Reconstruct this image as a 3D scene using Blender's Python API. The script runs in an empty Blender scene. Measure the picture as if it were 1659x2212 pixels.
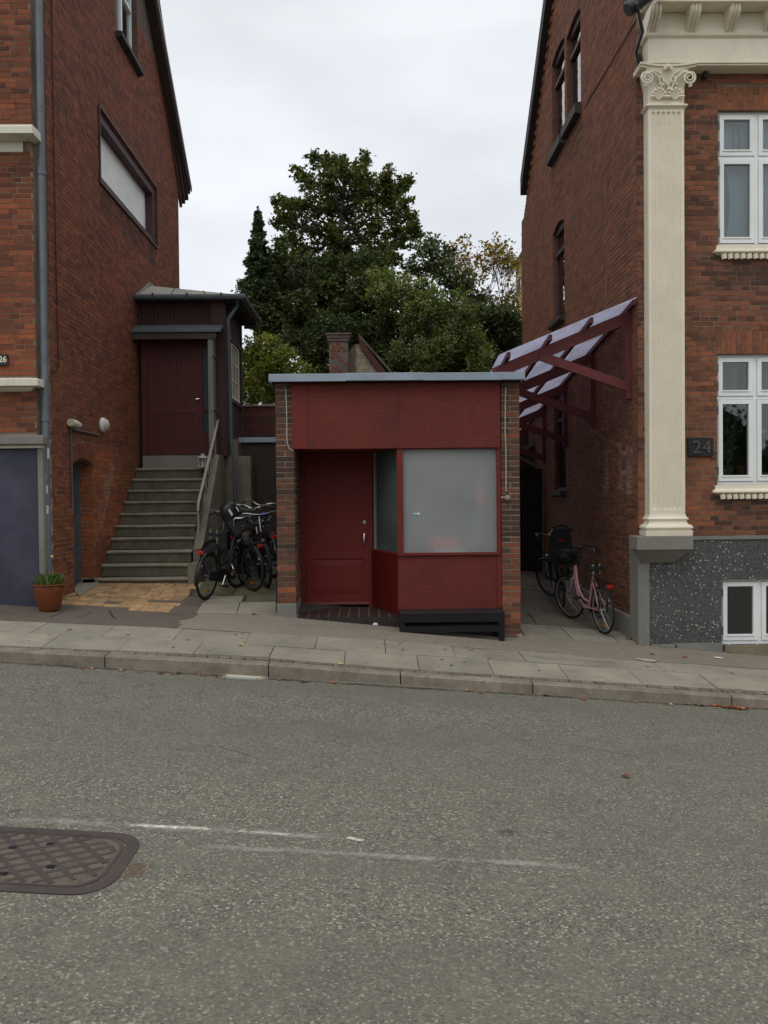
import bpy, math, random
import numpy as np
from mathutils import Vector, Matrix
random.seed(7); np.random.seed(7)
C = bpy.context.scene.collection
sc = bpy.context.scene
# ------------------------------------------------------------------ camera, sky, sun, exposure
F, CX, CY, H = 1880.0, 829.5, 1106.0, 1.75
PSI, PIT, ROL = 0.0157, 0.0191, 0.0095
f_ = Vector((math.sin(PSI)*math.cos(PIT), math.cos(PSI)*math.cos(PIT), -math.sin(PIT)))
r0 = Vector((math.cos(PSI), -math.sin(PSI), 0)); u0_ = r0.cross(f_)
r_ = r0*math.cos(ROL) - u0_*math.sin(ROL); u_ = u0_*math.cos(ROL) + r0*math.sin(ROL)
CAM = Vector((0, 0, H))
cd = bpy.data.cameras.new('camera'); cam = bpy.data.objects.new('camera', cd); C.objects.link(cam)
cam.matrix_world = Matrix(((r_.x, u_.x, -f_.x, 0), (r_.y, u_.y, -f_.y, 0), (r_.z, u_.z, -f_.z, H), (0, 0, 0, 1)))
cd.sensor_fit = 'HORIZONTAL'; cd.sensor_width = 36; cd.lens = 36*F/1659
cd.clip_start = 0.05; cd.clip_end = 2000
sc.camera = cam
w = bpy.data.worlds.new('World'); sc.world = w; w.use_nodes = True
nt = w.node_tree; nt.nodes.clear()
def N(t, kind, **kw):
    n = t.nodes.new(kind)
    for k, v in kw.items():
        if hasattr(n, k): setattr(n, k, v)
    return n
SUN_EL, SUN_AZ = math.radians(52), math.radians(200)
sky = N(nt, 'ShaderNodeTexSky'); sky.sky_type = 'NISHITA'; sky.sun_disc = False
sky.sun_elevation = SUN_EL; sky.sun_rotation = SUN_AZ
tc = N(nt, 'ShaderNodeTexCoord'); sep = N(nt, 'ShaderNodeSeparateXYZ')
nt.links.new(tc.outputs['Generated'], sep.inputs[0])
cn = N(nt, 'ShaderNodeTexNoise'); cn.inputs['Scale'].default_value = 3.2; cn.inputs['Detail'].default_value = 5
cmap = N(nt, 'ShaderNodeMapping'); cmap.inputs['Scale'].default_value = (1, 1, 2.6)
nt.links.new(tc.outputs['Generated'], cmap.inputs[0]); nt.links.new(cmap.outputs[0], cn.inputs['Vector'])
gr = N(nt, 'ShaderNodeValToRGB'); ge = gr.color_ramp.elements; ge.new(0.5)
for q_, (p_, v_) in enumerate(((0.0, 0.66), (0.5, 0.80), (1.0, 1.1))): ge[q_].position = p_; ge[q_].color = (v_, v_, v_, 1)
nt.links.new(sep.outputs['Z'], gr.inputs[0])
cm = N(nt, 'ShaderNodeMapRange'); cm.inputs[1].default_value = 0.3; cm.inputs[2].default_value = 0.7
cm.inputs[3].default_value = 0.87; cm.inputs[4].default_value = 1.12
nt.links.new(cn.outputs[0], cm.inputs[0])
mu = N(nt, 'ShaderNodeMath', operation='MULTIPLY'); nt.links.new(gr.outputs[0], mu.inputs[0]); nt.links.new(cm.outputs[0], mu.inputs[1])
cc = N(nt, 'ShaderNodeVectorMath', operation='SCALE'); cc.inputs[0].default_value = (1.07, 1.095, 1.12)
nt.links.new(mu.outputs[0], cc.inputs['Scale'])
bg1 = N(nt, 'ShaderNodeBackground'); bg1.inputs[1].default_value = 0.02; nt.links.new(sky.outputs[0], bg1.inputs[0])
bg2 = N(nt, 'ShaderNodeBackground'); bg2.inputs[1].default_value = 1.0; nt.links.new(cc.outputs[0], bg2.inputs[0])
ad = N(nt, 'ShaderNodeAddShader'); nt.links.new(bg1.outputs[0], ad.inputs[0]); nt.links.new(bg2.outputs[0], ad.inputs[1])
wo = N(nt, 'ShaderNodeOutputWorld'); nt.links.new(ad.outputs[0], wo.inputs[0])
sl = bpy.data.lights.new('sun', 'SUN'); sl.energy = 0.6; sl.angle = math.radians(40); sl.color = (1, 0.97, 0.92)
so = bpy.data.objects.new('sun', sl); C.objects.link(so)
sd = Vector((math.sin(SUN_AZ)*math.cos(SUN_EL), math.cos(SUN_AZ)*math.cos(SUN_EL), math.sin(SUN_EL)))
so.rotation_euler = sd.to_track_quat('Z', 'Y').to_euler()
sc.view_settings.view_transform = 'Standard'; sc.view_settings.look = 'None'
sc.view_settings.exposure = 0.0; sc.view_settings.gamma = 1; sc.view_settings.use_curve_mapping = False
sc.cycles.use_denoising = True
sc.cycles.max_bounces = 8; sc.cycles.transparent_max_bounces = 12
sc.cycles.caustics_refractive = True; sc.cycles.sample_clamp_indirect = 4

# ------------------------------------------------------------------ pixel <-> world (set-out of the survey)
def A(px, py, X=None, Y=None, Z=None):
    d = r_*((px-CX)/F) + u_*((CY-py)/F) + f_
    if X is not None: t = X/d.x
    elif Y is not None: t = Y/d.y
    else: t = (Z-H)/d.z
    return CAM + d*t
def proj(p):
    v = Vector(p)-CAM; z = v.dot(f_)
    if z < 0.1: return None
    return CX + F*v.dot(r_)/z, CY - F*v.dot(u_)/z, z

# ------------------------------------------------------------------ mesh builder
ROOT = {}
class MB:
    def __init__(s): s.v = []; s.f = []; s.t = []; s.p = []; s.tone = 0.5; s.pale = 0.0; s.use = False
    def face(s, idx, tone=None):
        s.f.append(idx); s.t.append(s.tone if tone is None else tone); s.p.append(s.pale)
    def add(s, pts): 
        n = len(s.v); s.v.extend([tuple(p) for p in pts]); return n
    def hexa(s, p, skip=()):
        n = s.add(p)
        for k, q in enumerate(((0,3,2,1),(4,5,6,7),(0,1,5,4),(1,2,6,5),(2,3,7,6),(3,0,4,7))):
            if k not in skip: s.face(tuple(n+i for i in q))
    def box(s, x0, x1, y0, y1, z0, z1):
        if x0 > x1: x0, x1 = x1, x0
        if y0 > y1: y0, y1 = y1, y0
        if z0 > z1: z0, z1 = z1, z0
        s.hexa([(x0,y0,z0),(x1,y0,z0),(x1,y1,z0),(x0,y1,z0),(x0,y0,z1),(x1,y0,z1),(x1,y1,z1),(x0,y1,z1)]); return s
    def beam(s, a, b, wx, wz, up=(0,0,1)):
        a = Vector(a); b = Vector(b); d = (b-a).normalized(); sd_ = d.cross(Vector(up))
        if sd_.length < 1e-4: sd_ = Vector((1,0,0))
        sd_.normalize(); up_ = sd_.cross(d)
        q = []
        for c in (a, b):
            for i, j in ((-1,-1),(1,-1),(1,1),(-1,1)): q.append(c+sd_*(i*wx/2)+up_*(j*wz/2))
        s.hexa(q); return s
    def prism(s, poly, d):   # poly: list of 3D points, extruded by vector d
        n = len(poly); d = Vector(d); k = s.add(poly); m = s.add([Vector(p)+d for p in poly])
        nr = Vector((0,0,0))
        for i in range(n):
            a = Vector(poly[i]); b = Vector(poly[(i+1) % n]); nr += a.cross(b)
        fl = nr.dot(d) > 0
        s.face(tuple(k+i for i in (range(n-1,-1,-1) if fl else range(n)))); s.face(tuple(m+i for i in (range(n) if fl else range(n-1,-1,-1))))
        for i in range(n):
            j = (i+1) % n
            s.face((k+i, k+j, m+j, m+i) if fl else (k+j, k+i, m+i, m+j))
        return s
    def tube(s, pts, r, n=8, closed=False, cap=True):
        pts = [Vector(p) for p in pts]; m = len(pts); rr = r if isinstance(r, (list, tuple)) else [r]*m
        rings = []; up = None
        for i, p in enumerate(pts):
            if closed: d = pts[(i+1) % m]-pts[i-1]
            else: d = pts[min(i+1, m-1)]-pts[max(i-1, 0)]
            d.normalize()
            if up is None:
                up = Vector((0,0,1)) if abs(d.z) < 0.9 else Vector((1,0,0))
            sdv = d.cross(up)
            if sdv.length < 1e-5: sdv = d.orthogonal()
            sdv.normalize(); up = sdv.cross(d)
            rings.append(s.add([p+(sdv*math.cos(2*math.pi*k/n)+up*math.sin(2*math.pi*k/n))*rr[i] for k in range(n)]))
        for i in range(m if closed else m-1):
            a = rings[i]; b = rings[(i+1) % m]
            for k in range(n): s.face((a+k, b+k, b+(k+1) % n, a+(k+1) % n))
        if cap and not closed:
            s.face(tuple(rings[0]+k for k in range(n))); s.face(tuple(rings[-1]+k for k in range(n-1,-1,-1)))
        return s
    def lathe(s, prof, c, ax='z', n=24, sy=1.0):  # prof: (r, h)
        c = Vector(c); R = []
        for r, h in prof:
            pts = []
            for k in range(n):
                a = 2*math.pi*k/n; x = r*math.cos(a); y = r*math.sin(a)*sy
                pts.append(c+Vector({'z': (x, y, h), 'y': (x, h, y), 'x': (h, x, y)}[ax]))
            R.append(s.add(pts))
        for i in range(len(R)-1):
            for k in range(n):
                q = (R[i]+k, R[i]+(k+1) % n, R[i+1]+(k+1) % n, R[i+1]+k)
                s.face(q if ax != 'y' else q[::-1])
        return s
    def sphere(s, c, r, n=12, sc3=(1,1,1)):
        m = n//2; c = Vector(c)
        R = [s.add([c+Vector((r*math.sin(math.pi*i/m)*math.cos(2*math.pi*k/n)*sc3[0], r*math.sin(math.pi*i/m)*math.sin(2*math.pi*k/n)*sc3[1], r*math.cos(math.pi*i/m)*sc3[2])) for k in range(n)]) for i in range(m+1)]
        for i in range(m):
            for k in range(n): s.face((R[i]+k, R[i+1]+k, R[i+1]+(k+1) % n, R[i]+(k+1) % n))
        return s
    def quad(s, *p):
        n = s.add(p); s.face(tuple(range(n, n+len(p)))); return s
    def xform(s, M):
        s.v = [tuple(M @ Vector(p)) for p in s.v]; return s
    def build(s, name, m, parent=None, smooth=False, label=None, kind=None, bevel=0, origin=None):
        off = ROOT.get(parent.name, Vector((0,0,0))) if parent else Vector((0,0,0))
        if origin is not None and parent is None: off = Vector(origin)
        me = bpy.data.meshes.new(name)
        me.from_pydata([(x-off.x, y-off.y, z-off.z) for x, y, z in s.v], [], s.f)
        if s.use or any(t != 0.5 for t in s.t[:50]):
            at = me.attributes.new('tone', 'FLOAT', 'FACE'); at.data.foreach_set('value', s.t)
            at = me.attributes.new('pale', 'FLOAT', 'FACE'); at.data.foreach_set('value', s.p)
        if smooth: me.polygons.foreach_set('use_smooth', [True]*len(me.polygons))
        me.materials.append(m); me.update()
        o = bpy.data.objects.new(name, me); C.objects.link(o)
        if smooth:
            try: me.set_sharp_from_angle(angle=math.radians(40))
            except Exception: pass
        if parent: o.parent = parent
        else: o.location = off
        ROOT[o.name] = off
        if label: o['label'] = label
        if kind: o['kind'] = kind
        if bevel:
            b = o.modifiers.new('bevel', 'BEVEL'); b.width = bevel; b.segments = 2; b.limit_method = 'ANGLE'
        return o
def tag(o, label, cat, group=None, kind=None):
    o['label'] = label
    if cat: o['category'] = cat
    if group: o['group'] = group
    if kind: o['kind'] = kind
    return o
def thing(name, loc, label, cat, group=None, rot=None):
    o = bpy.data.objects.new(name, None); C.objects.link(o); o.location = loc; o.empty_display_size = 0.2
    ROOT[o.name] = Vector(loc) if rot is None else Vector((0,0,0))
    if rot is not None: o.rotation_euler = rot
    return tag(o, label, cat, group)
def struct(mb, name, m, **k):
    o = mb.build(name, m, **k); o['kind'] = 'structure'; return o
def mbox(x0, x1, y0, y1, z0, z1): return MB().box(x0, x1, y0, y1, z0, z1)

# ------------------------------------------------------------------ materials
def lin(h):
    c = [int(h[i:i+2], 16)/255 for i in (0, 2, 4)]
    return tuple(((x/12.92) if x <= 0.04045 else ((x+0.055)/1.055)**2.4) for x in c)
MC = {}
def nodes(name):
    m = bpy.data.materials.new(name); m.use_nodes = True; t = m.node_tree
    b = t.nodes['Principled BSDF']; return m, t, b
def noise(t, scale, detail=3, rough=0.55, vec=None, stretch=None):
    n = N(t, 'ShaderNodeTexNoise'); n.inputs['Scale'].default_value = scale; n.inputs['Detail'].default_value = detail
    n.inputs['Roughness'].default_value = rough
    g = N(t, 'ShaderNodeNewGeometry')
    src = g.outputs['Position']
    if vec == 'obj': src = N(t, 'ShaderNodeTexCoord').outputs['Object']
    if stretch:
        mp = N(t, 'ShaderNodeMapping'); mp.inputs['Scale'].default_value = stretch; t.links.new(src, mp.inputs[0]); src = mp.outputs[0]
    t.links.new(src, n.inputs['Vector']); return n.outputs[0]
def ramp(t, src, stops):
    r = N(t, 'ShaderNodeValToRGB'); e = r.color_ramp.elements
    while len(e) < len(stops): e.new(0.5)
    for k, (p, c) in enumerate(stops):
        e[k].position = p; e[k].color = (*c, 1) if len(c) == 3 else c
    t.links.new(src, r.inputs[0]); return r.outputs[0]
def gray(v): return (v, v, v)
def mix(t, fac, a, b, mode='MIX'):
    m = N(t, 'ShaderNodeMix'); m.data_type = 'RGBA'; m.blend_type = mode
    for s_, v in ((m.inputs[0], fac), (m.inputs[6], a), (m.inputs[7], b)):
        if hasattr(v, 'links') or hasattr(v, 'is_linked'): t.links.new(v, s_)
        elif isinstance(v, (int, float)): s_.default_value = v
        else: s_.default_value = (*v, 1)
    return m.outputs[2]
def bump(t, b, h, strength=0.3, dist=0.01):
    n = N(t, 'ShaderNodeBump'); n.inputs['Strength'].default_value = strength; n.inputs['Distance'].default_value = dist
    t.links.new(h, n.inputs['Height']); t.links.new(n.outputs[0], b.inputs['Normal'])
def paint(name, col, rough=0.55, var=0.12, dirt=0.25, scale=3, bmp=0.08, bscale=60, metal=0, dirtcol=None, stretch=None, fine=0.0, rnd=0.0, spec=0.3):
    """painted / plain surface: base colour with mottling, worn dirt patches and fine relief"""
    if name in MC: return MC[name]
    m, t, b = nodes(name)
    n1 = noise(t, scale, 4, vec='obj', stretch=stretch)
    c = mix(t, ramp(t, n1, [(0.3, gray(0)), (0.7, gray(1))]), tuple(x*(1-var) for x in col), tuple(min(1, x*(1+var)) for x in col))
    if dirt:
        n2 = noise(t, scale*2.3, 6, 0.7, vec='obj')
        dc = dirtcol or tuple(x*0.45+0.01 for x in col)
        c = mix(t, ramp(t, n2, [(0.52, gray(0)), (0.75, gray(dirt))]), c, dc)
    if fine:
        n3 = noise(t, bscale*2, 2, vec='obj'); c = mix(t, ramp(t, n3, [(0.35, gray(0)), (0.65, gray(fine))]), c, tuple(x*0.4 for x in col))
    if rnd:
        oi = N(t, 'ShaderNodeObjectInfo'); c = mix(t, 1.0, c, ramp(t, oi.outputs['Random'], [(0, gray(1-rnd)), (1, gray(1+rnd*.0))]), 'MULTIPLY')
    b.inputs['Specular IOR Level'].default_value = spec if metal == 0 else 0.5
    t.links.new(c, b.inputs['Base Color']); b.inputs['Roughness'].default_value = rough; b.inputs['Metallic'].default_value = metal
    if bmp: bump(t, b, noise(t, bscale, 3, vec='obj', stretch=stretch), bmp, 0.01)
    MC[name] = m; return m
def attr(t, nm):
    a = N(t, 'ShaderNodeAttribute'); a.attribute_name = nm; return a.outputs['Fac']
def brickmat(name, cols, rough=0.85, soot=0.5, soot_scale=0.9, palec=(0.5, 0.42, 0.38)):
    m, t, b = nodes(name)
    c = ramp(t, attr(t, 'tone'), [(k/(len(cols)-1), x) for k, x in enumerate(cols)])
    n1 = noise(t, 24, 4, 0.65)
    c = mix(t, ramp(t, n1, [(0.3, gray(0.45)), (0.7, gray(0))]), c, (0.03, 0.02, 0.015))
    n2 = noise(t, soot_scale, 5, 0.65)
    c = mix(t, ramp(t, n2, [(0.40, gray(0)), (0.70, gray(soot))]), c, (0.05, 0.037, 0.03))
    n5 = noise(t, 2.6, 4, 0.7); c = mix(t, ramp(t, n5, [(0.45, gray(0)), (0.75, gray(soot*.7))]), c, (0.04, 0.028, 0.022))
    n4 = noise(t, 5, 5, 0.7)
    pf = N(t, 'ShaderNodeMath', operation='MULTIPLY'); t.links.new(attr(t, 'pale'), pf.inputs[0]); t.links.new(ramp(t, n4, [(0.35, gray(0)), (0.6, gray(1))]), pf.inputs[1])
    c = mix(t, pf.outputs[0], c, palec)
    t.links.new(c, b.inputs['Base Color']); b.inputs['Roughness'].default_value = rough
    b.inputs['Specular IOR Level'].default_value = 0.25
    bump(t, b, noise(t, 90, 4, 0.7), 0.5, 0.006); return m
def leafmat(name, cols, trans=0.35):
    m, t, b = nodes(name)
    c = ramp(t, attr(t, 'tone'), [(k/(len(cols)-1), x) for k, x in enumerate(cols)])
    t.links.new(c, b.inputs['Base Color']); b.inputs['Roughness'].default_value = 0.6; b.inputs['Specular IOR Level'].default_value = 0.3
    tr = N(t, 'ShaderNodeBsdfTranslucent'); t.links.new(mix(t, 1.0, c, (1.0, 1.1, 0.5), 'MULTIPLY'), tr.inputs[0])
    ms = N(t, 'ShaderNodeMixShader'); ms.inputs[0].default_value = trans
    t.links.new(b.outputs[0], ms.inputs[1]); t.links.new(tr.outputs[0], ms.inputs[2])
    t.links.new(ms.outputs[0], t.nodes['Material Output'].inputs[0]); return m
def glassmat(name, tint=(0.8, 0.85, 0.85), refl=1.0, base_refl=0.06):
    m, t, b = nodes(name)
    tr = N(t, 'ShaderNodeBsdfTransparent'); tr.inputs[0].default_value = (*tint, 1)
    gl = N(t, 'ShaderNodeBsdfGlossy'); gl.inputs['Roughness'].default_value = 0.02
    fr = N(t, 'ShaderNodeFresnel'); fr.inputs[0].default_value = 1.5
    mm = N(t, 'ShaderNodeMath', operation='MULTIPLY_ADD'); t.links.new(fr.outputs[0], mm.inputs[0]); mm.inputs[1].default_value = refl*1.6; mm.inputs[2].default_value = base_refl-0.04
    ms = N(t, 'ShaderNodeMixShader'); t.links.new(mm.outputs[0], ms.inputs[0]); t.links.new(tr.outputs[0], ms.inputs[1]); t.links.new(gl.outputs[0], ms.inputs[2])
    bump(t, gl, noise(t, 1.5, 1), 0.05, 0.02)
    t.links.new(ms.outputs[0], t.nodes['Material Output'].inputs[0]); return m
# ------------------------------------------------------------------ survey constants
XL = A(102, 1100, Y=11.55).x; XR = A(1378, 700, Y=11.4).x
YF = 11.4
YBL = A(389.5, 800, X=XL).y; YBR = A(1128.5, 800, X=XR).y
GL = {  # ground profile: depth -> (px, py) knots read from the photograph
 9.0: [(-300, 1387), (0, 1404), (580, 1434), (830, 1454), (1379, 1490), (1659, 1508), (1900, 1526)],
 9.2: [(-300, 1379), (0, 1396), (580, 1422), (830, 1444), (1379, 1479), (1659, 1496), (1900, 1512)],
 9.8: [(-300, 1350), (0, 1364), (530, 1391.5), (830, 1411.5), (1129, 1429), (1659, 1465.5), (1900, 1482)],
 10.4: [(-300, 1326), (0, 1340.5), (360, 1355.5), (685, 1375.5), (830, 1384), (979, 1396.5), (1279, 1419), (1659, 1446), (1900, 1462)],
 11.4: [(-200, 1292), (0, 1302), (60, 1306), (620, 1332), (1105, 1378), (1400, 1393), (1560, 1407), (1659, 1415), (1900, 1432)],
 13.5: [(-200, 1253), (0, 1259), (420, 1262), (640, 1265), (1125, 1308), (1240, 1327), (1400, 1340), (1700, 1360)],
 17.5: [(0, 1192), (500, 1200), (600, 1205), (1125, 1240), (1178, 1243), (1400, 1252)],
}
GY = sorted(GL); GP = {}
for Y_ in GY:
    pts = [A(x, y, Y=Y_) for x, y in GL[Y_]]; GP[Y_] = ([p.x for p in pts], [p.z for p in pts])
def zl(Y_, X):
    xs, zs = GP[Y_]
    if X < xs[0]: return zs[0]+(max(X, -14)-xs[0])*-0.05
    if X > xs[-1]: return zs[-1]+(min(X, 14)-xs[-1])*-0.06
    return float(np.interp(X, xs, zs))
def gz(X, Y_):
    if Y_ <= GY[0]: return zl(GY[0], X)
    if Y_ >= GY[-1]: return zl(GY[-1], X)+(Y_-GY[-1])*0.01
    for a, b in zip(GY, GY[1:]):
        if a <= Y_ <= b: return zl(a, X)+(zl(b, X)-zl(a, X))*(Y_-a)/(b-a)
RP = [A(x, y, Y=9.0) for x, y in ((-300, 1410), (0, 1428), (580, 1464), (830, 1475), (1379, 1516), (1659, 1530), (1900, 1545))]
def rz(X, Y_):
    xs = [p.x for p in RP]; zs = [p.z for p in RP]
    if X < xs[0]: z = zs[0]-0.06*(max(X, -30)-xs[0])
    elif X > xs[-1]: z = zs[-1]-0.06*(min(X, 30)-xs[-1])
    else: z = float(np.interp(X, xs, zs))
    k = min(max((9.0-Y_)/8, 0), 1)
    zz = 0.5*z + 0.5*(zs[3]-0.0603*(max(min(X, 30), -30)-xs[3])) if k > 0 else z
    z = z*(1-k)+zz*k
    return z + 0.02*min(9.0-Y_, 5.0) - 0.02*max(4.0-Y_, 0)*0.6

# ------------------------------------------------------------------ ground materials
def asphalt(name, base, dark, light, speck=0.5, sc_=120, large=0.7, marks=False, green=0):
    m, t, b = nodes(name)
    g = N(t, 'ShaderNodeNewGeometry')
    v = N(t, 'ShaderNodeTexVoronoi'); v.inputs['Scale'].default_value = sc_; t.links.new(g.outputs['Position'], v.inputs['Vector'])
    hsv = N(t, 'ShaderNodeSeparateColor'); t.links.new(v.outputs['Color'], hsv.inputs[0])
    c = ramp(t, hsv.outputs[0], [(0.0, dark), (0.22, tuple(x*.6 for x in base)), (0.45, base), (0.72, base), (0.90, tuple(x*1.35 for x in base)), (1.0, tuple(x*.75 for x in light))])
    v2 = N(t, 'ShaderNodeTexVoronoi'); v2.inputs['Scale'].default_value = sc_*.6; t.links.new(g.outputs['Position'], v2.inputs['Vector']); h2 = N(t, 'ShaderNodeSeparateColor'); t.links.new(v2.outputs['Color'], h2.inputs[0]); c = mix(t, ramp(t, h2.outputs[1], [(0.0, gray(.45)), (0.3, gray(0))]), c, dark); c = mix(t, ramp(t, h2.outputs[2], [(0.965, gray(0)), (0.985, gray(.35))]), c, light)
    n0 = noise(t, 400, 2); c = mix(t, ramp(t, n0, [(0.3, gray(0.45)), (0.7, gray(0))]), c, dark)
    n1 = noise(t, 0.55, 5, 0.6, stretch=(0.35, 1, 1))
    c = mix(t, ramp(t, n1, [(0.35, gray(0)), (0.68, gray(0.55))]), c, tuple(x*0.6 for x in base)); c = mix(t, ramp(t, noise(t, 1.1, 3, .5, stretch=(.08, 1, 1)), [(0.45, gray(0)), (0.62, gray(0.3))]), c, tuple(x*0.65 for x in base))
    n2 = noise(t, 3.5, 5, 0.7); c = mix(t, ramp(t, n2, [(0.35, gray(0)), (0.8, gray(0.3))]), c, tuple(x*1.3 for x in base))
    if green:
        n3 = noise(t, 2.2, 4, 0.7); c = mix(t, ramp(t, n3, [(0.3, gray(0)), (0.6, gray(green))]), c, (0.055, 0.06, 0.025))
    t.links.new(c, b.inputs['Base Color']); b.inputs['Roughness'].default_value = 0.88; b.inputs['Specular IOR Level'].default_value = 0.3
    bump(t, b, v.outputs['Distance'], speck, 0.004)
    return m
M_road = asphalt('road_asphalt', (0.186, 0.176, 0.134), (0.05, 0.048, 0.038), (0.80, 0.76, 0.62), 0.5, 105)
M_pavlight = asphalt('pavement_asphalt', (0.29, 0.25, 0.195), (0.11, 0.09, 0.07), (0.5, 0.45, 0.37), 0.4, 130)
M_pavdark = asphalt('patched_asphalt', (0.145, 0.118, 0.092), (0.08, 0.065, 0.05), (0.24, 0.2, 0.16), 0.2, 150)
M_slab = paint('slab_concrete', (0.325, 0.292, 0.225), 0.9, 0.22, 0.55, 1.6, 0.3, 60, fine=0.4, rnd=.14)
M_slabgreen = paint('mossy_slab', (0.15, 0.138, 0.085), 0.9, 0.25, 0.6, 2.5, 0.3, 90, dirtcol=(0.035, 0.04, 0.015), fine=0.4, rnd=.15)
M_slabdark = paint('alley_slab', (0.20, 0.175, 0.135), 0.9, 0.2, 0.5, 2.0, 0.3, 90, dirtcol=(0.05, 0.045, 0.035), fine=0.4, rnd=.15)
M_granite = paint('kerb_granite', (0.27, 0.225, 0.172), 0.8, 0.3, 0.6, 5, 0.4, 60, fine=0.5, rnd=.12)
M_sett = paint('sett_granite', (0.20, 0.16, 0.125), 0.85, 0.25, 0.5, 9, 0.4, 90, rnd=.3)
M_soil = paint('joint_soil', (0.06, 0.052, 0.04), 0.95, 0.2, 0.3, 8, 0.4, 80)
M_crack = paint('crack_dark', (0.03, 0.027, 0.024), 0.95, 0.1, 0, 8, 0.1, 80)

def sheet(mb, xs, ys, fz, dz=0.0):
    n = mb.add([(x, y, fz(x, y)+dz) for y in ys for x in xs]); k = len(xs)
    for j in range(len(ys)-1):
        for i in range(k-1): mb.face((n+j*k+i, n+j*k+i+1, n+(j+1)*k+i+1, n+(j+1)*k+i))
def lsp(a, b, n): return [a+(b-a)*i/(n-1) for i in range(n)]
# base terrain to the horizon
xs = [-400, -120, -40, -20]+lsp(-12, 12, 33)+[20, 40, 120, 400]; ys = [-300, -60, -20, -8, 0, 4, 8, 8.9, 9.2, 9.8, 10.4, 11.4, 12.5, 13.5, 15.5, 17.5, 22, 30, 60, 150, 500]
mb = MB(); sheet(mb, xs, ys, lambda x, y: (gz(x, y) if y >= 9.0 else rz(x, max(y, -8))) - 0.09)
struct(mb, 'ground', paint('ground_earth', (0.07, 0.065, 0.045), 0.95, 0.3, 0.4, 0.5, 0.3, 20))
mb = MB(); sheet(mb, lsp(-60, 60, 121), lsp(-2.0, 9.0, 23), rz)
struct(mb, 'road', M_road)
# far side pavement behind the camera
mb = MB(); mb2 = MB(); sheet(mb, lsp(-60, 60, 61), [-4.5, -3.3, -2.0], rz, 0.1); struct(mb, 'opposite_pavement', M_pavlight)

# kerb stones
kerb = thing('kerb', (0, 9.1, gz(0, 9.1)), 'granite kerb', None); kerb['kind'] = 'structure'; del kerb['label']
def strip_piece(mb, x0, x1, y0, y1, fz, top, bot, skew=0.0, g=0.0):
    j = lambda: random.uniform(-g, g)
    c = []
    for (x, y) in ((x0, y0), (x1, y0), (x1+skew, y1), (x0+skew, y1)): c.append((x, y, fz(x, y)))
    mb.hexa([(x, y, z+bot) for x, y, z in c]+[(x, y, z+top+j()) for x, y, z in c])
kx = [-12.6, -11, -9.3, -7.6, -6.2, -4.9] + [A(x, 1440, Y=9.0).x for x in (-30, 227, 580, 865, 1150, 1580)] + [5.3, 6.9, 8.5, 10.1, 11.7]
for a, b in zip(kx, kx[1:]):
    mb = MB(); n = max(2, int((b-a)/0.4)); e = 0.006
    X = lsp(a+e, b-e, n)
    for x0, x1 in zip(X, X[1:]):
        z = [gz(x, 9.0) for x in (x0, x1)]; zb = [rz(x, 9.0)-0.12 for x in (x0, x1)]
        prof = [(8.975, -0.2, 1), (8.995, -0.018, 0), (9.012, -0.002, 0), (9.13, 0.004, 0), (9.13, -0.2, 1)]
        k = mb.add([(x0, y, (zb[0] if q else z[0]+h)) for y, h, q in prof]+[(x1, y, (zb[1] if q else z[1]+h)) for y, h, q in prof])
        for i in range(4): mb.face((k+i, k+i+1, k+5+i+1, k+5+i))
        if x0 == X[0]: mb.face((k, k+1, k+2, k+3, k+4))
        if x1 == X[-1]: mb.face((k+9, k+8, k+7, k+6, k+5))
    mb.build('kerb_stone', M_granite, kerb)
# pavement: setts, slabs, asphalt strip
pav = thing('pavement', (0, 10, gz(0, 10)), 'x', None); pav['kind'] = 'structure'; del pav['label']
sheetm = MB(); sheet(sheetm, lsp(-14, 14, 57), [9.13, 9.2, 9.5, 9.8, 10.1, 10.42], gz, -0.022); sheetm.build('bedding', M_soil, pav)
x = -5.2
while x < 5.6:
    l = random.uniform(0.09, 0.15)
    mb = MB(); strip_piece(mb, x, x+l, 9.14, 9.225, gz, random.uniform(-0.006, 0.002), -0.03, 0, 0.002); mb.build('sett', M_sett, pav); x += l+0.012
def slab_row(y0, y1, ref, skewn):
    L = 0.8; i0 = -8
    for i in range(i0, 9):
        x0 = ref+i*L; e = 0.004
        sk = skewn
        mb = MB(); dz = random.uniform(-0.004, 0.004); X = [x0+e, x0+L/2, x0+L-e]
        for a, b in zip(X, X[1:]):
            c = [(a, y0), (b, y0), (b+sk, y1), (a+sk, y1)]
            mb.hexa([(p, q, gz(p, q)-0.04) for p, q in c]+[(p, q, gz(p, q)+dz) for p, q in c], skip=(3,) if b != X[-1] else (5,))
        mb.tone = random.uniform(0, 1); mb.build('paving_slab', M_slab, pav)
jx1 = A(745, 1425, Y=9.5).x; jx2 = A(832, 1397, Y=10.1).x
slab_row(9.237, 9.795, jx1, 0.0); slab_row(9.807, 10.4, jx2, 0.0)
xs_split = A(375, 1345, Y=10.6).x
mb = MB(); sheet(mb, lsp(xs_split, 14, 60), [10.405, 10.6, 10.9, 11.2, 11.45, 11.6], gz, 0.0); mb.build('asphalt_strip', M_pavlight, pav)
mb = MB()
X = lsp(-14, xs_split+0.0, 40)
sheet(mb, X, [10.405, 10.6, 10.9, 11.2, 11.4, 11.7, 12.1], gz, -0.002); mb.build('asphalt_strip', M_pavdark, pav)
mb = MB()  # worn edge of the darker patch
pts = []
random.seed(3)
for i in range(80):
    yy = 10.41+i*0.0128; xx = xs_split + .06+.035*math.sin(i*.16)+.015*math.sin(i*.5+1)+random.uniform(-0.004, 0.004) + 0.35*max(0, (yy-10.9)); pts.append((xx, yy))
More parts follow.
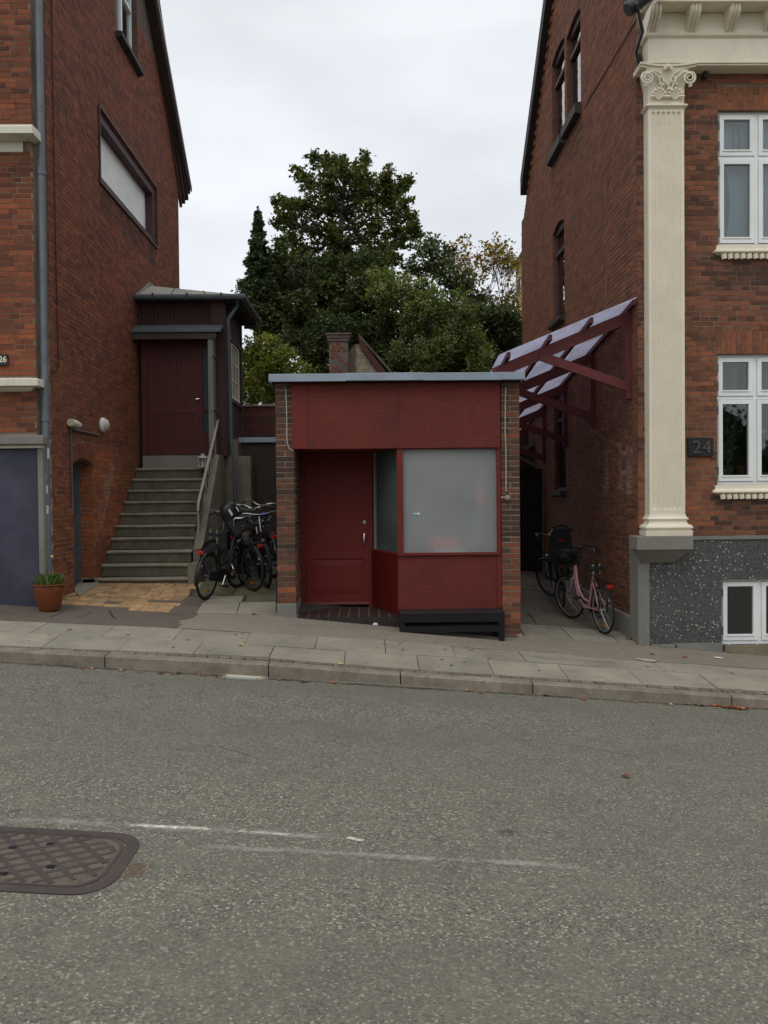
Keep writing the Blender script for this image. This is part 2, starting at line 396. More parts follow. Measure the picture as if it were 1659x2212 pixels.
for (xa, ya), (xb, yb) in zip(pts, pts[1:]):
    mb.quad((xs_split-0.0, ya, gz(xs_split, ya)+0.003), (max(xa, xs_split), ya, gz(xa, ya)+0.003), (max(xb, xs_split), yb, gz(xb, yb)+0.003), (xs_split, yb, gz(xs_split, yb)+0.003))
mb.build('asphalt_edge', M_pavdark, pav)
# cracks in the dark asphalt
def crack(pts_px, wd, zf=gz, parent=pav, name='crack'):
    P = []
    for px, py in pts_px:
        p = A(px, py, Z=zf(0, 11)); 
        for _ in range(4): p = A(px, py, Z=zf(p.x, p.y))
        P.append(p)
    mb = MB(); Q = []
    for a, b in zip(P, P[1:]):
        for k in range(4): 
            q = a.lerp(b, k/4); Q.append((q.x+random.uniform(-.012, .012), q.y+random.uniform(-.012, .012)))
    Q.append((P[-1].x, P[-1].y))
    for i, (a, b) in enumerate(zip(Q, Q[1:])):
        d = Vector((b[0]-a[0], b[1]-a[1])).normalized(); nx, ny = -d.y*wd, d.x*wd
        mb.quad(*[(x_, y_, zf(x_, y_)+0.005) for x_, y_ in ((a[0]-nx, a[1]-ny), (b[0]-nx, b[1]-ny), (b[0]+nx, b[1]+ny), (a[0]+nx, a[1]+ny))])
    mb.build(name, M_crack, parent)
crack([(137, 1328), (120, 1335), (108, 1340)], 0.006); crack([(236, 1324), (240, 1333), (248, 1340)], 0.009); crack([(200, 1327), (187, 1333), (165, 1340)], 0.004)
crack([(0, 1331), (60, 1338), (110, 1341)], 0.003)
crack([(1155, 1418), (1180, 1423), (1250, 1427), (1330, 1432)], 0.005); crack([(1000, 1400), (1060, 1403)], 0.003)

# left courtyard: yellow clinker paving, slabs by the bicycles; right alley slabs
yard = thing('courtyard_paving', (XL+1, 12.4, gz(XL+1, 12.4)), 'x', None); yard['kind'] = 'structure'; del yard['label']
mb = MB(); sheet(mb, lsp(XL-0.1, 0.0, 20), [11.42, 11.8, 12.2, 12.8, 13.5, 14.5, 16, 18.5], gz, -0.012); mb.build('bedding', M_soil, yard)
cols_y = [(0.36, 0.22, 0.105), (0.42, 0.27, 0.135), (0.33, 0.21, 0.11), (0.40, 0.24, 0.12), (0.27, 0.18, 0.10)]
M_clk = [paint('clinker_%s' % 'abcde'[i], c, 0.85, 0.22, 0.5, 6, 0.3, 60, dirtcol=(0.1, 0.07, 0.04)) for i, c in enumerate(cols_y)]
M_clk.append(paint('clinker_grey', (0.13, 0.1, 0.07), 0.85, 0.2, 0.4, 6, 0.3, 60))
def edgeL(y): return XL+0.03+max(0, (12.0-y))*0.15 + (0.25 if y > 13.0 else 0)
pr0 = A(425, 1265, Y=13.4); pr1 = A(368, 1328, Y=11.35)
def edgeR(y): return pr1.x+(pr0.x-pr1.x)*(y-11.35)/(13.4-11.35)
yy = 11.32; row = 0; random.seed(11)
while yy < 13.55:
    x = XL-0.5+(row % 2)*0.11+(row % 3)*.04+random.uniform(-0.01, 0.01)
    if yy < 11.5: x = A(215+60*(yy < 11.4), 1325, Y=yy).x
    while x < edgeR(yy)-0.05:
        l = random.choice([.2, .2, .22, .12])
        if x+l > edgeL(yy)-0.15:
            mb = MB(); strip_piece(mb, x+.004, x+l-.004, yy+.004, yy+0.2-.006, gz, random.uniform(0.0, 0.008), -0.02, 0, 0.002)
            mb.build('clinker', M_clk[5 if random.random() < 0.05 or (11.8 < yy < 11.95 and -3.2 < x < -2.7) else random.randrange(5)], yard)
        x += l+random.uniform(0, 0.003)
    yy += 0.2; row += 1
def slabpoly(pxs, m, parent, name='paving_slab', top=0.01):
    P = []
    for px, py in pxs:
        p = A(px, py, Z=0.1)
        for _ in range(6): p = A(px, py, Z=gz(p.x, p.y))
        P.append(p)
    mb = MB(); mb.hexa([(p.x, p.y, gz(p.x, p.y)-0.03) for p in P]+[(p.x, p.y, gz(p.x, p.y)+top) for p in P]); mb.build(name, m, parent)
D = lambda x, y: (x*0.3470+67.8, 1206.3+y*0.3472)   # from the zoom crop
for q, m in (([(1028, 345), (1272, 352), (1298, 288), (1070, 285)], M_slab), ([(1278, 353), (1520, 355), (1522, 290), (1304, 288)], M_slab),
             ([(1074, 283), (1310, 286), (1325, 252), (1096, 250)], M_slab), ([(1338, 284), (1522, 286), (1522, 248), (1345, 250)], M_slabgreen),
             ([(1010, 244), (1240, 246), (1290, 180), (1060, 180)], M_slabgreen), ([(1246, 246), (1524, 242), (1524, 178), (1296, 179)], M_slabgreen),
             ([(1065, 177), (1290, 177), (1330, 120), (1100, 120)], M_slabgreen), ([(1297, 177), (1524, 175), (1524, 118), (1336, 118)], M_slabgreen),
             ([(1105, 117), (1330, 117), (1360, 75), (1130, 75)], M_slabgreen), ([(1336, 116), (1524, 114), (1524, 70), (1366, 72)], M_slabgreen)):
    slabpoly([D(*c) for c in q], m, yard)
slabpoly([D(*c) for c in [(915, 290), (1055, 300), (1095, 248), (965, 250)]], M_pavdark, yard, 'asphalt_patch', 0.004)
slabpoly([D(*c) for c in [(840, 350), (1020, 350), (1060, 305), (905, 292)]], M_pavdark, yard, 'asphalt_patch', 0.004)
slabpoly([(158, 1278), (172, 1290), (215, 1262), (168, 1262)], M_slab, yard, 'threshold_slab', 0.02)
path = thing('alley_path', (2.7, 13, gz(2.7, 13)), 'x', None); path['kind'] = 'structure'; del path['label']
mb = MB(); sheet(mb, lsp(1.6, XR+0.1, 12), [11.5, 12, 12.8, 13.5, 14.5, 16, 17.5, 19], gz, -0.012); mb.build('bedding', M_soil, path)
random.seed(5); X0 = A(1010, 1370, Y=11.5).x+0.1
for j in range(9):
    y0 = 11.44+j*0.8; x = 1.42 + (0.3 if j % 2 else 0.0)
    while x < XR:
        x1 = min(x+0.62, XR-0.02)
        if x1-x > 0.08 and x1 > 1.5:
            mb = MB(); dz = random.uniform(-.004, .01)
            c = [(x+.005, y0+.005), (x1-.005, y0+.005), (x1-.005, y0+.79), (x+.005, y0+.79)]
            mb.hexa([(p, q, gz(p, q)-0.03) for p, q in c]+[(p, q, gz(p, q)+dz) for p, q in c]); mb.build('paving_slab', M_slab if j == 0 else M_slabdark, path)
        x += 0.625

# ------------------------------------------------------------------ brick engine
class Fr:
    def __init__(s, O, U, Nn): s.O = Vector(O); s.U = Vector(U); s.N = Vector(Nn)
    def P(s, u, z, d=0.0): return s.O+s.U*u+s.N*d+Vector((0, 0, z))
FL = Fr((XL, 0, 0), (0, 1, 0), (1, 0, 0)); FR = Fr((XR, 0, 0), (0, 1, 0), (-1, 0, 0))
def Ff(Y): return Fr((0, Y, 0), (1, 0, 0), (0, -1, 0))
class Store:
    def __init__(s): s.b = []
def put_brick(st, wall, fr, u0, u1, z0, z1, tone, pale=0.0, d=0.0035, deep=0.03, shear=None):
    j = lambda a=0.0026: random.uniform(-a, a)
    dd = d+random.uniform(-0.002, 0.003)
    if shear is None:
        q = [(u0+j(), z0+j()), (u1+j(), z0+j()), (u1+j(), z1+j()), (u0+j(), z1+j())]
    else: q = shear
    fr_p = [fr.P(u, z, dd+j(0.001)) for u, z in q]; bk = [fr.P(u, z, -deep) for u, z in q]
    pts = [bk[0], bk[1], fr_p[1], fr_p[0], bk[3], bk[2], fr_p[2], fr_p[3]]
    st.b.append((pts, min(max(tone, 0), 1), pale, wall))
def cut(a, b, holes):
    segs = [(a, b)]
    for h0, h1 in holes:
        n = []
        for s0, s1 in segs:
            if h1 <= s0 or h0 >= s1: n.append((s0, s1)); continue
            if h0 > s0: n.append((s0, h0))
            if h1 < s1: n.append((h1, s1))
        segs = n
    return segs
BONDS = {'monk': ['SSH', 'SSH'], 'cross': ['S', 'H'], 'stretch': ['S', 'S']}
def brick_wall(st, wall, fr, u0, u1, z0, z1, holes=lambda z: [], bond='monk', pitch=0.0667, L=0.228, joint=0.011, tone=None, zoff=0.0, pale=None, skip=lambda u, z: False, d=0.0035, umax=None):
    Hh = (L-joint)/2; k0 = int(math.floor((z0-zoff)/pitch)); k = k0
    while zoff+k*pitch < z1:
        za = zoff+k*pitch+joint/2; zb = za+pitch-joint
        if zb <= z0 or za >= z1: k += 1; continue
        za_, zb_ = max(za, z0), min(zb, z1)
        if zb_-za_ < 0.015: k += 1; continue
        pat = BONDS[bond][k % 2]; zm = (za_+zb_)/2; hl = holes(zm)
        per = sum((L if c == 'S' else Hh)+joint for c in pat)
        start = {'monk': (0, per/2), 'cross': (0, 0.06), 'stretch': (0, (L+joint)/2)}[bond][k % 2] + (0.06 if (k//2) % 2 and bond != 'stretch' else 0)
        um = u1 if umax is None else min(u1, umax(zm)[1]); un = u0 if umax is None else max(u0, umax(zm)[0])
        u = math.floor((un-start)/per)*per+start - per; i = 0
        while u < um:
            l = L if pat[i % len(pat)] == 'S' else Hh
            a, b = max(u, un), min(u+l, um)
            if b-a > 0.02:
                for s0, s1 in cut(a, b, hl):
                    if s1-s0 > 0.025 and not skip((s0+s1)/2, zm):
                        t_ = random.betavariate(1.5, 1.6)
                        if tone: t_ = tone((s0+s1)/2, zm, t_)
                        put_brick(st, wall, fr, s0, s1, za_, zb_, t_, pale((s0+s1)/2, zm) if pale else 0.0, d=d)
            u += l+joint; i += 1
        k += 1
def finish_bricks(st, root, m, limit=300, name='brick'):
    sc_ = []
    for i, (pts, t_, p_, wall) in enumerate(st.b):
        q = [proj(pts[j]) for j in (2, 3, 6, 7)]
        if any(v is None for v in q): sc_.append(0); continue
        xs_ = [v[0] for v in q]; ys_ = [v[1] for v in q]
        cx_, cy_ = sum(xs_)/4, sum(ys_)/4
        sc_.append(0 if not (0 < cx_ < 1659 and 0 < cy_ < 2212) else (max(xs_)-min(xs_))*(max(ys_)-min(ys_)))
    order = sorted(range(len(sc_)), key=lambda i: -sc_[i]); top = set(order[:limit])
    rest = {}
    for i, (pts, t_, p_, wall) in enumerate(st.b):
        if i in top:
            mb = MB(); mb.use = True; mb.tone = t_; mb.pale = p_; mb.hexa(pts, skip=(2,)); mb.build(name, m, wall)
        else:
            mb = rest.setdefault(0, MB()); mb.use = True; mb.tone = t_; mb.pale = p_; mb.hexa(pts, skip=(2,))
    for wall, mb in rest.items():
        mb.build('brick_courses', m, root, kind='stuff')
def wall_body(mb, fr, u0, u1, z0, z1, holes, th=0.3, ztop=None, breaks=()):
    """holes: (ua, ub, za, zb, rise)"""
    us = sorted(set([u0, u1]+[h[0] for h in holes]+[h[1] for h in holes]+[b for b in breaks if u0 < b < u1]))
    for ua, ub in zip(us, us[1:]):
        um = (ua+ub)/2; segs = [(z0, None)]
        hs = sorted([h for h in holes if h[0] < um < h[1]], key=lambda h: h[2]); cuts = []; z = z0
        for h in hs: cuts.append((z, h[2])); z = h[3]+h[4]
        cuts.append((z, None))
        for a, b in cuts:
            if b is None: ta, tb = (ztop(ua), ztop(ub)) if ztop else (z1, z1)
            else: ta = tb = b
            if min(ta, tb) <= a: continue
            mb.hexa([fr.P(ua, a, -th), fr.P(ub, a, -th), fr.P(ub, a, 0), fr.P(ua, a, 0), fr.P(ua, ta, -th), fr.P(ub, tb, -th), fr.P(ub, tb, 0), fr.P(ua, ta, 0)])
    for ua, ub, za, zb, rise in holes:
        if rise > 0:
            w2 = (ub-ua)/2; R = (w2*w2+rise*rise)/(2*rise); zc = zb+rise-R; n = 10
            for i in range(n):
                a = ua+(ub-ua)*i/n; b = ua+(ub-ua)*(i+1)/n
                fa = zc+math.sqrt(max(R*R-(a-(ua+ub)/2)**2, 0)); fb = zc+math.sqrt(max(R*R-(b-(ua+ub)/2)**2, 0))
                mb.hexa([fr.P(a, fa, -th), fr.P(b, fb, -th), fr.P(b, fb, -0.001), fr.P(a, fa, -0.001), fr.P(a, zb+rise+.001, -th), fr.P(b, zb+rise+.001, -th), fr.P(b, zb+rise+.001, -0.001), fr.P(a, zb+rise+.001, -0.001)])
def holef(holes, vh=0.0):
    def f(z):
        r = []
        for ua, ub, za, zb, rise in holes:
            if za <= z <= zb: r.append((ua, ub))
            elif rise > 0 and zb < z < zb+rise+vh:
                w2 = (ub-ua)/2; uc = (ua+ub)/2; R = (w2*w2+rise*rise)/(2*rise); zc = zb+rise-R; Ro = R+vh
                h2 = Ro*Ro-(z-zc)**2
                if h2 > 0:
                    h = min(math.sqrt(h2), (z-zc)*w2/(zb-zc)) if vh > 0 else math.sqrt(h2)
                    r.append((uc-h, uc+h))
            elif rise == 0 and zb < z < zb+vh: r.append((ua-0.02, ub+0.02))
        return r
    return f
def voussoirs(st, wall, fr, ua, ub, zb, rise, vh, tone=0.4, d=0.005):
    w2 = (ub-ua)/2; uc = (ua+ub)/2
    if rise > 0:
        R = (w2*w2+rise*rise)/(2*rise); zc = zb+rise-R; a0 = math.asin(w2/R); n = max(3, int(2*a0*R/0.075))
        for i in range(n):
            t0 = -a0+2*a0*i/n+0.004/R; t1 = -a0+2*a0*(i+1)/n-0.004/R
            P = lambda t, rr: (uc+rr*math.sin(t), zc+rr*math.cos(t))
            put_brick(st, wall, fr, 0, 0, 0, 0, tone+random.uniform(-.25, .25), 0, d, shear=[P(t0, R+.004), P(t1, R+.004), P(t1, R+vh-.006), P(t0, R+vh-.006)])
    else:
        ua -= 0.02; ub += 0.02; n = int(round((ub-ua)/0.0667)); pt = (ub-ua)/n
        for i in range(n):
            a, b = ua+i*pt+.005, ua+(i+1)*pt-.005
            if i % 2: z_ = [(zb, zb+vh*0.64), (zb+vh*0.66+.006, zb+vh-.004)]
            else: z_ = [(zb, zb+vh*0.32), (zb+vh*0.32+.01, zb+vh-.004)]
            for p, q in z_: put_brick(st, wall, fr, a, b, p, q, tone+random.uniform(-.25, .25), 0, d)
M_brickL = brickmat('brick_left', [(0.10, 0.038, 0.025), (0.22, 0.068, 0.034), (0.32, 0.094, 0.042), (0.43, 0.125, 0.046), (0.62, 0.17, 0.05)], soot=0.28)
M_brickR = brickmat('brick_right', [(0.10, 0.048, 0.032), (0.23, 0.088, 0.048), (0.32, 0.118, 0.060), (0.40, 0.135, 0.058), (0.56, 0.17, 0.052)], soot=0.28)
M_brickK = brickmat('brick_kiosk', [(0.04, 0.026, 0.02), (0.10, 0.05, 0.033), (0.16, 0.068, 0.04), (0.28, 0.09, 0.045), (0.48, 0.14, 0.05)], soot=0.35)
M_brickY = brickmat('brick_yellow', [(0.34, 0.28, 0.18), (0.50, 0.42, 0.28), (0.60, 0.52, 0.36)], soot=0.2)
M_mortar = paint('mortar_grey', (0.20, 0.15, 0.11), 0.95, 0.5, 0.95, 1.2, 0.4, 60, dirtcol=(0.06, 0.035, 0.025))
def mortarmat():
    m, t, b = nodes('mortar_side'); g = N(t, 'ShaderNodeNewGeometry'); s = N(t, 'ShaderNodeSeparateXYZ'); t.links.new(g.outputs['Position'], s.inputs[0])
    a = N(t, 'ShaderNodeMath', operation='MULTIPLY_ADD'); t.links.new(noise(t, .8, 4, .6), a.inputs[0]); a.inputs[1].default_value = 3.0; t.links.new(s.outputs[2], a.inputs[2])
    mr = N(t, 'ShaderNodeMapRange'); mr.inputs[1].default_value = 3.6; mr.inputs[2].default_value = 5.6; t.links.new(a.outputs[0], mr.inputs[0])
    c = mix(t, mr.outputs[0], (.36, .28, .20), (.12, .075, .055)); c = mix(t, ramp(t, noise(t, 7, 4, .7), [(.42, gray(0)), (.6, gray(.85))]), c, (.07, .045, .035))
    t.links.new(c, b.inputs['Base Color']); b.inputs['Roughness'].default_value = .95; bump(t, b, noise(t, 60, 3), .4, .006); return m
M_mortarR = mortarmat()
M_mortarK = paint('mortar_kiosk', (0.22, 0.195, 0.155), 0.95, 0.4, 0.8, 2, 0.4, 60)
M_cream = paint('cream_paint', (0.76, 0.685, 0.54), 0.55, 0.05, 0.16, 2.5, 0.12, 35, dirtcol=(0.3, 0.26, 0.19))
M_creamL = paint('cream_stone', (0.66, 0.63, 0.51), 0.6, 0.06, 0.35, 2.5, 0.15, 35, dirtcol=(0.2, 0.19, 0.14))
M_white = paint('white_window_paint', (0.82, 0.84, 0.81), 0.4, 0.04, 0.12, 3, 0.03, 30)
M_concrete = paint('grey_render', (0.235, 0.225, 0.195), 0.9, 0.15, 0.5, 2, 0.35, 70, fine=0.4)
M_zinc = paint('grey_zinc', (0.22, 0.26, 0.30), 0.5, 0.12, 0.35, 3, 0.06, 20, metal=0.25)
M_pipe = paint('grey_pipe', (0.13, 0.148, 0.165), 0.5, 0.15, 0.35, 4, 0.05, 20, metal=0.1)
M_roofdark = paint('dark_roof_board', (0.055, 0.042, 0.038), 0.7, 0.2, 0.3, 3, 0.15, 40)
M_verge = paint('verge_metal', (0.24, 0.23, 0.23), 0.5, 0.15, 0.4, 3, 0.1, 20)
M_darkin = paint('dark_interior', (0.012, 0.012, 0.012), 0.9, 0, 0, 1, 0)
M_glass = glassmat('window_glass', (0.75, 0.8, 0.8), 1.0, 0.07)
def text_mesh(s, size, ext, name, m, parent, loc, rot=(math.pi/2, 0, 0), width=None, offset=0.0):
    cu = bpy.data.curves.new('tmp', 'FONT'); cu.body = s; cu.size = size; cu.extrude = ext; cu.offset = offset
    cu.align_x = 'CENTER'; cu.align_y = 'CENTER'
    o = bpy.data.objects.new('tmp', cu); C.objects.link(o); bpy.context.view_layer.update()
    me = bpy.data.meshes.new_from_object(o.evaluated_get(bpy.context.evaluated_depsgraph_get()))
    bpy.data.objects.remove(o); me.materials.clear(); me.materials.append(m)
    ob = bpy.data.objects.new(name, me); C.objects.link(ob); ob.parent = parent
    ob.location = Vector(loc)-ROOT[parent.name]; ob.rotation_euler = rot
    if width: ob.scale = (width, 1, 1)
    return ob
# ================================================================== LEFT BUILDING
LB = thing('brick_house', (XL-2, 14, gz(XL, 12)), 'tall red brick house on the left with a blank white recess in its side wall', 'house')
st = Store()
pL1 = A(328.6, 0, X=XL); pL2 = A(374, 300, X=XL); slp = (pL1.z-pL2.z)/(pL2.y-pL1.y)
YRID = (11.6+YBL)/2
def ztopL(u): 
    v = u if u > YRID else 2*YRID-u
    return min(pL2.z+(pL2.y-v)*slp, 12.5) if u > YRID-0.001 else min(pL2.z+(pL2.y-v)*slp, 12.5)
# openings
nz = [(A(213, 229, X=XL), A(215.7, 389.4, X=XL)), (A(335.5, 409.6, X=XL), A(337, 532.7, X=XL))]
ny0, ny1 = A(213, 300, X=XL).y, A(336.5, 470, X=XL).y
nz1 = (nz[0][0].z+nz[1][0].z)/2; nz0 = (nz[0][1].z+nz[1][1].z)/2
wy0, wy1 = A(251, 60, X=XL).y, A(297, 120, X=XL).y; wz0 = (A(252, 70, X=XL).z+A(298, 148, X=XL).z)/2
dy0, dy1 = A(158.5, 1100, X=XL).y, A(202.5, 1100, X=XL).y; dz1 = A(160, 1000, X=XL).z
holesL = [(ny0, ny1, nz0, nz1, 0), (wy0, wy1, wz0, wz0+1.7, 0.12), (dy0, dy1, -0.5, dz1-0.02, 0.10)]
mb = MB(); wall_body(mb, FL, 11.75, YBL, -0.4, 9, holesL, 0.35, ztopL, breaks=(YRID,)); wallL = mb.build('wall', M_mortarR, LB)
hf0 = holef(holesL[:1]+holesL[1:2], 0.0); hf1 = holef(holesL[1:], 0.23)
def hfL(z): return hf0(z)+hf1(z)
PL_Y = A(265, 1012, X=XL)
def toneL(u, z, t):
    t = 0.13+t*0.50
    if z < 2.0: t -= 0.02
    zl_ = A(205.7, 960, X=XL).z
    if u > dy1-0.02 and z < zl_ and u < dy1+2.6: t += 0.42*max(0, 1-max(0, u-dy1-1.0)/1.4)*(1 if z > 1.15 else 0.45)
    if u > dy1-0.3 and z < 1.0: t -= 0.05
    if z > 7.2: t -= 0.05
    if abs(u-(ny0+ny1)/2) < (ny1-ny0)/2 and nz0-0.5 < z < nz0: t -= 0.22
    return t
def paleL(u, z):
    if dy1+0.15 < u < dy1+1.1 and 1.1 < z < 2.35: return max(0, 0.42-abs((u-dy1-0.15)-(z-1.1)*0.7)*1.5)
    return 0.0
def capL(z):  # gable slope limits
    d = (z-pL2.z)/slp; return (2*YRID-(pL2.y-d), pL2.y-d-0.02)
brick_wall(st, wallL, FL, 11.75, YBL, -0.2, 10.6, hfL, 'monk', tone=toneL, pale=paleL, umax=lambda z: (11.75, YBL) if z < pL2.z-(YBL-pL2.y)*slp else (max(11.75, capL(z)[0]), min(YBL, capL(z)[1])))
voussoirs(st, wallL, FL, dy0, dy1, dz1-0.02, 0.10, 0.23, 0.35)
voussoirs(st, wallL, FL, wy0, wy1, wz0+1.7, 0.12, 0.23, 0.4)
# blank niche: dark brown moulding and white panel
M_brownm = paint('brown_moulding', (0.075, 0.038, 0.035), 0.6, 0.2, 0.4, 4, 0.1, 40)
M_whitep = paint('white_panel', (0.80, 0.81, 0.78), 0.7, 0.05, 0.15, 1.5, 0.05, 20)
mb = MB(); e = 0.10
for a, b, c, d in ((ny0, ny1, nz0, nz0+e*1.1), (ny0, ny1, nz1-e*1.6, nz1), (ny0, ny0+e, nz0+e*1.1, nz1-e*1.6), (ny1-e*1.6, ny1, nz0+e*1.1, nz1-e*1.6)): mb.box(XL-0.19, XL-0.02, a, b, c, d)
for a, b, c, d in ((ny0-.03, ny1+.03, nz0-.05, nz0), (ny0-.03, ny1+.03, nz1, nz1+.04), (ny0-.03, ny0, nz0, nz1), (ny1, ny1+.03, nz0, nz1)): mb.box(XL+0.008, XL+0.035, a, b, c, d)
mb.build('recess_moulding', M_brownm, LB, label='dark brown moulding round the white recess')
mbox(XL-0.26, XL-0.17, ny0+0.02, ny1-0.02, nz0+0.02, nz1-0.02).build('recess_panel', M_whitep, LB, label='blank white panel in the sloping-looking recess')
def side_window(parent, fr, ya, yb, za, zb, rise, mf, mg, dep=0.14, trans=0.68, sill=True, msill=None, white_edge=None, mull=True, sh=.07):
    sx = fr.N.x; X = fr.O.x; B = lambda d0, d1, a, b, c, d: (X-sx*d0, X-sx*d1, a, b, c, d)
    mb = MB(); e = 0.05; zt = zb+rise
    mb.box(*B(dep, dep+.08, ya, ya+e, za, zt)); mb.box(*B(dep, dep+.08, yb-e, yb, za, zt)); mb.box(*B(dep, dep+.08, ya, yb, za, za+e))
    mb.box(*B(dep-.002, dep+.078, ya+.001, yb-.001, zt-e-rise*.8, zt+.001)); zz = za+(zt-za)*trans; mb.box(*B(dep-.012, dep+.082, ya+e, yb-e, zz, zz+.06))
    if mull: mb.box(*B(dep-.006, dep+.076, (ya+yb)/2-.035, (ya+yb)/2+.035, za+.03, zt-.03))
    wn = mb.build('window', mf, parent)
    g = mbox(*B(dep+.04, dep+.046, ya+e, yb-e, za+e, zt-.03)).build('pane', mg, wn)
    mbox(*B(dep+.052, dep+.06, ya+.002, yb-.002, za, zt)).build('curtain', M_curt, wn) if msill is None else None
    if msill is None: mbox(*B(dep-.03, dep-.002, ya+.001, ya+.035, za, zt-rise*.9)).build('frame_edge', M_white, wn)
    if sill:
        mb = MB(); mb.prism([fr.P(ya-.03, za-.002, -.05), fr.P(ya-.03, za-.03, .11), fr.P(ya-.03, za-.03-sh, .11), fr.P(ya-.03, za-.05-sh, .05), fr.P(ya-.03, za-.07-sh, -.05)], fr.U*(yb-ya+.06)); mb.build('sill', M_slate, wn)
    return wn
M_slate = paint('dark_sill_slate', (0.045, 0.04, 0.036), 0.7, 0.25, 0.3, 6, 0.3, 40)
M_curt = paint('green_grey_curtain', (0.42, 0.50, 0.46), 0.9, 0.1, 0, 3, 0.1, 20)
M_curtd = paint('dark_curtain', (0.05, 0.07, 0.07), 0.9, 0.1, 0, 3, 0.1, 20)
side_window(LB, FL, wy0, wy1, wz0, wz0+1.7, 0.12, M_white, M_glass, dep=0.10, trans=0.55, msill=1)
# roof
mb = MB(); rt = 0.14; ov = 0.20
ye = A(410, 332, X=XL+ov).y; 
def zr(u): return ztopL(u) if u > YRID else ztopL(2*YRID-u)
ze = pL2.z-(ye-pL2.y)*slp; yf = 2*YRID-ye
for (ya, za, yb_, zb_) in ((ye, ze, YRID, zr(YRID)), (yf, ze, YRID, zr(YRID))):
    mb.prism([(XL+ov, ya, za+.02), (XL+ov, yb_, zb_+.02), (XL+ov, yb_, zb_+.02+rt), (XL+ov, ya, za+.02+rt)], (-7, 0, 0))
roofL = mb.build('roof', M_roofdark, LB)
mb = MB()
for (ya, za, yb_, zb_) in ((ye+.03, ze-.03, YRID, zr(YRID)), (yf-.03, ze-.03, YRID, zr(YRID))):
    mb.prism([(XL+ov+.004, ya, za+rt-.03), (XL+ov+.004, yb_, zb_+rt-.03), (XL+ov+.004, yb_, zb_+rt+.07), (XL+ov+.004, ya, za+rt+.07)], (.03, 0, 0))
mb.build('verge_board', M_verge, roofL)
mb = MB()
for i in range(3):
    s_ = 0.06*i; za = ze-.02-.10*i+.0
    mb.prism([(XL+.16-s_, ye-.02-s_, za), (XL+.16-s_, YRID+1, za+(ye-.02-s_-YRID-1)*slp), (XL+.16-s_, YRID+1, za-.11+(ye-.02-s_-YRID-1)*slp), (XL+.16-s_, ye-.02-s_, za-.11)], (-.16+s_-.02, 0, 0))
mb.build('verge_moulding', M_brownm, roofL)
mbox(XL-6.9, XL-.002, YBL-.3, YBL+.05, -0.4, pL2.z-(YBL-pL2.y)*slp-.05).build('rear_wall', M_mortarR, LB)
# front facade strip
xe = A(76, 780, Y=11.3).x; xe2 = XL-0.002
mbox(-8, xe, 11.31, 11.75, -0.3, 9.2).build('facade_wall', M_mortar, LB)
wallLF = mbox(xe+.001, xe2, 11.66, 11.76, -0.3, 9.2).build('corner_recess', M_mortarR, LB)
FLF = Ff(11.31); mbw = bpy.data.objects['facade_wall']
zc = lambda py, Y=11.3: A(40, py, Y=Y).z
bands = [(zc(330), zc(269)), (zc(846), zc(814)), (zc(1320), zc(939))]
def hb(z): return [(-9, 9)] if any(a < z < b for a, b in bands) else []
def toneLF(u, z, t): return 0.1+t*0.6+(0.1 if (zc(812) < z < zc(700)) else 0)-(0.08 if z > zc(265) else 0) - (0.15 if zc(400) < z < zc(330) else 0)
brick_wall(st, mbw, FLF, -6.0, xe, 0.2, 8.9, hb, 'monk', tone=toneLF)
# return of the facade pier (faces right)
FLR = Fr((xe, 0, 0), (0, 1, 0), (1, 0, 0))
finish_bricks(st, LB, M_brickL, 300)
def moulding(parent, name, m, x0, x1, Yw, prof, label=None):
    """prof: (projection, z) outline from top to bottom; run along X with a mitred right end"""
    mb = MB(); n = len(prof)
    a = mb.add([(x0, Yw-p, z) for p, z in prof]); b = mb.add([(x1+p, Yw-p, z) for p, z in prof]); c = mb.add([(x1+p, Yw+0.12, z) for p, z in prof])
    for i in range(n-1): mb.face((a+i, a+i+1, b+i+1, b+i)); mb.face((b+i, b+i+1, c+i+1, c+i))
    k = mb.add([(x0, Yw+.12, prof[0][1]), (x1, Yw+.12, prof[0][1]), (x0, Yw+.12, prof[-1][1]), (x1, Yw+.12, prof[-1][1])])
    mb.face((a, b, c, k+1, k)); mb.face((k+2, k+3, c+n-1, b+n-1, a+n-1))
    return mb.build(name, m, parent, label=label)
z = lambda py, Y: A(60, py, Y=Y).z
t = z(268, 11.08); moulding(LB, 'string_course', M_creamL, -8, xe-.13, 11.31, [(0.0, t+.02), (.22, t), (.23, z(273, 11.08)), (.23, z(287, 11.08)), (.12, z(291, 11.08)), (.10, z(297, 11.2)), (.04, z(303, 11.25)), (.02, z(305, 11.3)), (.02, z(328, 11.3)), (0, z(329, 11.3))], 'cream moulded stone band at the top of the frame')
moulding(LB, 'string_course', M_creamL, -8, xe-.09, 11.31, [(0, z(811, 11.1)), (.17, z(816, 11.1)), (.18, z(818, 11.1)), (.18, z(832, 11.1)), (.08, z(835, 11.2)), (.05, z(842, 11.25)), (.0, z(846, 11.3))], 'narrow cream stone band above the blue panel')
zt = z(940, 11.15)
mbox(-8, A(93, 950, Y=11.15).x, 11.15, 11.32, z(960, 11.15), zt).build('lintel', M_concrete, LB, bevel=.012, label='rough grey stone lintel over the blue panel')
mbox(-8, A(90, 970, Y=11.22).x, 11.22, 11.32, z(967, 11.15), z(960, 11.15)-.003).build('lintel_strip', M_creamL, LB)
mb = MB(); xj0, xj1 = A(83, 1100, Y=11.24).x, A(94, 1100, Y=11.24).x
mbox(xj0, xj1, 11.24, 11.34, -0.1, z(968, 11.2)).build('door_jamb', M_concrete, LB)
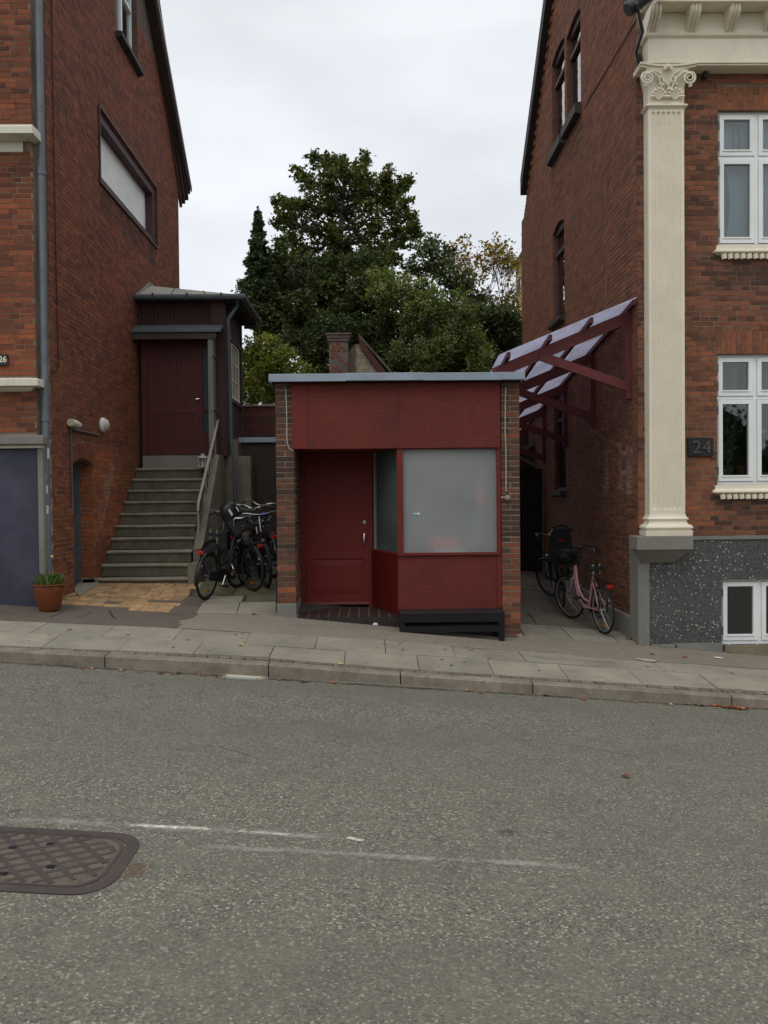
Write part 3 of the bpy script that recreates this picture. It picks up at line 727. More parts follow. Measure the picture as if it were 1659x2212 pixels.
def bluemat():
    m, t, b = nodes('blue_painted_panel')
    n = noise(t, 1.6, 5, 0.65); c = mix(t, ramp(t, n, [(0.4, gray(0)), (0.75, gray(1))]), (0.032, 0.032, 0.058), (0.07, 0.07, 0.105))
    n2 = noise(t, 3, 6, 0.7); c = mix(t, ramp(t, n2, [(0.55, gray(0)), (0.8, gray(.5))]), c, (0.03, 0.04, 0.05))
    t.links.new(c, b.inputs['Base Color']); b.inputs['Roughness'].default_value = .45; bump(t, b, noise(t, 50, 3), .15, .004); return m
mbox(-8, xj0-.001, 11.30, 11.309, 0.2, z(966, 11.3)).build('blue_panel', bluemat(), LB, label='dull dark blue painted panel between stone jambs')
mb = MB()
# basement door in the side wall
M_dgrey = paint('grey_door_paint', (0.12, 0.13, 0.13), 0.5, 0.1, 0.3, 4, 0.05, 30)
gzd = gz(XL, dy0+.4)
mb = MB(); mb.box(XL-.30, XL-.2, dy0, dy0+.07, gzd-.1, dz1+.1); mb.box(XL-.30, XL-.2, dy1-.07, dy1, gzd-.1, dz1+.1); mb.box(XL-.298, XL-.202, dy0+.07, dy1-.07, dz1-.0, dz1+.09)
bd = mb.build('basement_door', M_dgrey, LB, label='narrow grey door frame under the brick arch')
mbox(XL-.33, XL-.29, dy0+.07, dy1-.07, gzd-.1, dz1).build('door_leaf', paint('dark_door', (0.02, 0.022, 0.026), .5, .1, .1, 3, .05), bd)
frv = Fr((0, dy1+.001, 0), (1, 0, 0), (0, -1, 0)); st2 = Store(); za = gzd+.12; k = 0
while za < dz1:
    for a, b in (((XL-.195, XL-.004),) if k % 2 else ((XL-.195, XL-.105), (XL-.095, XL-.004))): put_brick(st2, wallL, frv, a, b, za, min(za+.056, dz1), .55+random.random()*.35, d=.004)
    za += .0667; k += 1
finish_bricks(st2, LB, M_brickL, 60)
mbox(XL-.2, XL+.03, dy1-.0, dy1+.22, gzd-.1, gzd+.10).build('door_kerb_stone', M_concrete, LB, bevel=.015)
# number plate 26
plx0, plx1 = A(-18, 776, Y=11.28).x, A(17, 776, Y=11.28).x; pz0, pz1 = z(788, 11.28), z(765, 11.28)
pl = mbox(plx0, plx1, 11.275, 11.30, pz0, pz1).build('number_plate', paint('dark_plate', (0.03, 0.03, 0.03), .5, .1, .3, 8, .1), LB, label='dark house number plate reading 26')
text_mesh('26', (pz1-pz0)*0.80, .002, 'digits', M_creamL, pl, (A(5.5, 777, Y=11.27).x, 11.272, (pz0+pz1)/2), width=0.95, offset=.003)
# things fixed on the left house
def pipe_thing(name, m, pts, r, label, cat, collars=(), wallN=None):
    t = thing(name, pts[-1], label, cat)
    MB().tube(pts, r, 14).build('pipe', m, t, smooth=True)
    for c in collars:
        MB().lathe([(r*1.0, -.03), (r*1.2, -.03), (r*1.2, .03), (r*1.0, .03)], c, n=16).build('collar', m, t, smooth=True)
    return t
px_ = A(92.5, 735, Y=11.36).x
dp = pipe_thing('downpipe', M_pipe, [(px_, 11.40, 9.2), (px_, 11.40, gz(px_, 11.4)+.0)], .046, 'thick blue grey downpipe at the corner of the left brick house, stickers near its foot', 'pipe', [(px_, 11.40, A(90, y_, Y=11.4).z) for y_ in (373, 905, 1198)])
M_stw = paint('sticker_white', (.6, .6, .62), .6, .1, .3, 20, 0); M_str = paint('sticker_pink', (.5, .2, .25), .6, .1, .3, 20, 0)
for y0_, y1_, m_, a0 in ((1022, 1036, M_stw, -2.0), (1092, 1110, M_stw, -1.6), (1095, 1101, M_str, -1.25), (968, 990, M_stw, -0.9), (1048, 1066, M_stw, -1.7)):
    z0_, z1_ = A(100, y1_, Y=11.36).z, A(100, y0_, Y=11.36).z; mb = MB()
    for k in range(5):
        a, b = a0+k*.16, a0+(k+1)*.16; R_ = .0475
        mb.quad((px_+R_*math.cos(a), 11.40+R_*math.sin(a), z0_), (px_+R_*math.cos(b), 11.40+R_*math.sin(b), z0_), (px_+R_*math.cos(b), 11.40+R_*math.sin(b), z1_), (px_+R_*math.cos(a), 11.40+R_*math.sin(a), z1_))
    mb.build('sticker', m_, dp)
rc = [(XL+.02, A(x_, y_, X=XL+.02).y, A(x_, y_, X=XL+.02).z) for x_, y_ in ((112, 0), (116, 300), (122, 600), (127, 785), (124, 800), (112, 802))]
M_redcable = paint('rusty_cable', (.07, .02, .015), .7)
tag(MB().tube(rc, .008, 6).build('wall_cable', M_redcable), 'thin rust red cable running down the side wall beside the thick downpipe', 'cable')
# bulkhead lamp + camera + conduits
Lp = lambda x_, y_, d=0.03: A(x_, y_, X=XL+d)
bl = thing('bulkhead_lamp', Lp(222, 919), 'round white bulkhead lamp on the brick side wall above the basement door', 'lamp')
c0 = Lp(219, 918, .0); MB().lathe([(.0, .0), (.115, .0), (.115, .04), (.10, .05)], (XL+.008, c0.y, c0.z), 'x', 24).build('lamp_base', M_white, bl, smooth=True)
MB().lathe([(.10, .045), (.096, .07), (.07, .10), (.035, .115), (.0, .118)], (XL+.008, c0.y, c0.z), 'x', 24).build('lamp_shade', paint('opal_glass', (.55, .53, .47), .35, .05, .1, 6, 0), bl, smooth=True)
sl_ = thing('security_light', Lp(160, 912), 'small cream motion sensor lamp pointing up the side passage beside the round lamp', 'lamp')
a_ = Lp(152, 912, .06); b_ = Vector((XL+.10, a_.y+.30, a_.z-.02))
M_sens = paint('cream_plastic', (.6, .58, .42), .45, .05, .1, 6, 0)
MB().tube([a_, a_.lerp(b_, .5), b_], [.055, .055, .03], 12).build('lamp_body', M_sens, sl_, smooth=True)
MB().sphere(a_.lerp(b_, .72)-Vector((0, 0, .03)), .035, 10).build('sensor', paint('sensor_eye', (.25, .28, .25), .3, 0, 0, 3, 0), sl_, smooth=True)
M_cond = paint('grey_conduit', (.12, .105, .10), .6, .1, .2, 6, 0)
cp = [Lp(153, 920, .02), Lp(154, 1000, .02), Lp(157, 1095, .02)]
tag(MB().tube([(XL+.02, cp[0].y, p.z) for p in cp], .014, 8).build('conduit', M_cond), 'thin grey conduit running straight down from the cream sensor lamp', 'conduit')
cq = [Lp(156, 926, .02), Lp(215, 941, .02)]; zq = (cq[0].z+cq[1].z)/2
tag(MB().tube([(XL+.02, cq[0].y, zq), (XL+.02, cq[1].y, zq)], .016, 8).build('conduit', M_cond), 'short dark conduit running sideways towards the round bulkhead lamp', 'conduit')

# ================================================================== RIGHT BUILDING
RB = thing('brick_house', (XR+2, 14, gz(XR, 12)), 'red brick house on the right with cream pilaster, mosaic plinth and white windows', 'house')
st = Store()
p1 = A(1196, 0, X=XR); p2 = A(1137, 430, X=XR); slR = (p1.z-p2.z)/(p2.y-p1.y)
YRR = (11.6+YBR)/2
def ztopR(u):
    v = u if u > YRR else 2*YRR-u
    return max(min(p2.z+(p2.y-v)*slR, 14), 9.3 if u < YRR else 0)
def hole_side(x_far, x_near, ysill_far, ytop_far, rise, px_rise=None):
    yn, yf_ = A(x_near, 800, X=XR).y, A(x_far, 800, X=XR).y
    return [yn, yf_, A(x_far, ysill_far, X=XR).z, A(x_far, ytop_far, X=XR).z, rise]
wA = hole_side(1228, 1258, 391/1.0, 88, .08); wB = hole_side(1196, 1223, 480, 205, .08)
# sill heights from near edges
wA[2] = A(1259, 314, X=XR).z; wA[3] = wA[2]+1.9
wB[2] = A(1222, 418, X=XR).z; wB[3] = wB[2]+1.9
wC = hole_side(1196, 1221, 0, 0, .10); wC[2] = A(1221, 676, X=XR).z; wC[3] = A(1196, 508, X=XR).z
wD = hole_side(1196, 1221, 0, 0, .14); wD[2] = A(1221, 1058, X=XR).z; wD[3] = A(1196, 868, X=XR).z
wA[2], wB[2] = A(1259, 212, X=XR).z, A(1222, 283, X=XR).z
wA[3], wB[3] = A(1229, 75, X=XR).z, A(1197, 133, X=XR).z
if wA[3]-wA[2] < 1.2: wA[3] = wA[2]+1.7
if wB[3]-wB[2] < 1.2: wB[3] = wB[2]+1.7
holesR = [tuple(wA), tuple(wB), tuple(wC), tuple(wD)]
mb = MB(); wall_body(mb, FR, 11.72, YBR, -0.7, 9, holesR, .4, ztopR, breaks=(YRR,)); wallR = mb.build('wall', M_mortarR, RB)
mbox(XR+.002, XR+.4, 11.45, 11.719, -0.7, 9.0).build('corner_wall', M_mortarR, RB)
mbox(XR+.002, XR+6, YBR-.3, YBR+.002, -.7, p2.z-.3).build('rear_wall', M_mortarR, RB)
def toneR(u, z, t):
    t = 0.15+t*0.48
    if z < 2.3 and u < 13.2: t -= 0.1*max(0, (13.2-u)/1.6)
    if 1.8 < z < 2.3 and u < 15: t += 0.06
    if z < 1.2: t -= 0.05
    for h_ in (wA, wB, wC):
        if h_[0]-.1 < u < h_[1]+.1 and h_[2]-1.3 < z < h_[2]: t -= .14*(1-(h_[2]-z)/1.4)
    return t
gr_ = [(A(1340, 1010, X=XR), .10), (A(1358, 1015, X=XR), .10), (A(1310, 1018, X=XR), .09)]
def paleR(u, z):
    v = 0
    for g, r in gr_:
        if abs(u-g.y) < r*1.3 and abs(z-g.z) < .33: v = max(v, .35)
    return v
def capR(z_): d = (z_-p2.z)/slR; return (11.42, p2.y-d)
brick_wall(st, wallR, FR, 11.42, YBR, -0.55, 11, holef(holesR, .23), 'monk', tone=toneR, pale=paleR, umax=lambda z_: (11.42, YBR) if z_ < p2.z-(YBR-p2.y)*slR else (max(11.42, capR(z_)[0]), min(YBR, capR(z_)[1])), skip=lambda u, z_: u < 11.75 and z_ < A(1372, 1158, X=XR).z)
for h in holesR: voussoirs(st, wallR, FR, h[0], h[1], h[3], h[4], .23, .3)
for i, h in enumerate(holesR):
    side_window(RB, FR, h[0], h[1], h[2], h[3], h[4], M_brownm, M_glass, dep=.055, trans=.7, mull=False, sh=.15 if i < 2 else .07)
# far reveals of the side windows show brick ends
for h in holesR:
    fr = Fr((0, h[1], 0), (1, 0, 0), (0, -1, 0)); k = 0; zz = h[2]
    while zz < h[3]+h[4]*.3:
        put_brick(st, wallR, fr, XR+.004, XR+.054, zz+.004, zz+.058, .15+random.random()*.25, d=.006); zz += .0667
M_roofR = paint('roof_edge_dark', (0.035, 0.03, 0.03), .7, .2, .3, 3, .15, 40)
mb = MB(); ovR = .15; yeR = A(1124, 436, X=XR-ovR).y; zeR = p2.z-(yeR-p2.y)*slR; yfR = 2*YRR-yeR
for (ya, za) in ((yeR, zeR), (11.0, 9.2)):
    zt_ = ztopR(YRR)
    mb.prism([(XR-ovR, ya, za-.03), (XR-ovR, YRR, zt_-.03), (XR-ovR, YRR, zt_+.34), (XR-ovR, ya, za+.34)], (7, 0, 0))
mb.build('roof', M_roofR, RB)
mb = MB(); k = 0   # corbel course under the verge
yy = yeR-.15
while yy > YRR+.2:
    zz = ztopR(yy)-.10; cb = MB(); cb.use = True; cb.tone = .3+random.random()*.3; cb.box(XR-.03, XR+.01, yy-.05, yy+.05, zz-.10, zz); cb.build('corbel_brick', M_brickR, RB); yy -= .16

# ---- front facade
zf = lambda py, Y=YF, x=1500: A(x, py, Y=Y).z
xf = lambda px, Y=YF, y=700: A(px, y, Y=Y).x
XW1 = xf(1551.5, y=380); Wd = 1.06; XW2 = XW1+Wd
winU = (XW1, XW2, zf(531), zf(238), 0); winM = (xf(1549, y=900), xf(1549, y=900)+Wd, zf(1048), zf(765), 0)
winB = (xf(1557, y=1320), xf(1557, y=1320)+Wd, zf(1393), zf(1252), 0)
zpl = zf(1158)
holesF = [winU, winM]
mb = MB(); wall_body(mb, Ff(YF), XR, 8.5, zpl, 9.0, holesF, .3); wallF = mb.build('facade_wall', M_mortar, RB)
xp0, xp1 = xf(1393, y=700), xf(1478, y=700)
def toneF(u, z_, t):
    t = .04+t*.64
    if zf(1140) < z_ < zf(985) and u < xf(1535): t += .24
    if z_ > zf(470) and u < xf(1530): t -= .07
    if z_ > zf(235): t += .03
    if u < xp0: t -= .12
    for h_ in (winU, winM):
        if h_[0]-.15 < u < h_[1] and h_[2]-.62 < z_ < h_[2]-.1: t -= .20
    return t
hff = holef(holesF, .30)
def hF(z_): return hff(z_)+[(xp0+.0, xp1-.02)] + ([(XR, 9)] if z_ > zf(140) else [])
brick_wall(st, wallF, Ff(YF), XR-.006, 6.6, zpl+.01, 8.6, hF, 'cross', pitch=.0655, tone=toneF)
for h in holesF: voussoirs(st, wallF, Ff(YF), h[0], h[1], h[3], 0, .30, .5)
finish_bricks(st, RB, M_brickR, 300)
# mosaic plinth
def mosaic():
    m, t, b = nodes('mosaic_tesserae')
    g = N(t, 'ShaderNodeNewGeometry'); s_ = 1/0.018
    mp = N(t, 'ShaderNodeVectorMath', operation='SCALE'); mp.inputs['Scale'].default_value = s_; t.links.new(g.outputs['Position'], mp.inputs[0])
    fl = N(t, 'ShaderNodeVectorMath', operation='FLOOR'); t.links.new(mp.outputs[0], fl.inputs[0])
    sx = N(t, 'ShaderNodeSeparateXYZ'); t.links.new(fl.outputs[0], sx.inputs[0]); cx_ = N(t, 'ShaderNodeCombineXYZ')
    t.links.new(sx.outputs[0], cx_.inputs[0]); t.links.new(sx.outputs[2], cx_.inputs[2])
    wn = N(t, 'ShaderNodeTexWhiteNoise'); wn.noise_dimensions = '3D'; t.links.new(cx_.outputs[0], wn.inputs['Vector'])
    r = N(t, 'ShaderNodeValToRGB'); r.color_ramp.interpolation = 'CONSTANT'; e = r.color_ramp.elements
    st_ = [(0, (.038, .038, .037)), (.25, (.06, .06, .058)), (.55, (.095, .094, .09)), (.85, (.14, .138, .13)), (.952, (.13, .075, .07)), (.965, (.50, .49, .44))]
    while len(e) < len(st_): e.new(.5)
    for k_, (p_, c_) in enumerate(st_): e[k_].position = p_; e[k_].color = (*c_, 1)
    t.links.new(wn.outputs[0], r.inputs[0])
    fr_ = N(t, 'ShaderNodeVectorMath', operation='FRACTION'); t.links.new(mp.outputs[0], fr_.inputs[0]); sf = N(t, 'ShaderNodeSeparateXYZ'); t.links.new(fr_.outputs[0], sf.inputs[0])
    def edge(o):
        a = N(t, 'ShaderNodeMath', operation='SUBTRACT'); t.links.new(o, a.inputs[0]); a.inputs[1].default_value = .5
        ab = N(t, 'ShaderNodeMath', operation='ABSOLUTE'); t.links.new(a.outputs[0], ab.inputs[0])
        gt = N(t, 'ShaderNodeMath', operation='GREATER_THAN'); t.links.new(ab.outputs[0], gt.inputs[0]); gt.inputs[1].default_value = .42; return gt.outputs[0]
    mx = N(t, 'ShaderNodeMath', operation='MAXIMUM'); t.links.new(edge(sf.outputs[0]), mx.inputs[0]); t.links.new(edge(sf.outputs[2]), mx.inputs[1])
    c = mix(t, mx.outputs[0], r.outputs[0], (.07, .07, .068))
    n = noise(t, 1.3, 5, .7); c = mix(t, ramp(t, n, [(.5, gray(0)), (.8, gray(.6))]), c, (.10, .10, .098))
    t.links.new(c, b.inputs['Base Color']); b.inputs['Roughness'].default_value = .45
    inv = N(t, 'ShaderNodeMath', operation='SUBTRACT'); inv.inputs[0].default_value = 1; t.links.new(mx.outputs[0], inv.inputs[1]); bump(t, b, inv.outputs[0], .5, .003)
    return m
xq = xf(1401, y=1300)
mb = MB(); wall_body(mb, Ff(YF-.03), xq, 8.5, -.9, zpl-.02, [winB], .3, ztop=lambda u: zpl-.02); mb.build('mosaic_plinth', mosaic(), RB, label='dark plinth of tiny black grey and white mosaic pieces')
mbox(xf(1490, y=1160), 8.5, YF-.05, YF-.0305, zpl-.045, zpl+.004).build('plinth_ledge', M_concrete, RB)
mbox(XR-.03, xq-.001, YF-.06, YF+.32, -.9, zf(1186)).build('corner_stone', M_concrete, RB, bevel=.012)
mb = MB(); gy_ = [11.72, 13, 14.5, 16, 17.4]
for a, b in zip(gy_, gy_[1:]):
    z0a, z0b = gz(XR, a), gz(XR, b); mb.hexa([(XR-.06, a, -1), (XR+.02, a, -1), (XR+.02, b, -1), (XR-.06, b, -1), (XR-.03, a, z0a+.30), (XR+.02, a, z0a+.34), (XR+.02, b, z0b+.30), (XR-.03, b, z0b+.27)])
mb.build('side_plinth', M_concrete, RB)
for xa, xb, ht, m_ in ((xf(1401), xf(1458, y=1390), .05, M_concrete), (xf(1455, y=1385), xf(1556, y=1385), .12, M_concrete), (xf(1557), 8.5, .15, paint('sandy_foot', (.2, .17, .11), .9, .2, .4, 5, .3))):
    mb = MB(); za, zb_ = gz(xa, 11.35), gz(xb, 11.35)
    mb.hexa([(xa, YF-.07, za-.3), (xb, YF-.07, zb_-.3), (xb, YF-.03, zb_-.3), (xa, YF-.03, za-.3), (xa, YF-.07, zb_+ht), (xb, YF-.07, zb_+ht), (xb, YF-.031, zb_+ht), (xa, YF-.031, zb_+ht)])
    if ht > .14: mb = MB().box(xa+.02, xb, YF-.075, YF-.0305, za-.6, winB[2]-.004)
    mb.build('foot_course', m_, RB)
# pedestal block
zb0, zb1 = zf(1187, 11.1), zf(1158, 11.1)
PB = MB(); xa, xb = xf(1373, 11.15, 1170), xf(1497, 11.1, 1170)
PB.box(xa, xb, 11.08, YF+.05, zb0, zb1); 
zb2 = zf(1216, 11.25)
PB.hexa([(xa+.12, YF-.07, zb2), (xb-.16, YF-.07, zb2), (xb-.16, YF, zb2), (xa+.12, YF, zb2), (xa+.03, 11.1, zb0-.002), (xb-.03, 11.1, zb0-.002), (xb-.03, YF, zb0-.002), (xa+.03, YF, zb0-.002)])
PB.build('pedestal', M_concrete, RB, bevel=.008, label='grey rendered block carrying the pilaster')
# pilaster
Yp = 11.20; xs0, xs1 = xf(1402, Yp, 700), xf(1479, Yp, 700); zs1, zs0 = zf(232, Yp), zf(1117, Yp)
pil = MB(); nfl = 6; Wp = xs1-xs0; mar = .035; pitchf = (Wp-2*mar)/nfl; rfl = pitchf*.40
zt0, zt1 = zs0+.10, zs1-.05
zrows = [zs0, zt0]+[zt0+rfl*(1-math.cos(math.pi/2*k/4)) for k in range(1, 5)]+lsp(zt0+rfl+.3, zt1-rfl-.3, 6)+[zt1-rfl*(1-math.cos(math.pi/2*k/4)) for k in range(4, -1, -1)]+[zs1]
ucs = [xs0+mar+pitchf*(i+.5) for i in range(nfl)]
rows = []
for zz in zrows:
    if zz <= zt0 or zz >= zt1: k = 0.0
    elif zz < zt0+rfl: k = math.sqrt(max(0, 1-((zt0+rfl-zz)/rfl)**2))
    elif zz > zt1-rfl: k = math.sqrt(max(0, 1-((zz-zt1+rfl)/rfl)**2))
    else: k = 1
    P = [(xs0, YF+.01), (xs0, Yp)]
    for uc in ucs:
        for j in range(9):
            a = math.pi-math.pi*j/8; P.append((uc+rfl*k*math.cos(a), Yp+rfl*.95*k*math.sin(a)))
    P += [(xs1, Yp), (xs1, YF+.01)]
    rows.append(pil.add([(x, y, zz) for x, y in P])); npp = len(P)
for a, b in zip(rows, rows[1:]):
    for i in range(npp-1): pil.face((a+i, a+i+1, b+i+1, b+i))
plo = pil.build('pilaster', M_cream, RB, label='tall cream fluted pilaster with a scrolled capital')
def ringmold(mb, prof, xa, xb, Yb):
    n = len(prof); L_ = []
    for p, z_ in prof: L_.append(mb.add([(xa-p, Yb, z_), (xa-p, Yp-p, z_), (xb+p, Yp-p, z_), (xb+p, Yb, z_)]))
    for a, b in zip(L_, L_[1:]):
        for i in range(3): mb.face((a+i, a+i+1, b+i+1, b+i))
    mb.face((L_[0], L_[0]+1, L_[0]+2, L_[0]+3)); mb.face((L_[-1]+3, L_[-1]+2, L_[-1]+1, L_[-1]))
def torus_prof(r0_, z_, h, n=6): return [(r0_+h/2*math.sin(math.pi*k/n)*.9, z_+h*k/n) for k in range(n+1)]
mb = MB(); zB = lambda y: zf(y, 11.15)
ringmold(mb, [(.07, zB(1157)), (.075, zB(1146))]+[(.075, zB(1145.9))]+torus_prof(.045, zB(1145), zB(1133)-zB(1145))+[(.03, zB(1132.5)), (.015, zB(1128)), (.015, zB(1125))]+torus_prof(.015, zB(1124), zB(1117)-zB(1124))+[(0.006, zB(1114)), (.0, zB(1110))], xs0, xs1, YF+.01)
mb.build('base_moulding', M_cream, plo)
mb = MB(); ringmold(mb, [(.0, zs1-.02), (.02, zs1)]+torus_prof(.025, zs1, .035)+[(.0, zs1+.05)], xs0, xs1, YF+.01); mb.build('astragal', M_cream, plo)
# capital: bell, abacus, scrolls, acanthus
zc0, zc1 = zs1+.04, zf(143, 11.1); hC = zc1-zc0; xm = (xs0+xs1)/2
mb = MB(); ringmold(mb, [(.0, zc0), (.004, zc0+hC*.5), (.03, zc0+hC*.8), (.05, zc1)], xs0, xs1, YF+.01); mb.build('bell', M_cream, plo)
mb = MB(); zA0, zA1 = zc1, zf(130, 11.05)
n = 14; hw = Wp/2+.13
ft = []
for k in range(n+1):
    u = -1+2*k/n; ft.append((xm+u*hw, Yp-.115+.075*(1-u*u)))
for (g, z0_, z1_) in ((-.02, zA0, zA0+(zA1-zA0)*.55), (.008, zA0+(zA1-zA0)*.55, zA1)):
    a = mb.add([(xm+(x-xm)*(1+g), y-g, z0_) for x, y in ft]+[(ft[-1][0], YF, z0_), (ft[0][0], YF, z0_)]); b = mb.add([(xm+(x-xm)*(1+g), y-g, z1_) for x, y in ft]+[(ft[-1][0], YF, z1_), (ft[0][0], YF, z1_)]); q = n+3
    for i in range(q): mb.face((a+i, a+(i+1) % q, b+(i+1) % q, b+i))
    mb.face(tuple(range(a+q-1, a-1, -1))); mb.face(tuple(range(b, b+q)))
mb.build('abacus', M_cream, plo)
for sg in (-1, 1):
    mb = MB(); cxv, czv = xm+sg*(Wp/2+.035), zc0+hC*.68; pts = []; rad = []
    for k in range(40):   # scroll spiral
        a = math.pi*.5+k/39*math.pi*4.2; rr = .075*(1-k/39)**.8+.008
        pts.append((cxv+sg*-rr*math.cos(a)*1.0, Yp-.085-.02*k/39, czv+rr*math.sin(a))); rad.append(.016*(1-.55*k/39))
    stem = [(xm+sg*(Wp*.12), Yp-.02, zc0+hC*.34), (xm+sg*(Wp*.16), Yp-.04, zc0+hC*.5), (xm+sg*(Wp*.26), Yp-.06, zc0+hC*.72), (xm+sg*(Wp*.42), Yp-.08, zc0+hC*.86)]
    mb.tube(stem+pts[2:], [.012, .014, .016, .016]+rad[2:], 8); mb.build('volute', M_cream, plo, smooth=True)
    mb = MB().tube([(xm+sg*(Wp*.10), Yp-.015, zc0+hC*.34), (xm+sg*Wp*.05, Yp-.03, zc0+hC*.6), (xm+sg*Wp*.18, Yp-.05, zc0+hC*.83), (xm+sg*Wp*.36, Yp-.06, zc0+hC*.93)], [.01, .012, .012, .006], 7)
    mb.sphere((cxv+sg*.02, Yp-.07, czv-.085), .028, 8).build('stalk', M_cream, plo, smooth=True)
    mb = MB()   # acanthus: fan of curled lobes
    lx = xm+sg*Wp*.23
    for k in range(7):
        a = math.radians(-75+25*k); ln = hC*(.30-.02*abs(k-3))
        P_ = [(lx, Yp-.006, zc0+hC*.12), (lx+math.sin(a)*ln*.5, Yp-.03, zc0+hC*.12+math.cos(a)*ln*.6+.02), (lx+math.sin(a)*ln, Yp-.055, zc0+hC*.12+math.cos(a)*ln), (lx+math.sin(a)*ln*1.08, Yp-.07, zc0+hC*.10+math.cos(a)*ln*.9)]
        mb.tube(P_, [.008, .02, .017, .006], 7)
    mb.build('acanthus_leaf', M_cream, plo, smooth=True)
mb = MB()
for k in range(9):
    a = math.radians(-120+30*k); mb.tube([(xm, Yp-.045, zA0-.01), (xm+.035*math.sin(a), Yp-.085, zA0-.005+.03*math.cos(a)), (xm+.06*math.sin(a), Yp-.08, zA0-.01+.05*math.cos(a))], [.012, .016, .01], 6)
mb.sphere((xm, Yp-.09, zA0), .022, 8).build('flower', M_cream, plo, smooth=True)
mb = MB()
for k in range(12):
    x_ = xm+random.uniform(-.8, .8)*Wp*.45; z_ = zc0+hC*random.uniform(.4, .78)
    mb.tube([(x_, Yp-.01, z_-.03), (x_+.01, Yp-.045, z_), (x_+random.uniform(-.03, .03), Yp-.05, z_+.03)], [.012, .018, .006], 6)
mb.build('foliage_relief', M_cream, plo, smooth=True)
# entablature
xa = xf(1392, 11.2, 100)
zz = lambda py: zf(py, 11.15)
moul = MB(); Yq = 11.17
prof = [(0.0, zf(141, Yq)), (.0, zf(137, Yq)), (.018, zf(137, Yq)), (.018, zf(134, Yq)), (.0, zf(133, Yq)), (.0, zf(83, Yq)), (.035, zf(79, Yq)), (.045, zf(74, Yq)), (.02, zf(73, Yq)), (.02, zf(30, Yq))]
def ent(prof, x0, name, m, **k):
    mb = MB(); L_ = [mb.add([(x0-p, YF+.3, z_), (x0-p, Yq-p, z_), (8.5, Yq-p, z_)]) for p, z_ in prof]
    for a, b in zip(L_, L_[1:]):
        for i in range(2): mb.face((a+i, a+i+1, b+i+1, b+i))
    c = mb.add([(8.5, YF+.3, prof[0][1]), (8.5, YF+.3, prof[-1][1])]); mb.face((L_[0], L_[0]+1, L_[0]+2, c)); mb.face((L_[-1]+2, L_[-1]+1, L_[-1], c+1))
    return mb.build(name, m, RB, **k)
fz_ = ent(prof, xa+.04, 'frieze', M_cream, label='plain cream frieze carrying the cornice brackets')
zcor = A(1550, 3, Y=10.90).z
mb = MB().box(xa+.06, 8.5, 10.90, YF+.3, zcor, zcor+.12); mb.box(xa+.0, 8.5, 10.84, YF+.3, zcor+.122, zcor+.35); cor = mb.build('cornice', M_cream, RB, bevel=.01)
for k in range(11):   # scrolled brackets
    xk = xf(1413, Yq, 50)+k*xf(1543-1413+829.5, 10.95, 50)*1.0 if False else xf(1419, 10.95, 45)+k*.497
    if xk > 8: break
    P_ = []
    for q in range(11):
        u = q/10; P_.append((xk-.07, Yq-.02-(.21*(.5-.5*math.cos(math.pi*min(1, u*1.25)))**.8+.012*math.sin(u*6.28)), zf(70, Yq)+(zcor-zf(70, Yq))*u))
    P_ += [(xk-.07, Yq-.01, zcor), (xk-.07, Yq-.01, zf(70, Yq))]
    mb = MB().prism(P_, (.14, 0, 0))
    for g in (-.04, 0, .04): mb.tube([(xk+g, p[1]-.006, p[2]) for p in P_[:11]], .014, 6)
    mb.build('bracket', M_cream, cor)
M_gutb = paint('black_gutter', (.03, .03, .033), .35, .1, .2, 4, 0)
g0 = A(1355, 22, Y=10.7); g1 = A(1440, -38, Y=10.7)
tag(MB().tube([g0, g0.lerp(g1, .03), g0.lerp(g1, .3), g0.lerp(g1, .31), g1], [.08, .09, .09, .08, .08], 16).build('gutter', M_gutb, smooth=True), 'black round gutter end sticking out past the cream cornice', 'gutter')
tag(MB().tube([(g0.x+.05, 10.5, g0.z-.02), (XR-.05, 11.0, g0.z-.10), (XR-.04, 11.3, g0.z-.2), (XR+.03, 11.38, g0.z-.35), (XR+.03, 11.38, zf(120))], .022, 8).build('corner_cable_pipe', M_gutb, smooth=True), 'thin dark pipe bending round the corner beneath the black gutter end', 'pipe')
def corner_cable(): 
    a, b, c = A(1376, 40, X=XR-.012), A(1262, 232, X=XR-.012), A(1190, 345, X=XR-.012)
    return [a, b]
tag(MB().tube(corner_cable(), .007, 6).build('wall_cable', M_gutb), 'straight black cable along the brick side wall, from the gutter to the upper windows', 'cable')
M_thin = paint('pale_wire', (.28, .2, .16), .7)
for px0, y0_, y1_, lb in ((1309, 372, 780, 'pale vertical wire on the right side wall nearer the street'), (1206-82+15, 640, 770, None)):
    a, b = A(px0, y0_, X=XR-.01), A(px0, y1_, X=XR-.01)
    if lb: tag(MB().tube([a, (a.x, a.y, b.z)], .004, 5).build('wall_wire', M_thin), lb, 'wire')
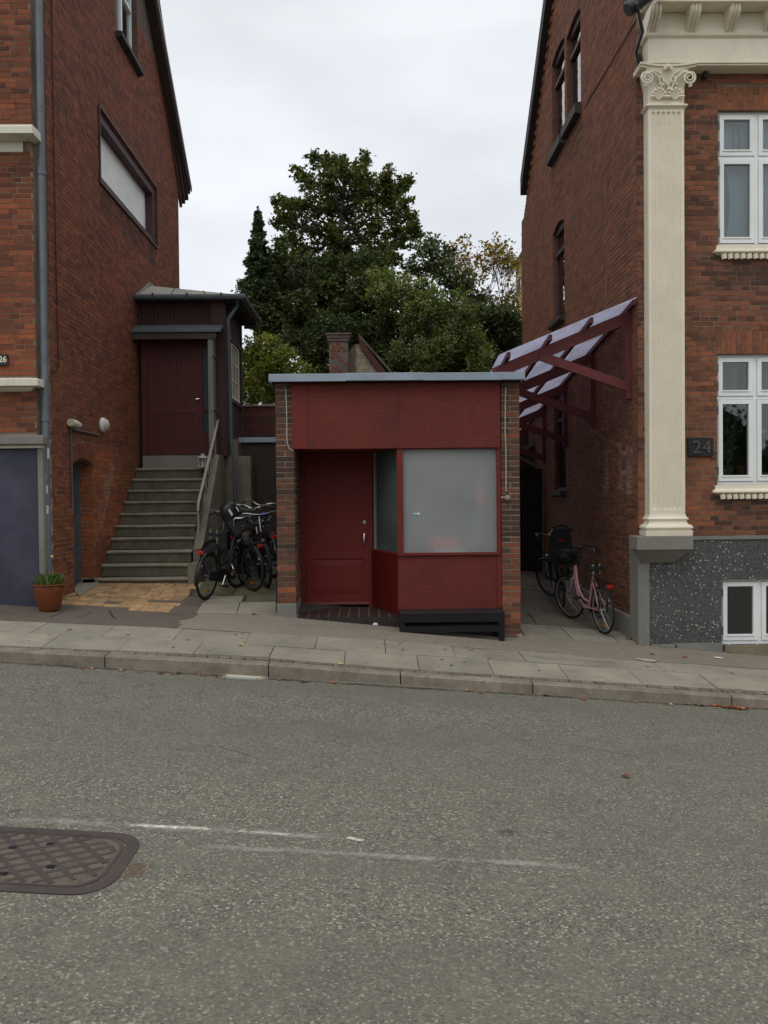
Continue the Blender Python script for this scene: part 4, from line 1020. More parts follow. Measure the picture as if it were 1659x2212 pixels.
# windows of the facade
def winframe(par, h, Yw, trans, m, name='window', dep=.07):
    ua, ub, za, zb, _ = h; mb = MB(); e = .035; Y0 = Yw+dep; xmid = (ua+ub)/2; B = lambda a, b, y0, y1, c, d: mb.box(a, b, Yw+y0, Yw+y1, c, d)
    B(ua+.004, ua+e, dep, dep+.1, za, zb); B(ub-e, ub-.004, dep, dep+.1, za, zb); B(ua+e, ub-e, dep, dep+.1, za, za+e+.01); B(ua+e, ub-e, dep, dep+.1, zb-e, zb)
    B(xmid-.022, xmid+.022, dep-.004, dep+.096, za+e, zb-e)
    zs = [(za+e+.01, zb-e)]
    if trans: B(ua+e, ub-e, dep-.002, dep+.098, trans-.02, trans+.02); zs = [(za+e+.01, trans-.02), (trans+.02, zb-e)]
    wn = mb.build(name, m, par)
    for a, b in ((ua+e, xmid-.022), (xmid+.022, ub-e)):
        for c, d in zs:
            mb = MB(); g = .005; s_ = .062; dd = .016
            for q in ((a+g, a+s_, c+g, d-g), (b-s_, b-g, c+g, d-g), (a+s_, b-s_, c+g, c+s_+.02), (a+s_, b-s_, d-s_, d-g)): mb.box(q[0], q[1], Y0-dd, Y0+.05, q[2], q[3])
            mb.box(a+s_-.012, b-s_+.012, Y0-dd-.012, Y0-dd-.001, c+s_+.0, c+s_+.018)
            sh = mb.build('sash', m, wn)
            mbox(a+s_-.01, b-s_+.01, Y0+.02, Y0+.026, c+s_, d-s_+.01).build('pane', M_glass, wn)
            if a < xmid-.1:
                mb = MB()
                for zh in (c+.14, d-.14): mb.box(a-.012, a+.006, Y0-dd-.008, Y0-dd+.004, zh-.05, zh+.05)
                mb.build('hinge', paint('hinge_steel', (.12, .14, .14), .4, .1, .1, 5, 0, metal=.5), wn)
    return wn
wU = winframe(RB, winU, YF, zf(341, YF+.06), M_white); wM = winframe(RB, winM, YF, zf(860, YF+.06), M_white); wBs = winframe(RB, winB, YF-.03, None, M_white)
wU['label'] = 'upper white casement window with pale curtains'; wM['label'] = 'middle white casement window with house plants'; wBs['label'] = 'low white basement window with obscured panes'
for h, nm in ((winU, wU), (winM, wM), (winB, wBs)):
    mb = MB(); x0, x1, z0, z1 = h[0]-.02, h[1]+.02, h[2]-.02, h[3]+.02; y0, y1 = YF+.20, YF+1.6
    mb.quad((x0-.8, y1, z0), (x1+.8, y1, z0), (x1+.8, y1, z1), (x0-.8, y1, z1)); mb.quad((x0, y0, z0), (x0-.8, y1, z0), (x0-.8, y1, z1), (x0, y0, z1)); mb.quad((x1, y0, z0), (x1+.8, y1, z0), (x1+.8, y1, z1), (x1, y0, z1))
    mb.quad((x0, y0, z0), (x1, y0, z0), (x1+.8, y1, z0), (x0-.8, y1, z0)); mb.quad((x0, y0, z1), (x1, y0, z1), (x1+.8, y1, z1), (x0-.8, y1, z1))
    mb.build('room', paint('room_wall', (.08, .07, .06), .9, .1, .1, 1, 0), nm)
def curtain(x0, x1, z0, z1, Y, m, par, amp=.015, fr=60, name='curtain'):
    mb = MB(); n = 40; a = mb.add([(x0+(x1-x0)*k/n, Y+amp*math.sin(fr*(x1-x0)*k/n), z0) for k in range(n+1)]); b = mb.add([(x0+(x1-x0)*k/n, Y+amp*math.sin(fr*(x1-x0)*k/n), z1) for k in range(n+1)])
    for k in range(n): mb.face((a+k, a+k+1, b+k+1, b+k))
    return mb.build(name, m, par, smooth=True)
M_net = paint('grey_net_curtain', (.80, .84, .88), .9, .06, .1, 2, .1, 20)
xmU = (winU[0]+winU[1])/2
curtain(winU[0], winU[1], winU[2], winU[3], YF+.24, M_net, wU, .012, 25)
lf = MB(); lc = Vector((xf(1582, y=440), YF+.215, 0))
mb = MB(); P_ = []
for k in range(13):
    u = k/12; wd = .055*math.sin(math.pi*u)**.8; P_.append((lc.x+wd, lc.y, zf(505)+(zf(350)-zf(505))*u))
for k in range(11, 0, -1):
    u = k/12; wd = .055*math.sin(math.pi*u)**.8; P_.append((lc.x-wd, lc.y, zf(505)+(zf(350)-zf(505))*u))
mb.prism(P_, (0, .01, 0)).build('paper_leaf', paint('sage_paper', (.26, .32, .28), .8, .1, .1, 3, 0), wU)
P_ = [(xf(1606, y=300)+.04*math.sin(2*math.pi*k/24), YF+.215, zf(296)+.24*math.cos(2*math.pi*k/24)) for k in range(24)]
MB().tube(P_, .007, 6, closed=True).build('paper_hoop', paint('sage_paper', (.14, .17, .15)), wU)
M_tanb = paint('tan_blind', (.42, .30, .16), .9, .1, .1, 3, .1, 20)
ztm = zf(860); xmM = (winM[0]+winM[1])/2
curtain(winM[0], xmM-.09, ztm, winM[3], YF+.45, paint('pale_curtain', (.42, .38, .34), .9, .1, .1, 2, 0), wM, .01, 30)
curtain(xmM, winM[1], ztm, winM[3], YF+.3, M_tanb, wM, .004, 30, 'blind')
mbox(xf(1600, y=800), xf(1613, y=800), YF+.3, YF+.32, ztm, winM[3]).build('curtain_band', M_tanb, wM)
# sills with round dentils
for h, nm, k0 in ((winU, wU, 0), (winM, wM, 0)):
    ua, ub, za = h[0], h[1], h[2]; mb = MB(); pr_ = [(-.06, za+.0), (.03, za-.004), (.035, za-.05), (.07, za-.075), (.085, za-.085), (.085, za-.10), (.03, za-.12), (.0, za-.125), (-.01, za-.125)]
    x0, x1 = ua-.01, ub+.01; L_ = [mb.add([(x0-max(p, 0)*.8, YF, z_), (x0-max(p, 0)*.8, YF-p, z_), (x1+max(p, 0)*.8, YF-p, z_), (x1+max(p, 0)*.8, YF, z_)]) for p, z_ in pr_]
    for a, b in zip(L_, L_[1:]):
        for i in range(3): mb.face((a+i, a+i+1, b+i+1, b+i))
    sl2 = mb.build('sill', M_cream, nm)
    x_ = ua+.03
    while x_ < ub:
        MB().tube([(x_+.018, YF-.045, za-.123), (x_+.03, YF-.045, za-.185)], [.036, .034], 12).build('dentil', M_cream, nm, smooth=True); x_ += .083
tag(mbox(XW1, XW2, YF+.3, YF+.31, 0, .01).build('tmp', M_cream), 'x', 'x'); bpy.data.objects.remove(bpy.data.objects['tmp'])
# number 24
a, b = xf(1484, y=965), xf(1538, y=965); c, d = zf(986), zf(946)
pl = mbox(a, b, YF-.05, YF-.008, c, d).build('number_plate', paint('bronze_plate', (.02, .02, .024), .45, .2, .4, 9, .3, 40), RB, bevel=.006, label='raised dark metal plate with the number 24')
text_mesh('24', (d-c)*.98, .012, 'digits', paint('bronze_digits', (.085, .075, .055), .5, .2, .4, 9, .2), pl, ((a+b)/2+.008, YF-.052, (c+d)/2-.01), width=1.1)
hk = A(1523, 165, Y=YF-.05)
tag(MB().tube([(hk.x, YF, hk.z), (hk.x, YF-.08, hk.z+.01), (hk.x+.01, YF-.09, hk.z-.03)], [.035, .04, .015], 10).build('iron_hook', M_gutb, smooth=True), 'rusty iron flag holder on the brick just right of the carved capital', 'hook')
# ================================================================== KIOSK
def redply():
    m, t, b = nodes('red_plywood'); c = mix(t, ramp(t, noise(t, 1.2, 5, .65), [(.3, gray(0)), (.7, gray(1))]), (.110, .019, .012), (.165, .026, .016))
    g = noise(t, 6, 6, .75, stretch=(.5, 1, 7)); c = mix(t, ramp(t, g, [(.42, gray(0)), (.68, gray(.55))]), c, (.075, .014, .012))
    c = mix(t, ramp(t, noise(t, 2.3, 5, .7), [(.55, gray(0)), (.72, gray(.6))]), c, (.055, .016, .014)); c = mix(t, ramp(t, noise(t, 34, 4, .8), [(.60, gray(0)), (.68, gray(.55))]), c, (.22, .085, .07))
    c = mix(t, ramp(t, noise(t, 3, 5, .7, stretch=(7, 1, .5)), [(.56, gray(0)), (.7, gray(.35))]), c, (.05, .014, .012))
    t.links.new(c, b.inputs['Base Color']); b.inputs['Roughness'].default_value = .7; b.inputs['Specular IOR Level'].default_value = .3; bump(t, b, g, .35, .006); return m
M_redp = redply()
M_redd = paint('red_door_paint', (0.165, 0.020, 0.015), 0.6, 0.06, 0.1, 2, 0.05, 40)
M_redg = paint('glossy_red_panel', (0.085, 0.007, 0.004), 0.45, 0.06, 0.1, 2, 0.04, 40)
M_redf = paint('red_frame_paint', (0.14, 0.018, 0.012), 0.6, 0.08, 0.2, 3, 0.08, 40)
KX = lambda px, Y=YF, y=1100: A(px, y, Y=Y).x
KZ = lambda py, Y=YF, x=850: A(x, py, Y=Y).z
K = thing('kiosk', (KX(850), 12, gz(0.3, 11.4)), 'small flat roofed dark red kiosk shop with brick piers between the two tall houses', 'kiosk')
st = Store()
xl0, xl1 = KX(597, y=1100)-.0, KX(637, y=1100); xr0, xr1 = KX(1083, y=1100), KX(1123.5, y=1100)
ztopK = KZ(826); YB = 15.5; zbl = gz(xl0, 11.4); zbr = gz(xr1, 11.4)
mb = MB().box(xl0+.006, xl1-.006, YF+.006, YB, zbl-.1, ztopK); pierL = mb.build('pier', M_mortarK, K)
pierR = MB().box(xr0+.006, xr1-.006, YF+.006, YB, zbr-.3, ztopK).build('pier', M_mortarK, K)
def tK(u, z, t):
    h = (z-.4)/2.3
    t = t*.5+.08
    if z < KZ(1195): t += .28
    return t+random.choice([0, 0, 0, 0, .25])*(1 if z < KZ(1080) else .6)
frK = Ff(YF+.006)
def pier(xa, xb, z0, wall, inner):
    k = 0; z = z0; pt = .0715
    while z < ztopK-.005:
        zb_ = min(z+pt-.015, ztopK)
        if k % 2:
            for a, b in ((xa+.002, (xa+xb)/2-.006), ((xa+xb)/2+.006, xb-.002)): put_brick(st, wall, frK, a, b, z, zb_, tK(a, z, random.random()), d=.006, deep=.10)
        else: put_brick(st, wall, frK, xa+.002, xb-.002, z, zb_, tK(xa, z, random.random()), d=.006, deep=.10)
        # faces towards the sides
        for sx, X_ in ((1, xb-.006), (-1, xa+.006)):
            fr = Fr((X_, 0, 0), (0, 1, 0), (sx, 0, 0)); y = YF+.12 if not k % 2 else YF+.245
            lim = 12.5 if (sx == 1) == (inner > 0) else 14.2
            while y < lim:
                l = .228 if not k % 2 else .228
                put_brick(st, wall, fr, y, y+l, z, zb_, tK(0, z, random.random()), d=.005); y += l+.011
        z += pt; k += 1
pier(xl0, xl1, KZ(1300), pierL, 1); pier(xr0, xr1, zbr+.06, pierR, -1)
finish_bricks(st, K, M_brickK, 300)
mbox(xl0-.01, xl1+.004, YF-.012, YF+.16, zbl-.1, KZ(1300)-.008).build('pier_footing', M_concrete, K, bevel=.01)
mbox(xr0+.0, xr1+.015, YF-.015, YF+.5, zbr-.3, zbr+.055).build('pier_footing', M_mortarR, K, bevel=.01)
# flat roof and zinc edge
ca, cb = A(580, 814, Y=11.22), A(1133, 812, Y=11.22); cz0, cz1 = A(856, 822.5, Y=11.22).z, A(856, 806, Y=11.22).z
mb = MB(); jx = [ca.x, KX(746, 11.22, 815), KX(915, 11.22, 815), KX(1083, 11.22, 815), cb.x]
roofK = mbox(ca.x+.02, cb.x-.02, 11.25, YB+.1, cz0+.01, cz1-.02).build('roof', M_roofdark, K)
for a, b in zip(jx, jx[1:]):
    dzz = random.uniform(-.004, .004); mb = MB()
    mb.prism([(a+.001, 11.235, cz0+dzz), (a+.001, 11.215, cz0+.006+dzz), (a+.001, 11.225, cz1+dzz), (a+.001, 11.245, cz1+.008+dzz), (a+.001, 11.38, cz1-.004+dzz), (a+.001, 11.38, cz1-.02+dzz)], (b-a+.006, 0, 0))
    mb.build('edge_flashing', M_zinc, roofK)
for xa, xb in ((ca.x, ca.x+.02), (cb.x-.02, cb.x)): mbox(xa, xb, 11.38, YB+.1, cz0, cz1).build('edge_flashing', M_zinc, roofK)
# upper board
ub0, ub1 = KX(631, y=900), KX(1079.5, y=900); uz0, uz1 = KZ(968), KZ(825)
xj = KX(665, y=900)
mbox(ub0, xj-.002, YF-.03, YF+.06, uz0, uz1-.01).build('fascia_board', M_redf, K, label='narrow red board at the left end')
xk_ = KX(861, y=900); mbox(xj+.002, xk_-.001, YF-.034, YF+.06, uz0-.003, uz1-.012).build('fascia_board', M_redp, K, label='blank red plywood sign board above the door'); mbox(xk_+.001, ub1, YF-.0335, YF+.06, uz0-.003, uz1-.012).build('fascia_board', M_redp, K, label='blank red plywood sign board above the frosted window')
mbox(ub0+.02, ub1, YF+.06, 12.6, uz0+.0, uz0+.03).build('soffit', M_redd, K)
# door recess
YD = 12.38; d = lambda px, y=1150: A(px, y, Y=YD).x; dz = lambda py: A(730, py, Y=YD).z
dz0 = dz(1308)
mb = MB(); fx0, fx1 = d(649), d(800)
for a, b in ((fx0-.02, d(661)), (d(796), fx1+.03)): mb.box(a, b, YD-.02, YD+.08, dz0-.05, dz(968)+.1)
mb.box(d(661), d(796), YD-.018, YD+.078, dz(978), dz(968)+.1)
mb.build('door_frame', M_redf, K)
DR = MB(); la, lb, lz0, lz1 = d(661.5), d(795.5), dz(1306), dz(979)
sx_, sy_ = d(669), d(788); pz0_, pz1_ = dz(1191), dz(990); qz0, qz1 = dz(1287), dz(1207)
for q in ((la, sx_, lz0, lz1), (sy_, lb, lz0, lz1), (sx_, sy_, pz1_, lz1), (sx_, sy_, qz1, pz0_), (sx_, sy_, lz0, qz0)): DR.box(q[0], q[1], YD, YD+.045, q[2], q[3])
DR.box(sx_, sy_, YD+.014, YD+.04, pz0_, pz1_)
DR.box(sx_, sy_, YD+.02, YD+.04, qz0, qz1)
i_ = .09; DR.hexa([(sx_+.02, YD+.02, qz0+.02), (sy_-.02, YD+.02, qz0+.02), (sy_-.02, YD+.02, qz1-.02), (sx_+.02, YD+.02, qz1-.02), (sx_+i_, YD+.010, qz0+i_), (sy_-i_, YD+.010, qz0+i_), (sy_-i_, YD+.010, qz1-i_), (sx_+i_, YD+.010, qz1-i_)])
door = DR.build('door', M_redd, K, label='dark red panelled kiosk door'); 
mbox(la, lb, YD-.03, YD-.001, lz0, lz0+.035).build('weather_bar', paint('worn_red', (.2, .06, .055), .5, .1, .3, 5, 0), door, bevel=.006)
M_chrome = paint('chrome', (.6, .6, .6), .22, .05, .05, 5, 0, metal=1)
MB().lathe([(.0, -.012), (.026, -.010), (.028, 0)], (d(787.5), YD-.002, dz(1129)), 'y', 16).build('lock', M_chrome, door, smooth=True)
hz = dz(1165); MB().tube([(d(787), YD-.0, hz+.07), (d(787), YD-.05, hz+.07), (d(786.5), YD-.055, hz+.05), (d(785.5), YD-.055, hz-.065)], .012, 8).build('handle', M_chrome, door, smooth=True)
# step with tiles
sz = A(700, 1331, Y=YF-.02).z; Ys = YF-.03; xs_a, xs_b = KX(643, y=1330), KX(1082, y=1330)
mbox(xs_a, xs_b, Ys+.012, YD, zbr-.3, sz-.012).build('step', paint('tile_grout', (.25, .21, .16), .9, .1, .3, 8, .1), K)
M_tile = paint('dark_tile', (.034, .027, .024), .35, .2, .3, 12, .05, 50, dirtcol=(.07, .06, .05)); n = int((xs_b-xs_a)/.15)
stepo = bpy.data.objects['step']; tp = (xs_b-xs_a)/20
for k in range(20):
    a, b = xs_a+k*tp+.006, xs_a+(k+1)*tp-.006
    if a > KX(880, y=1330): top = False
    else: top = True
    if top:
        for j in range(4): mbox(a, b, Ys+.0+j*.235+.002, Ys+(j+1)*.235-.001, sz-.012, sz).build('tile', M_tile, stepo)
    for j in range(3):
        z1_ = sz-.016-j*.10; z0_ = z1_-.097; gzz = gz(a, Ys)
        if z1_ > gzz: mbox(a-.004, b+.004, Ys, Ys+.012, z0_, z1_).build('tile', M_tile, stepo)
# shop window: corner post, big pane, angled side
Yw = YF+.02; px0, px1 = KX(858), KX(871); wx1 = KX(1073.5); wz0, wz1 = KZ(1195), KZ(970.5)
mb = MB(); mb.box(px0, px1, Yw-.03, Yw+.05, wz0, uz0-.004); mb.box(wx1, KX(1082), Yw-.028, Yw+.05, KZ(1315), uz0-.004); mb.box(px1, wx1, Yw-.02, Yw+.05, wz1, uz0-.004)
wf = mb.build('shop_window', M_redf, K, label='red frame of the frosted shop window')
zsl = KZ(1200); mbox(px0, KX(1081), Yw-.05, Yw+.06, zsl, wz0-.001).build('sill', M_redf, wf)
def frosted(name, dcol, tr=.45, gloss=True):
    m, t, b = nodes(name); df = N(t, 'ShaderNodeBsdfDiffuse'); df.inputs[0].default_value = (*dcol, 1)
    n = noise(t, 1.1, 3); c = mix(t, ramp(t, n, [(.3, gray(0)), (.7, gray(1))]), tuple(x*.8 for x in dcol), tuple(x*1.14 for x in dcol)); t.links.new(c, df.inputs[0])
    rf = N(t, 'ShaderNodeBsdfRefraction'); rf.inputs['Roughness'].default_value = .28; rf.inputs['IOR'].default_value = 1.25; rf.inputs[0].default_value = (.9, .92, .92, 1)
    gl = N(t, 'ShaderNodeBsdfGlossy'); gl.inputs['Roughness'].default_value = .35; gl.inputs[0].default_value = (.5, .5, .5, 1)
    m1 = N(t, 'ShaderNodeMixShader'); m1.inputs[0].default_value = tr; t.links.new(df.outputs[0], m1.inputs[1]); t.links.new(rf.outputs[0], m1.inputs[2])
    fr = N(t, 'ShaderNodeFresnel'); fr.inputs[0].default_value = 1.45 if gloss else 1.08; m2 = N(t, 'ShaderNodeMixShader'); t.links.new(fr.outputs[0], m2.inputs[0]); t.links.new(m1.outputs[0], m2.inputs[1]); t.links.new(gl.outputs[0], m2.inputs[2])
    t.links.new(m2.outputs[0], t.nodes['Material Output'].inputs[0]); return m
M_frost = frosted('frosted_pane', (.54, .555, .54), .60)
mb = MB(); mb.quad((px1, Yw+.02, wz0), (wx1, Yw+.02, wz0), (wx1, Yw+.02, wz1), (px1, Yw+.02, wz1)); mb.build('frosted_pane', M_frost, wf)
mbox(px0+.004, KX(1081), Yw-.012, Yw+.03, KZ(1318), zsl-.001).build('lower_panel', M_redp, K, label='red plywood panel beneath the frosted window')
mb = MB()
mb.box(KX(893), KX(900.5), Yw+.012, Yw+.016, KZ(1113), KZ(1108)); mb.build('sticker', paint('teal_sticker', (.25, .5, .5), .5, .1, 0, 5, 0), wf)
mbox(KX(901), KX(907), Yw+.012, Yw+.016, KZ(1113), KZ(1108)).build('sticker', M_stw, wf)
# angled return: from corner post back to the door frame
a0 = Vector((px0+.01, Yw, 0)); a1 = Vector((fx1+.02, YD, 0)); dirv = (a1-a0)
P2 = lambda t_, z_, off=0: (a0.x+dirv.x*t_+off*dirv.y/dirv.length*-1*-1, a0.y+dirv.y*t_-off*dirv.x/dirv.length*-1*-1, z_)
def ang(mb, t0, t1, z0, z1, th=.04, off=0):
    nv = Vector((-dirv.y, dirv.x, 0)).normalized(); p, q = a0+dirv*t0+nv*off, a0+dirv*t1+nv*off
    mb.hexa([(p.x, p.y, z0), (q.x, q.y, z0), (q.x-nv.x*th, q.y-nv.y*th, z0), (p.x-nv.x*th, p.y-nv.y*th, z0), (p.x, p.y, z1), (q.x, q.y, z1), (q.x-nv.x*th, q.y-nv.y*th, z1), (p.x-nv.x*th, p.y-nv.y*th, z1)])
mb = MB(); ang(mb, .93, 1.0, wz0-.02, wz1+.02); ang(mb, .0, .93, wz0-.02, wz0, .05, .01); ang(mb, .0, 1, wz1, wz1+.04)
sw = mb.build('side_window', M_redf, K)
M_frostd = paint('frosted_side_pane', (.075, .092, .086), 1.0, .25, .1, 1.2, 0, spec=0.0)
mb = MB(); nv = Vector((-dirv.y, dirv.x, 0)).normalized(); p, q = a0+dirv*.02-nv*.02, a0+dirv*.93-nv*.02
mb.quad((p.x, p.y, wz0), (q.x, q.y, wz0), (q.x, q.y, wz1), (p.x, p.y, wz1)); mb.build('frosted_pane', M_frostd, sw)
p2_, q2_ = a0+dirv*.86-nv*.01, a0+dirv*.93-nv*.01
mb = MB(); mb.quad((p2_.x, p2_.y, wz0), (q2_.x, q2_.y, wz0), (q2_.x, q2_.y, wz1), (p2_.x, p2_.y, wz1)); mb.build('film_edge', paint('film_edge', (.33, .36, .35), .6, .1, .1, 3, 0), sw)
p3_ = a0+dirv*.79-nv*.009; mb = MB(); mb.quad((p3_.x, p3_.y, wz0), (p2_.x, p2_.y, wz0), (p2_.x, p2_.y, wz1), (p3_.x, p3_.y, wz1)); mb.build('film_edge', paint('film_edge_inner', (.15, .17, .165), .9, .1, .1, 3, 0, spec=0.0), sw)
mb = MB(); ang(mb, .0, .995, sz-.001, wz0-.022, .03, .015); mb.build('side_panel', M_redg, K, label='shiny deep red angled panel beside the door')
# interior
M_pale = paint('pale_shelf', (.5, .5, .48), .8, .05, .1, 2, 0); M_gwall = paint('shop_wall', (.55, .56, .56), .9, .05, .1, 1, 0)
mb = MB().box(xl1+.01, xr0-.01, 14.4, 14.45, sz, cz0); mb.box(px1+.1, xr0-.01, YF+.1, 14.4, sz-.05, sz); mb.box(xl1+.01, xr0-.01, 12.605, 14.4, uz0+.035, uz0+.06)
mb.build('shop_interior', M_gwall, K)
shelf = mbox(px1+.06, xr0-.02, Yw+.08, Yw+.55, wz0-.06, wz0-.02).build('display_shelf', M_pale, K)
mb = MB().sphere((KX(952, 11.8), Yw+.13, wz0+.10), .19, 16, (1.2, .4, .62)); tag(mb.build('cushion', paint('pink_cloth', (.85, .05, .12), .9, .1, 0, 3, 0), smooth=True), 'blurred pink cushion lying behind the frosted shop window', 'cushion')
tag(mbox(KX(938, 11.5), KX(1003, 11.5), Yw+.06, Yw+.12, wz0-.018, wz0+.045).build('white_box', M_stw), 'blurred long white box standing at the foot of the frosted shop window', 'box')
tag(MB().sphere((KX(1033, 11.7), Yw+.10, KZ(1077, 11.6)), .10, 12, (.7, .5, 1.6)).build('hanging_ornament', paint('orange_cloth', (.7, .12, .05), .9, .1, 0, 3, 0), smooth=True), 'blurred orange red shape hanging behind the right of the frosted shop window', 'ornament')
tag(MB().lathe([(0, 0), (.1, 0), (.14, .3), (.13, .5), (.0, .52)], (KX(1025, 11.8), Yw+.3, wz0), n=16).build('blue_vase', paint('blue_vase', (.07, .08, .25), .6), smooth=True), 'blurred blue grey vase behind the lower right of the frosted shop window', 'vase')
# bench
M_blackw = paint('black_bench_wood', (.007, .0065, .007), .65, .2, .3, 8, .2, 40, dirtcol=(.035, .03, .03))
bx0, bx1 = KX(862, 11.2, 1330), KX(1089, 11.1, 1330)
bn = thing('bench', ((bx0+bx1)/2, 11.15, gz(.9, 11.15)), 'low black wooden bench under the frosted shop window', 'bench')
zt_ = A(975, 1322, Y=11.05).z; za_ = A(975, 1331, Y=11.05).z
for k in range(3): mbox(bx0, bx1, 11.05+k*.115, 11.05+k*.115+.105, zt_-.035, zt_).build('seat_plank', paint('black_plank', (.018, .012, .014), .55, .2, .3, 8, .2), bn, bevel=.004)
mbox(bx0, bx1, 11.052, 11.09, zt_-.13, zt_-.037).build('apron', M_blackw, bn)
mbox(bx0+.06, bx1-.06, 11.06, 11.09, zt_-.26, zt_-.18).build('stretcher', M_blackw, bn)
for xx in (bx0+.001, bx1-.071):
    for yy in (11.056, 11.30): mbox(xx, xx+.07, yy, yy+.06, gz(xx, yy), zt_-.036).build('leg', M_blackw, bn)
# cables and bell
M_cab = paint('pale_cable', (.38, .35, .32), .6, .15, .3, 8, 0)
cp_ = [A(x_, y_, Y=YF-.02) for x_, y_ in ((617, 838), (619, 880), (620, 955), (624, 968), (633, 974))]
tag(MB().tube(cp_, .008, 6).build('kiosk_cable', M_cab), 'pale cable curving down the left brick pier of the kiosk', 'cable')
cp_ = [A(x_, y_, Y=YF-.02) for x_, y_ in ((1092, 836), (1091, 930), (1093, 975), (1093, 1062))]
tag(MB().tube(cp_, .008, 6).build('kiosk_cable', M_cab), 'pale cable hanging straight down the right brick pier of the kiosk', 'cable')
bc = A(1095.5, 1075, Y=YF-.05); bt = thing('junction_box', bc, 'round weathered cable box at the end of the right pier cable', 'junction box')
MB().lathe([(0, -.05), (.03, -.045), (.037, -.03), (.037, 0.0), (.03, .04)], bc, 'y', 16).build('box_body', paint('weathered_plastic', (.26, .23, .19), .7, .3, .5, 20, .3), bt, smooth=True)
MB().tube([bc+Vector((0, 0, .03)), bc+Vector((0, 0, .075))], .012, 8).build('cable_gland', M_roofdark, bt); MB().tube([bc, bc+Vector((-.08, .0, .005))], .009, 8).build('side_outlet', M_cab, bt)
lfm = paint('ochre_leaf', (.36, .2, .07), .8, .2, .3, 20, 0)

# ================================================================== CHIMNEY COTTAGE behind the kiosk
YC = 19.0
CT = thing('cottage', (A(770, 900, Y=YC).x, YC, gz(0, 19)), 'pale yellow brick gable with a mossy roof and patched chimney peeping over the kiosk', 'cottage')
pk = A(777, 728, Y=YC); lf_ = A(700, 830, Y=YC); rg = A(835, 812, Y=YC)
gx0, gx1 = A(757, 800, Y=YC).x, A(862, 900, Y=YC).x
gapx = A(775, 740, Y=YC)
mb = MB().prism([(A(769, 900, Y=YC).x, YC, 1.5), (gx1, YC, 1.5), (gx1, YC, A(850, 835, Y=YC).z), (gapx.x+.02, YC, A(772, 742, Y=YC).z), (A(769, 745, Y=YC).x, YC, A(770, 745, Y=YC).z)], (0, .3, 0)); gab = mb.build('gable_wall', M_mortarK, CT)
st = Store(); xg0 = A(770, 800, Y=YC).x
def hyc(z_): 
    xr_ = gapx.x+.0+(A(772, 742, Y=YC).z-z_)*.72; return [(xr_-.03, 99)]
brick_wall(st, gab, Ff(YC), xg0, gx1, 2.0, A(772, 745, Y=YC).z, hyc, 'cross', pitch=.075, tone=lambda u, z_, t: t)
finish_bricks(st, CT, M_brickY, 300)
# barge board (dark red), mossy roof plane to the left going back
q = [A(775, 727, Y=YC-.1), A(835, 806, Y=YC-.1), A(825, 812, Y=YC-.1), A(777, 748, Y=YC-.1)]
MB().prism([(p.x, YC-.12, p.z) for p in q], (0, .05, 0)).build('barge_board', paint('weathered_red_board', (.10, .035, .03), .75, .2, .4, 5, .2, 50), CT)
qa = [A(771, 742, Y=YC), A(768, 815, Y=YC), A(712, 815, Y=YC+1.5), A(713, 806, Y=YC+1.5)]
MB().prism([tuple(p) for p in qa], (-.05, .05, -.02)).build('roof', paint('mossy_roof', (.13, .115, .08), .95, .3, .6, 5, .5, 30, dirtcol=(.06, .07, .03)), CT)
qb = [(gapx.x, YC-.1, pk.z), (rg.x+.6, YC-.1, pk.z-(rg.x+.6-gapx.x)*1.15), (rg.x+.6, YC+3, pk.z-(rg.x+.6-gapx.x)*1.15), (gapx.x, YC+3, pk.z)]
MB().prism(qb, (0, 0, .06)).build('roof', paint('mossy_roof', (.13, .115, .08)), CT)
chx0, chx1 = A(711, 780, Y=YC+.4).x, A(752, 780, Y=YC+.4).x; cht = A(730, 737, Y=YC+.4).z
chim = mbox(chx0, chx1, YC+.4, YC+.9, 1.5, cht).build('chimney', paint('chimney_render', (.19, .16, .15), .95, .25, .5, 3, .4, 40), CT)
for k, (g, a, b) in enumerate(((.03, 737, 731), (.05, 730.5, 724), (.075, 723.5, 720))):
    mbox(chx0-g, chx1+g, YC+.4-g, YC+.9+g, A(730, a, Y=YC+.4).z, A(730, b, Y=YC+.4).z).build('chimney_cap', paint('chimney_cap', (.17, .13, .11), .9, .3, .5, 6, .4, 40), chim)
for k in range(16):
    for j in range(3):
        if (k*7+j*5) % 4 in (0, 1) or k in (1, 2):
            xx = chx0+.02+j*.145+(k % 2)*.04; z_ = cht-.08-k*.075
            if xx+.11 < chx1 and z_ > 2: mb = MB(); mb.use = True; mb.tone = .45+random.random()*.3; mb.box(xx, xx+random.uniform(.08, .13), YC+.392, YC+.41, z_, z_+.05); mb.build('brick', M_brickL, chim)

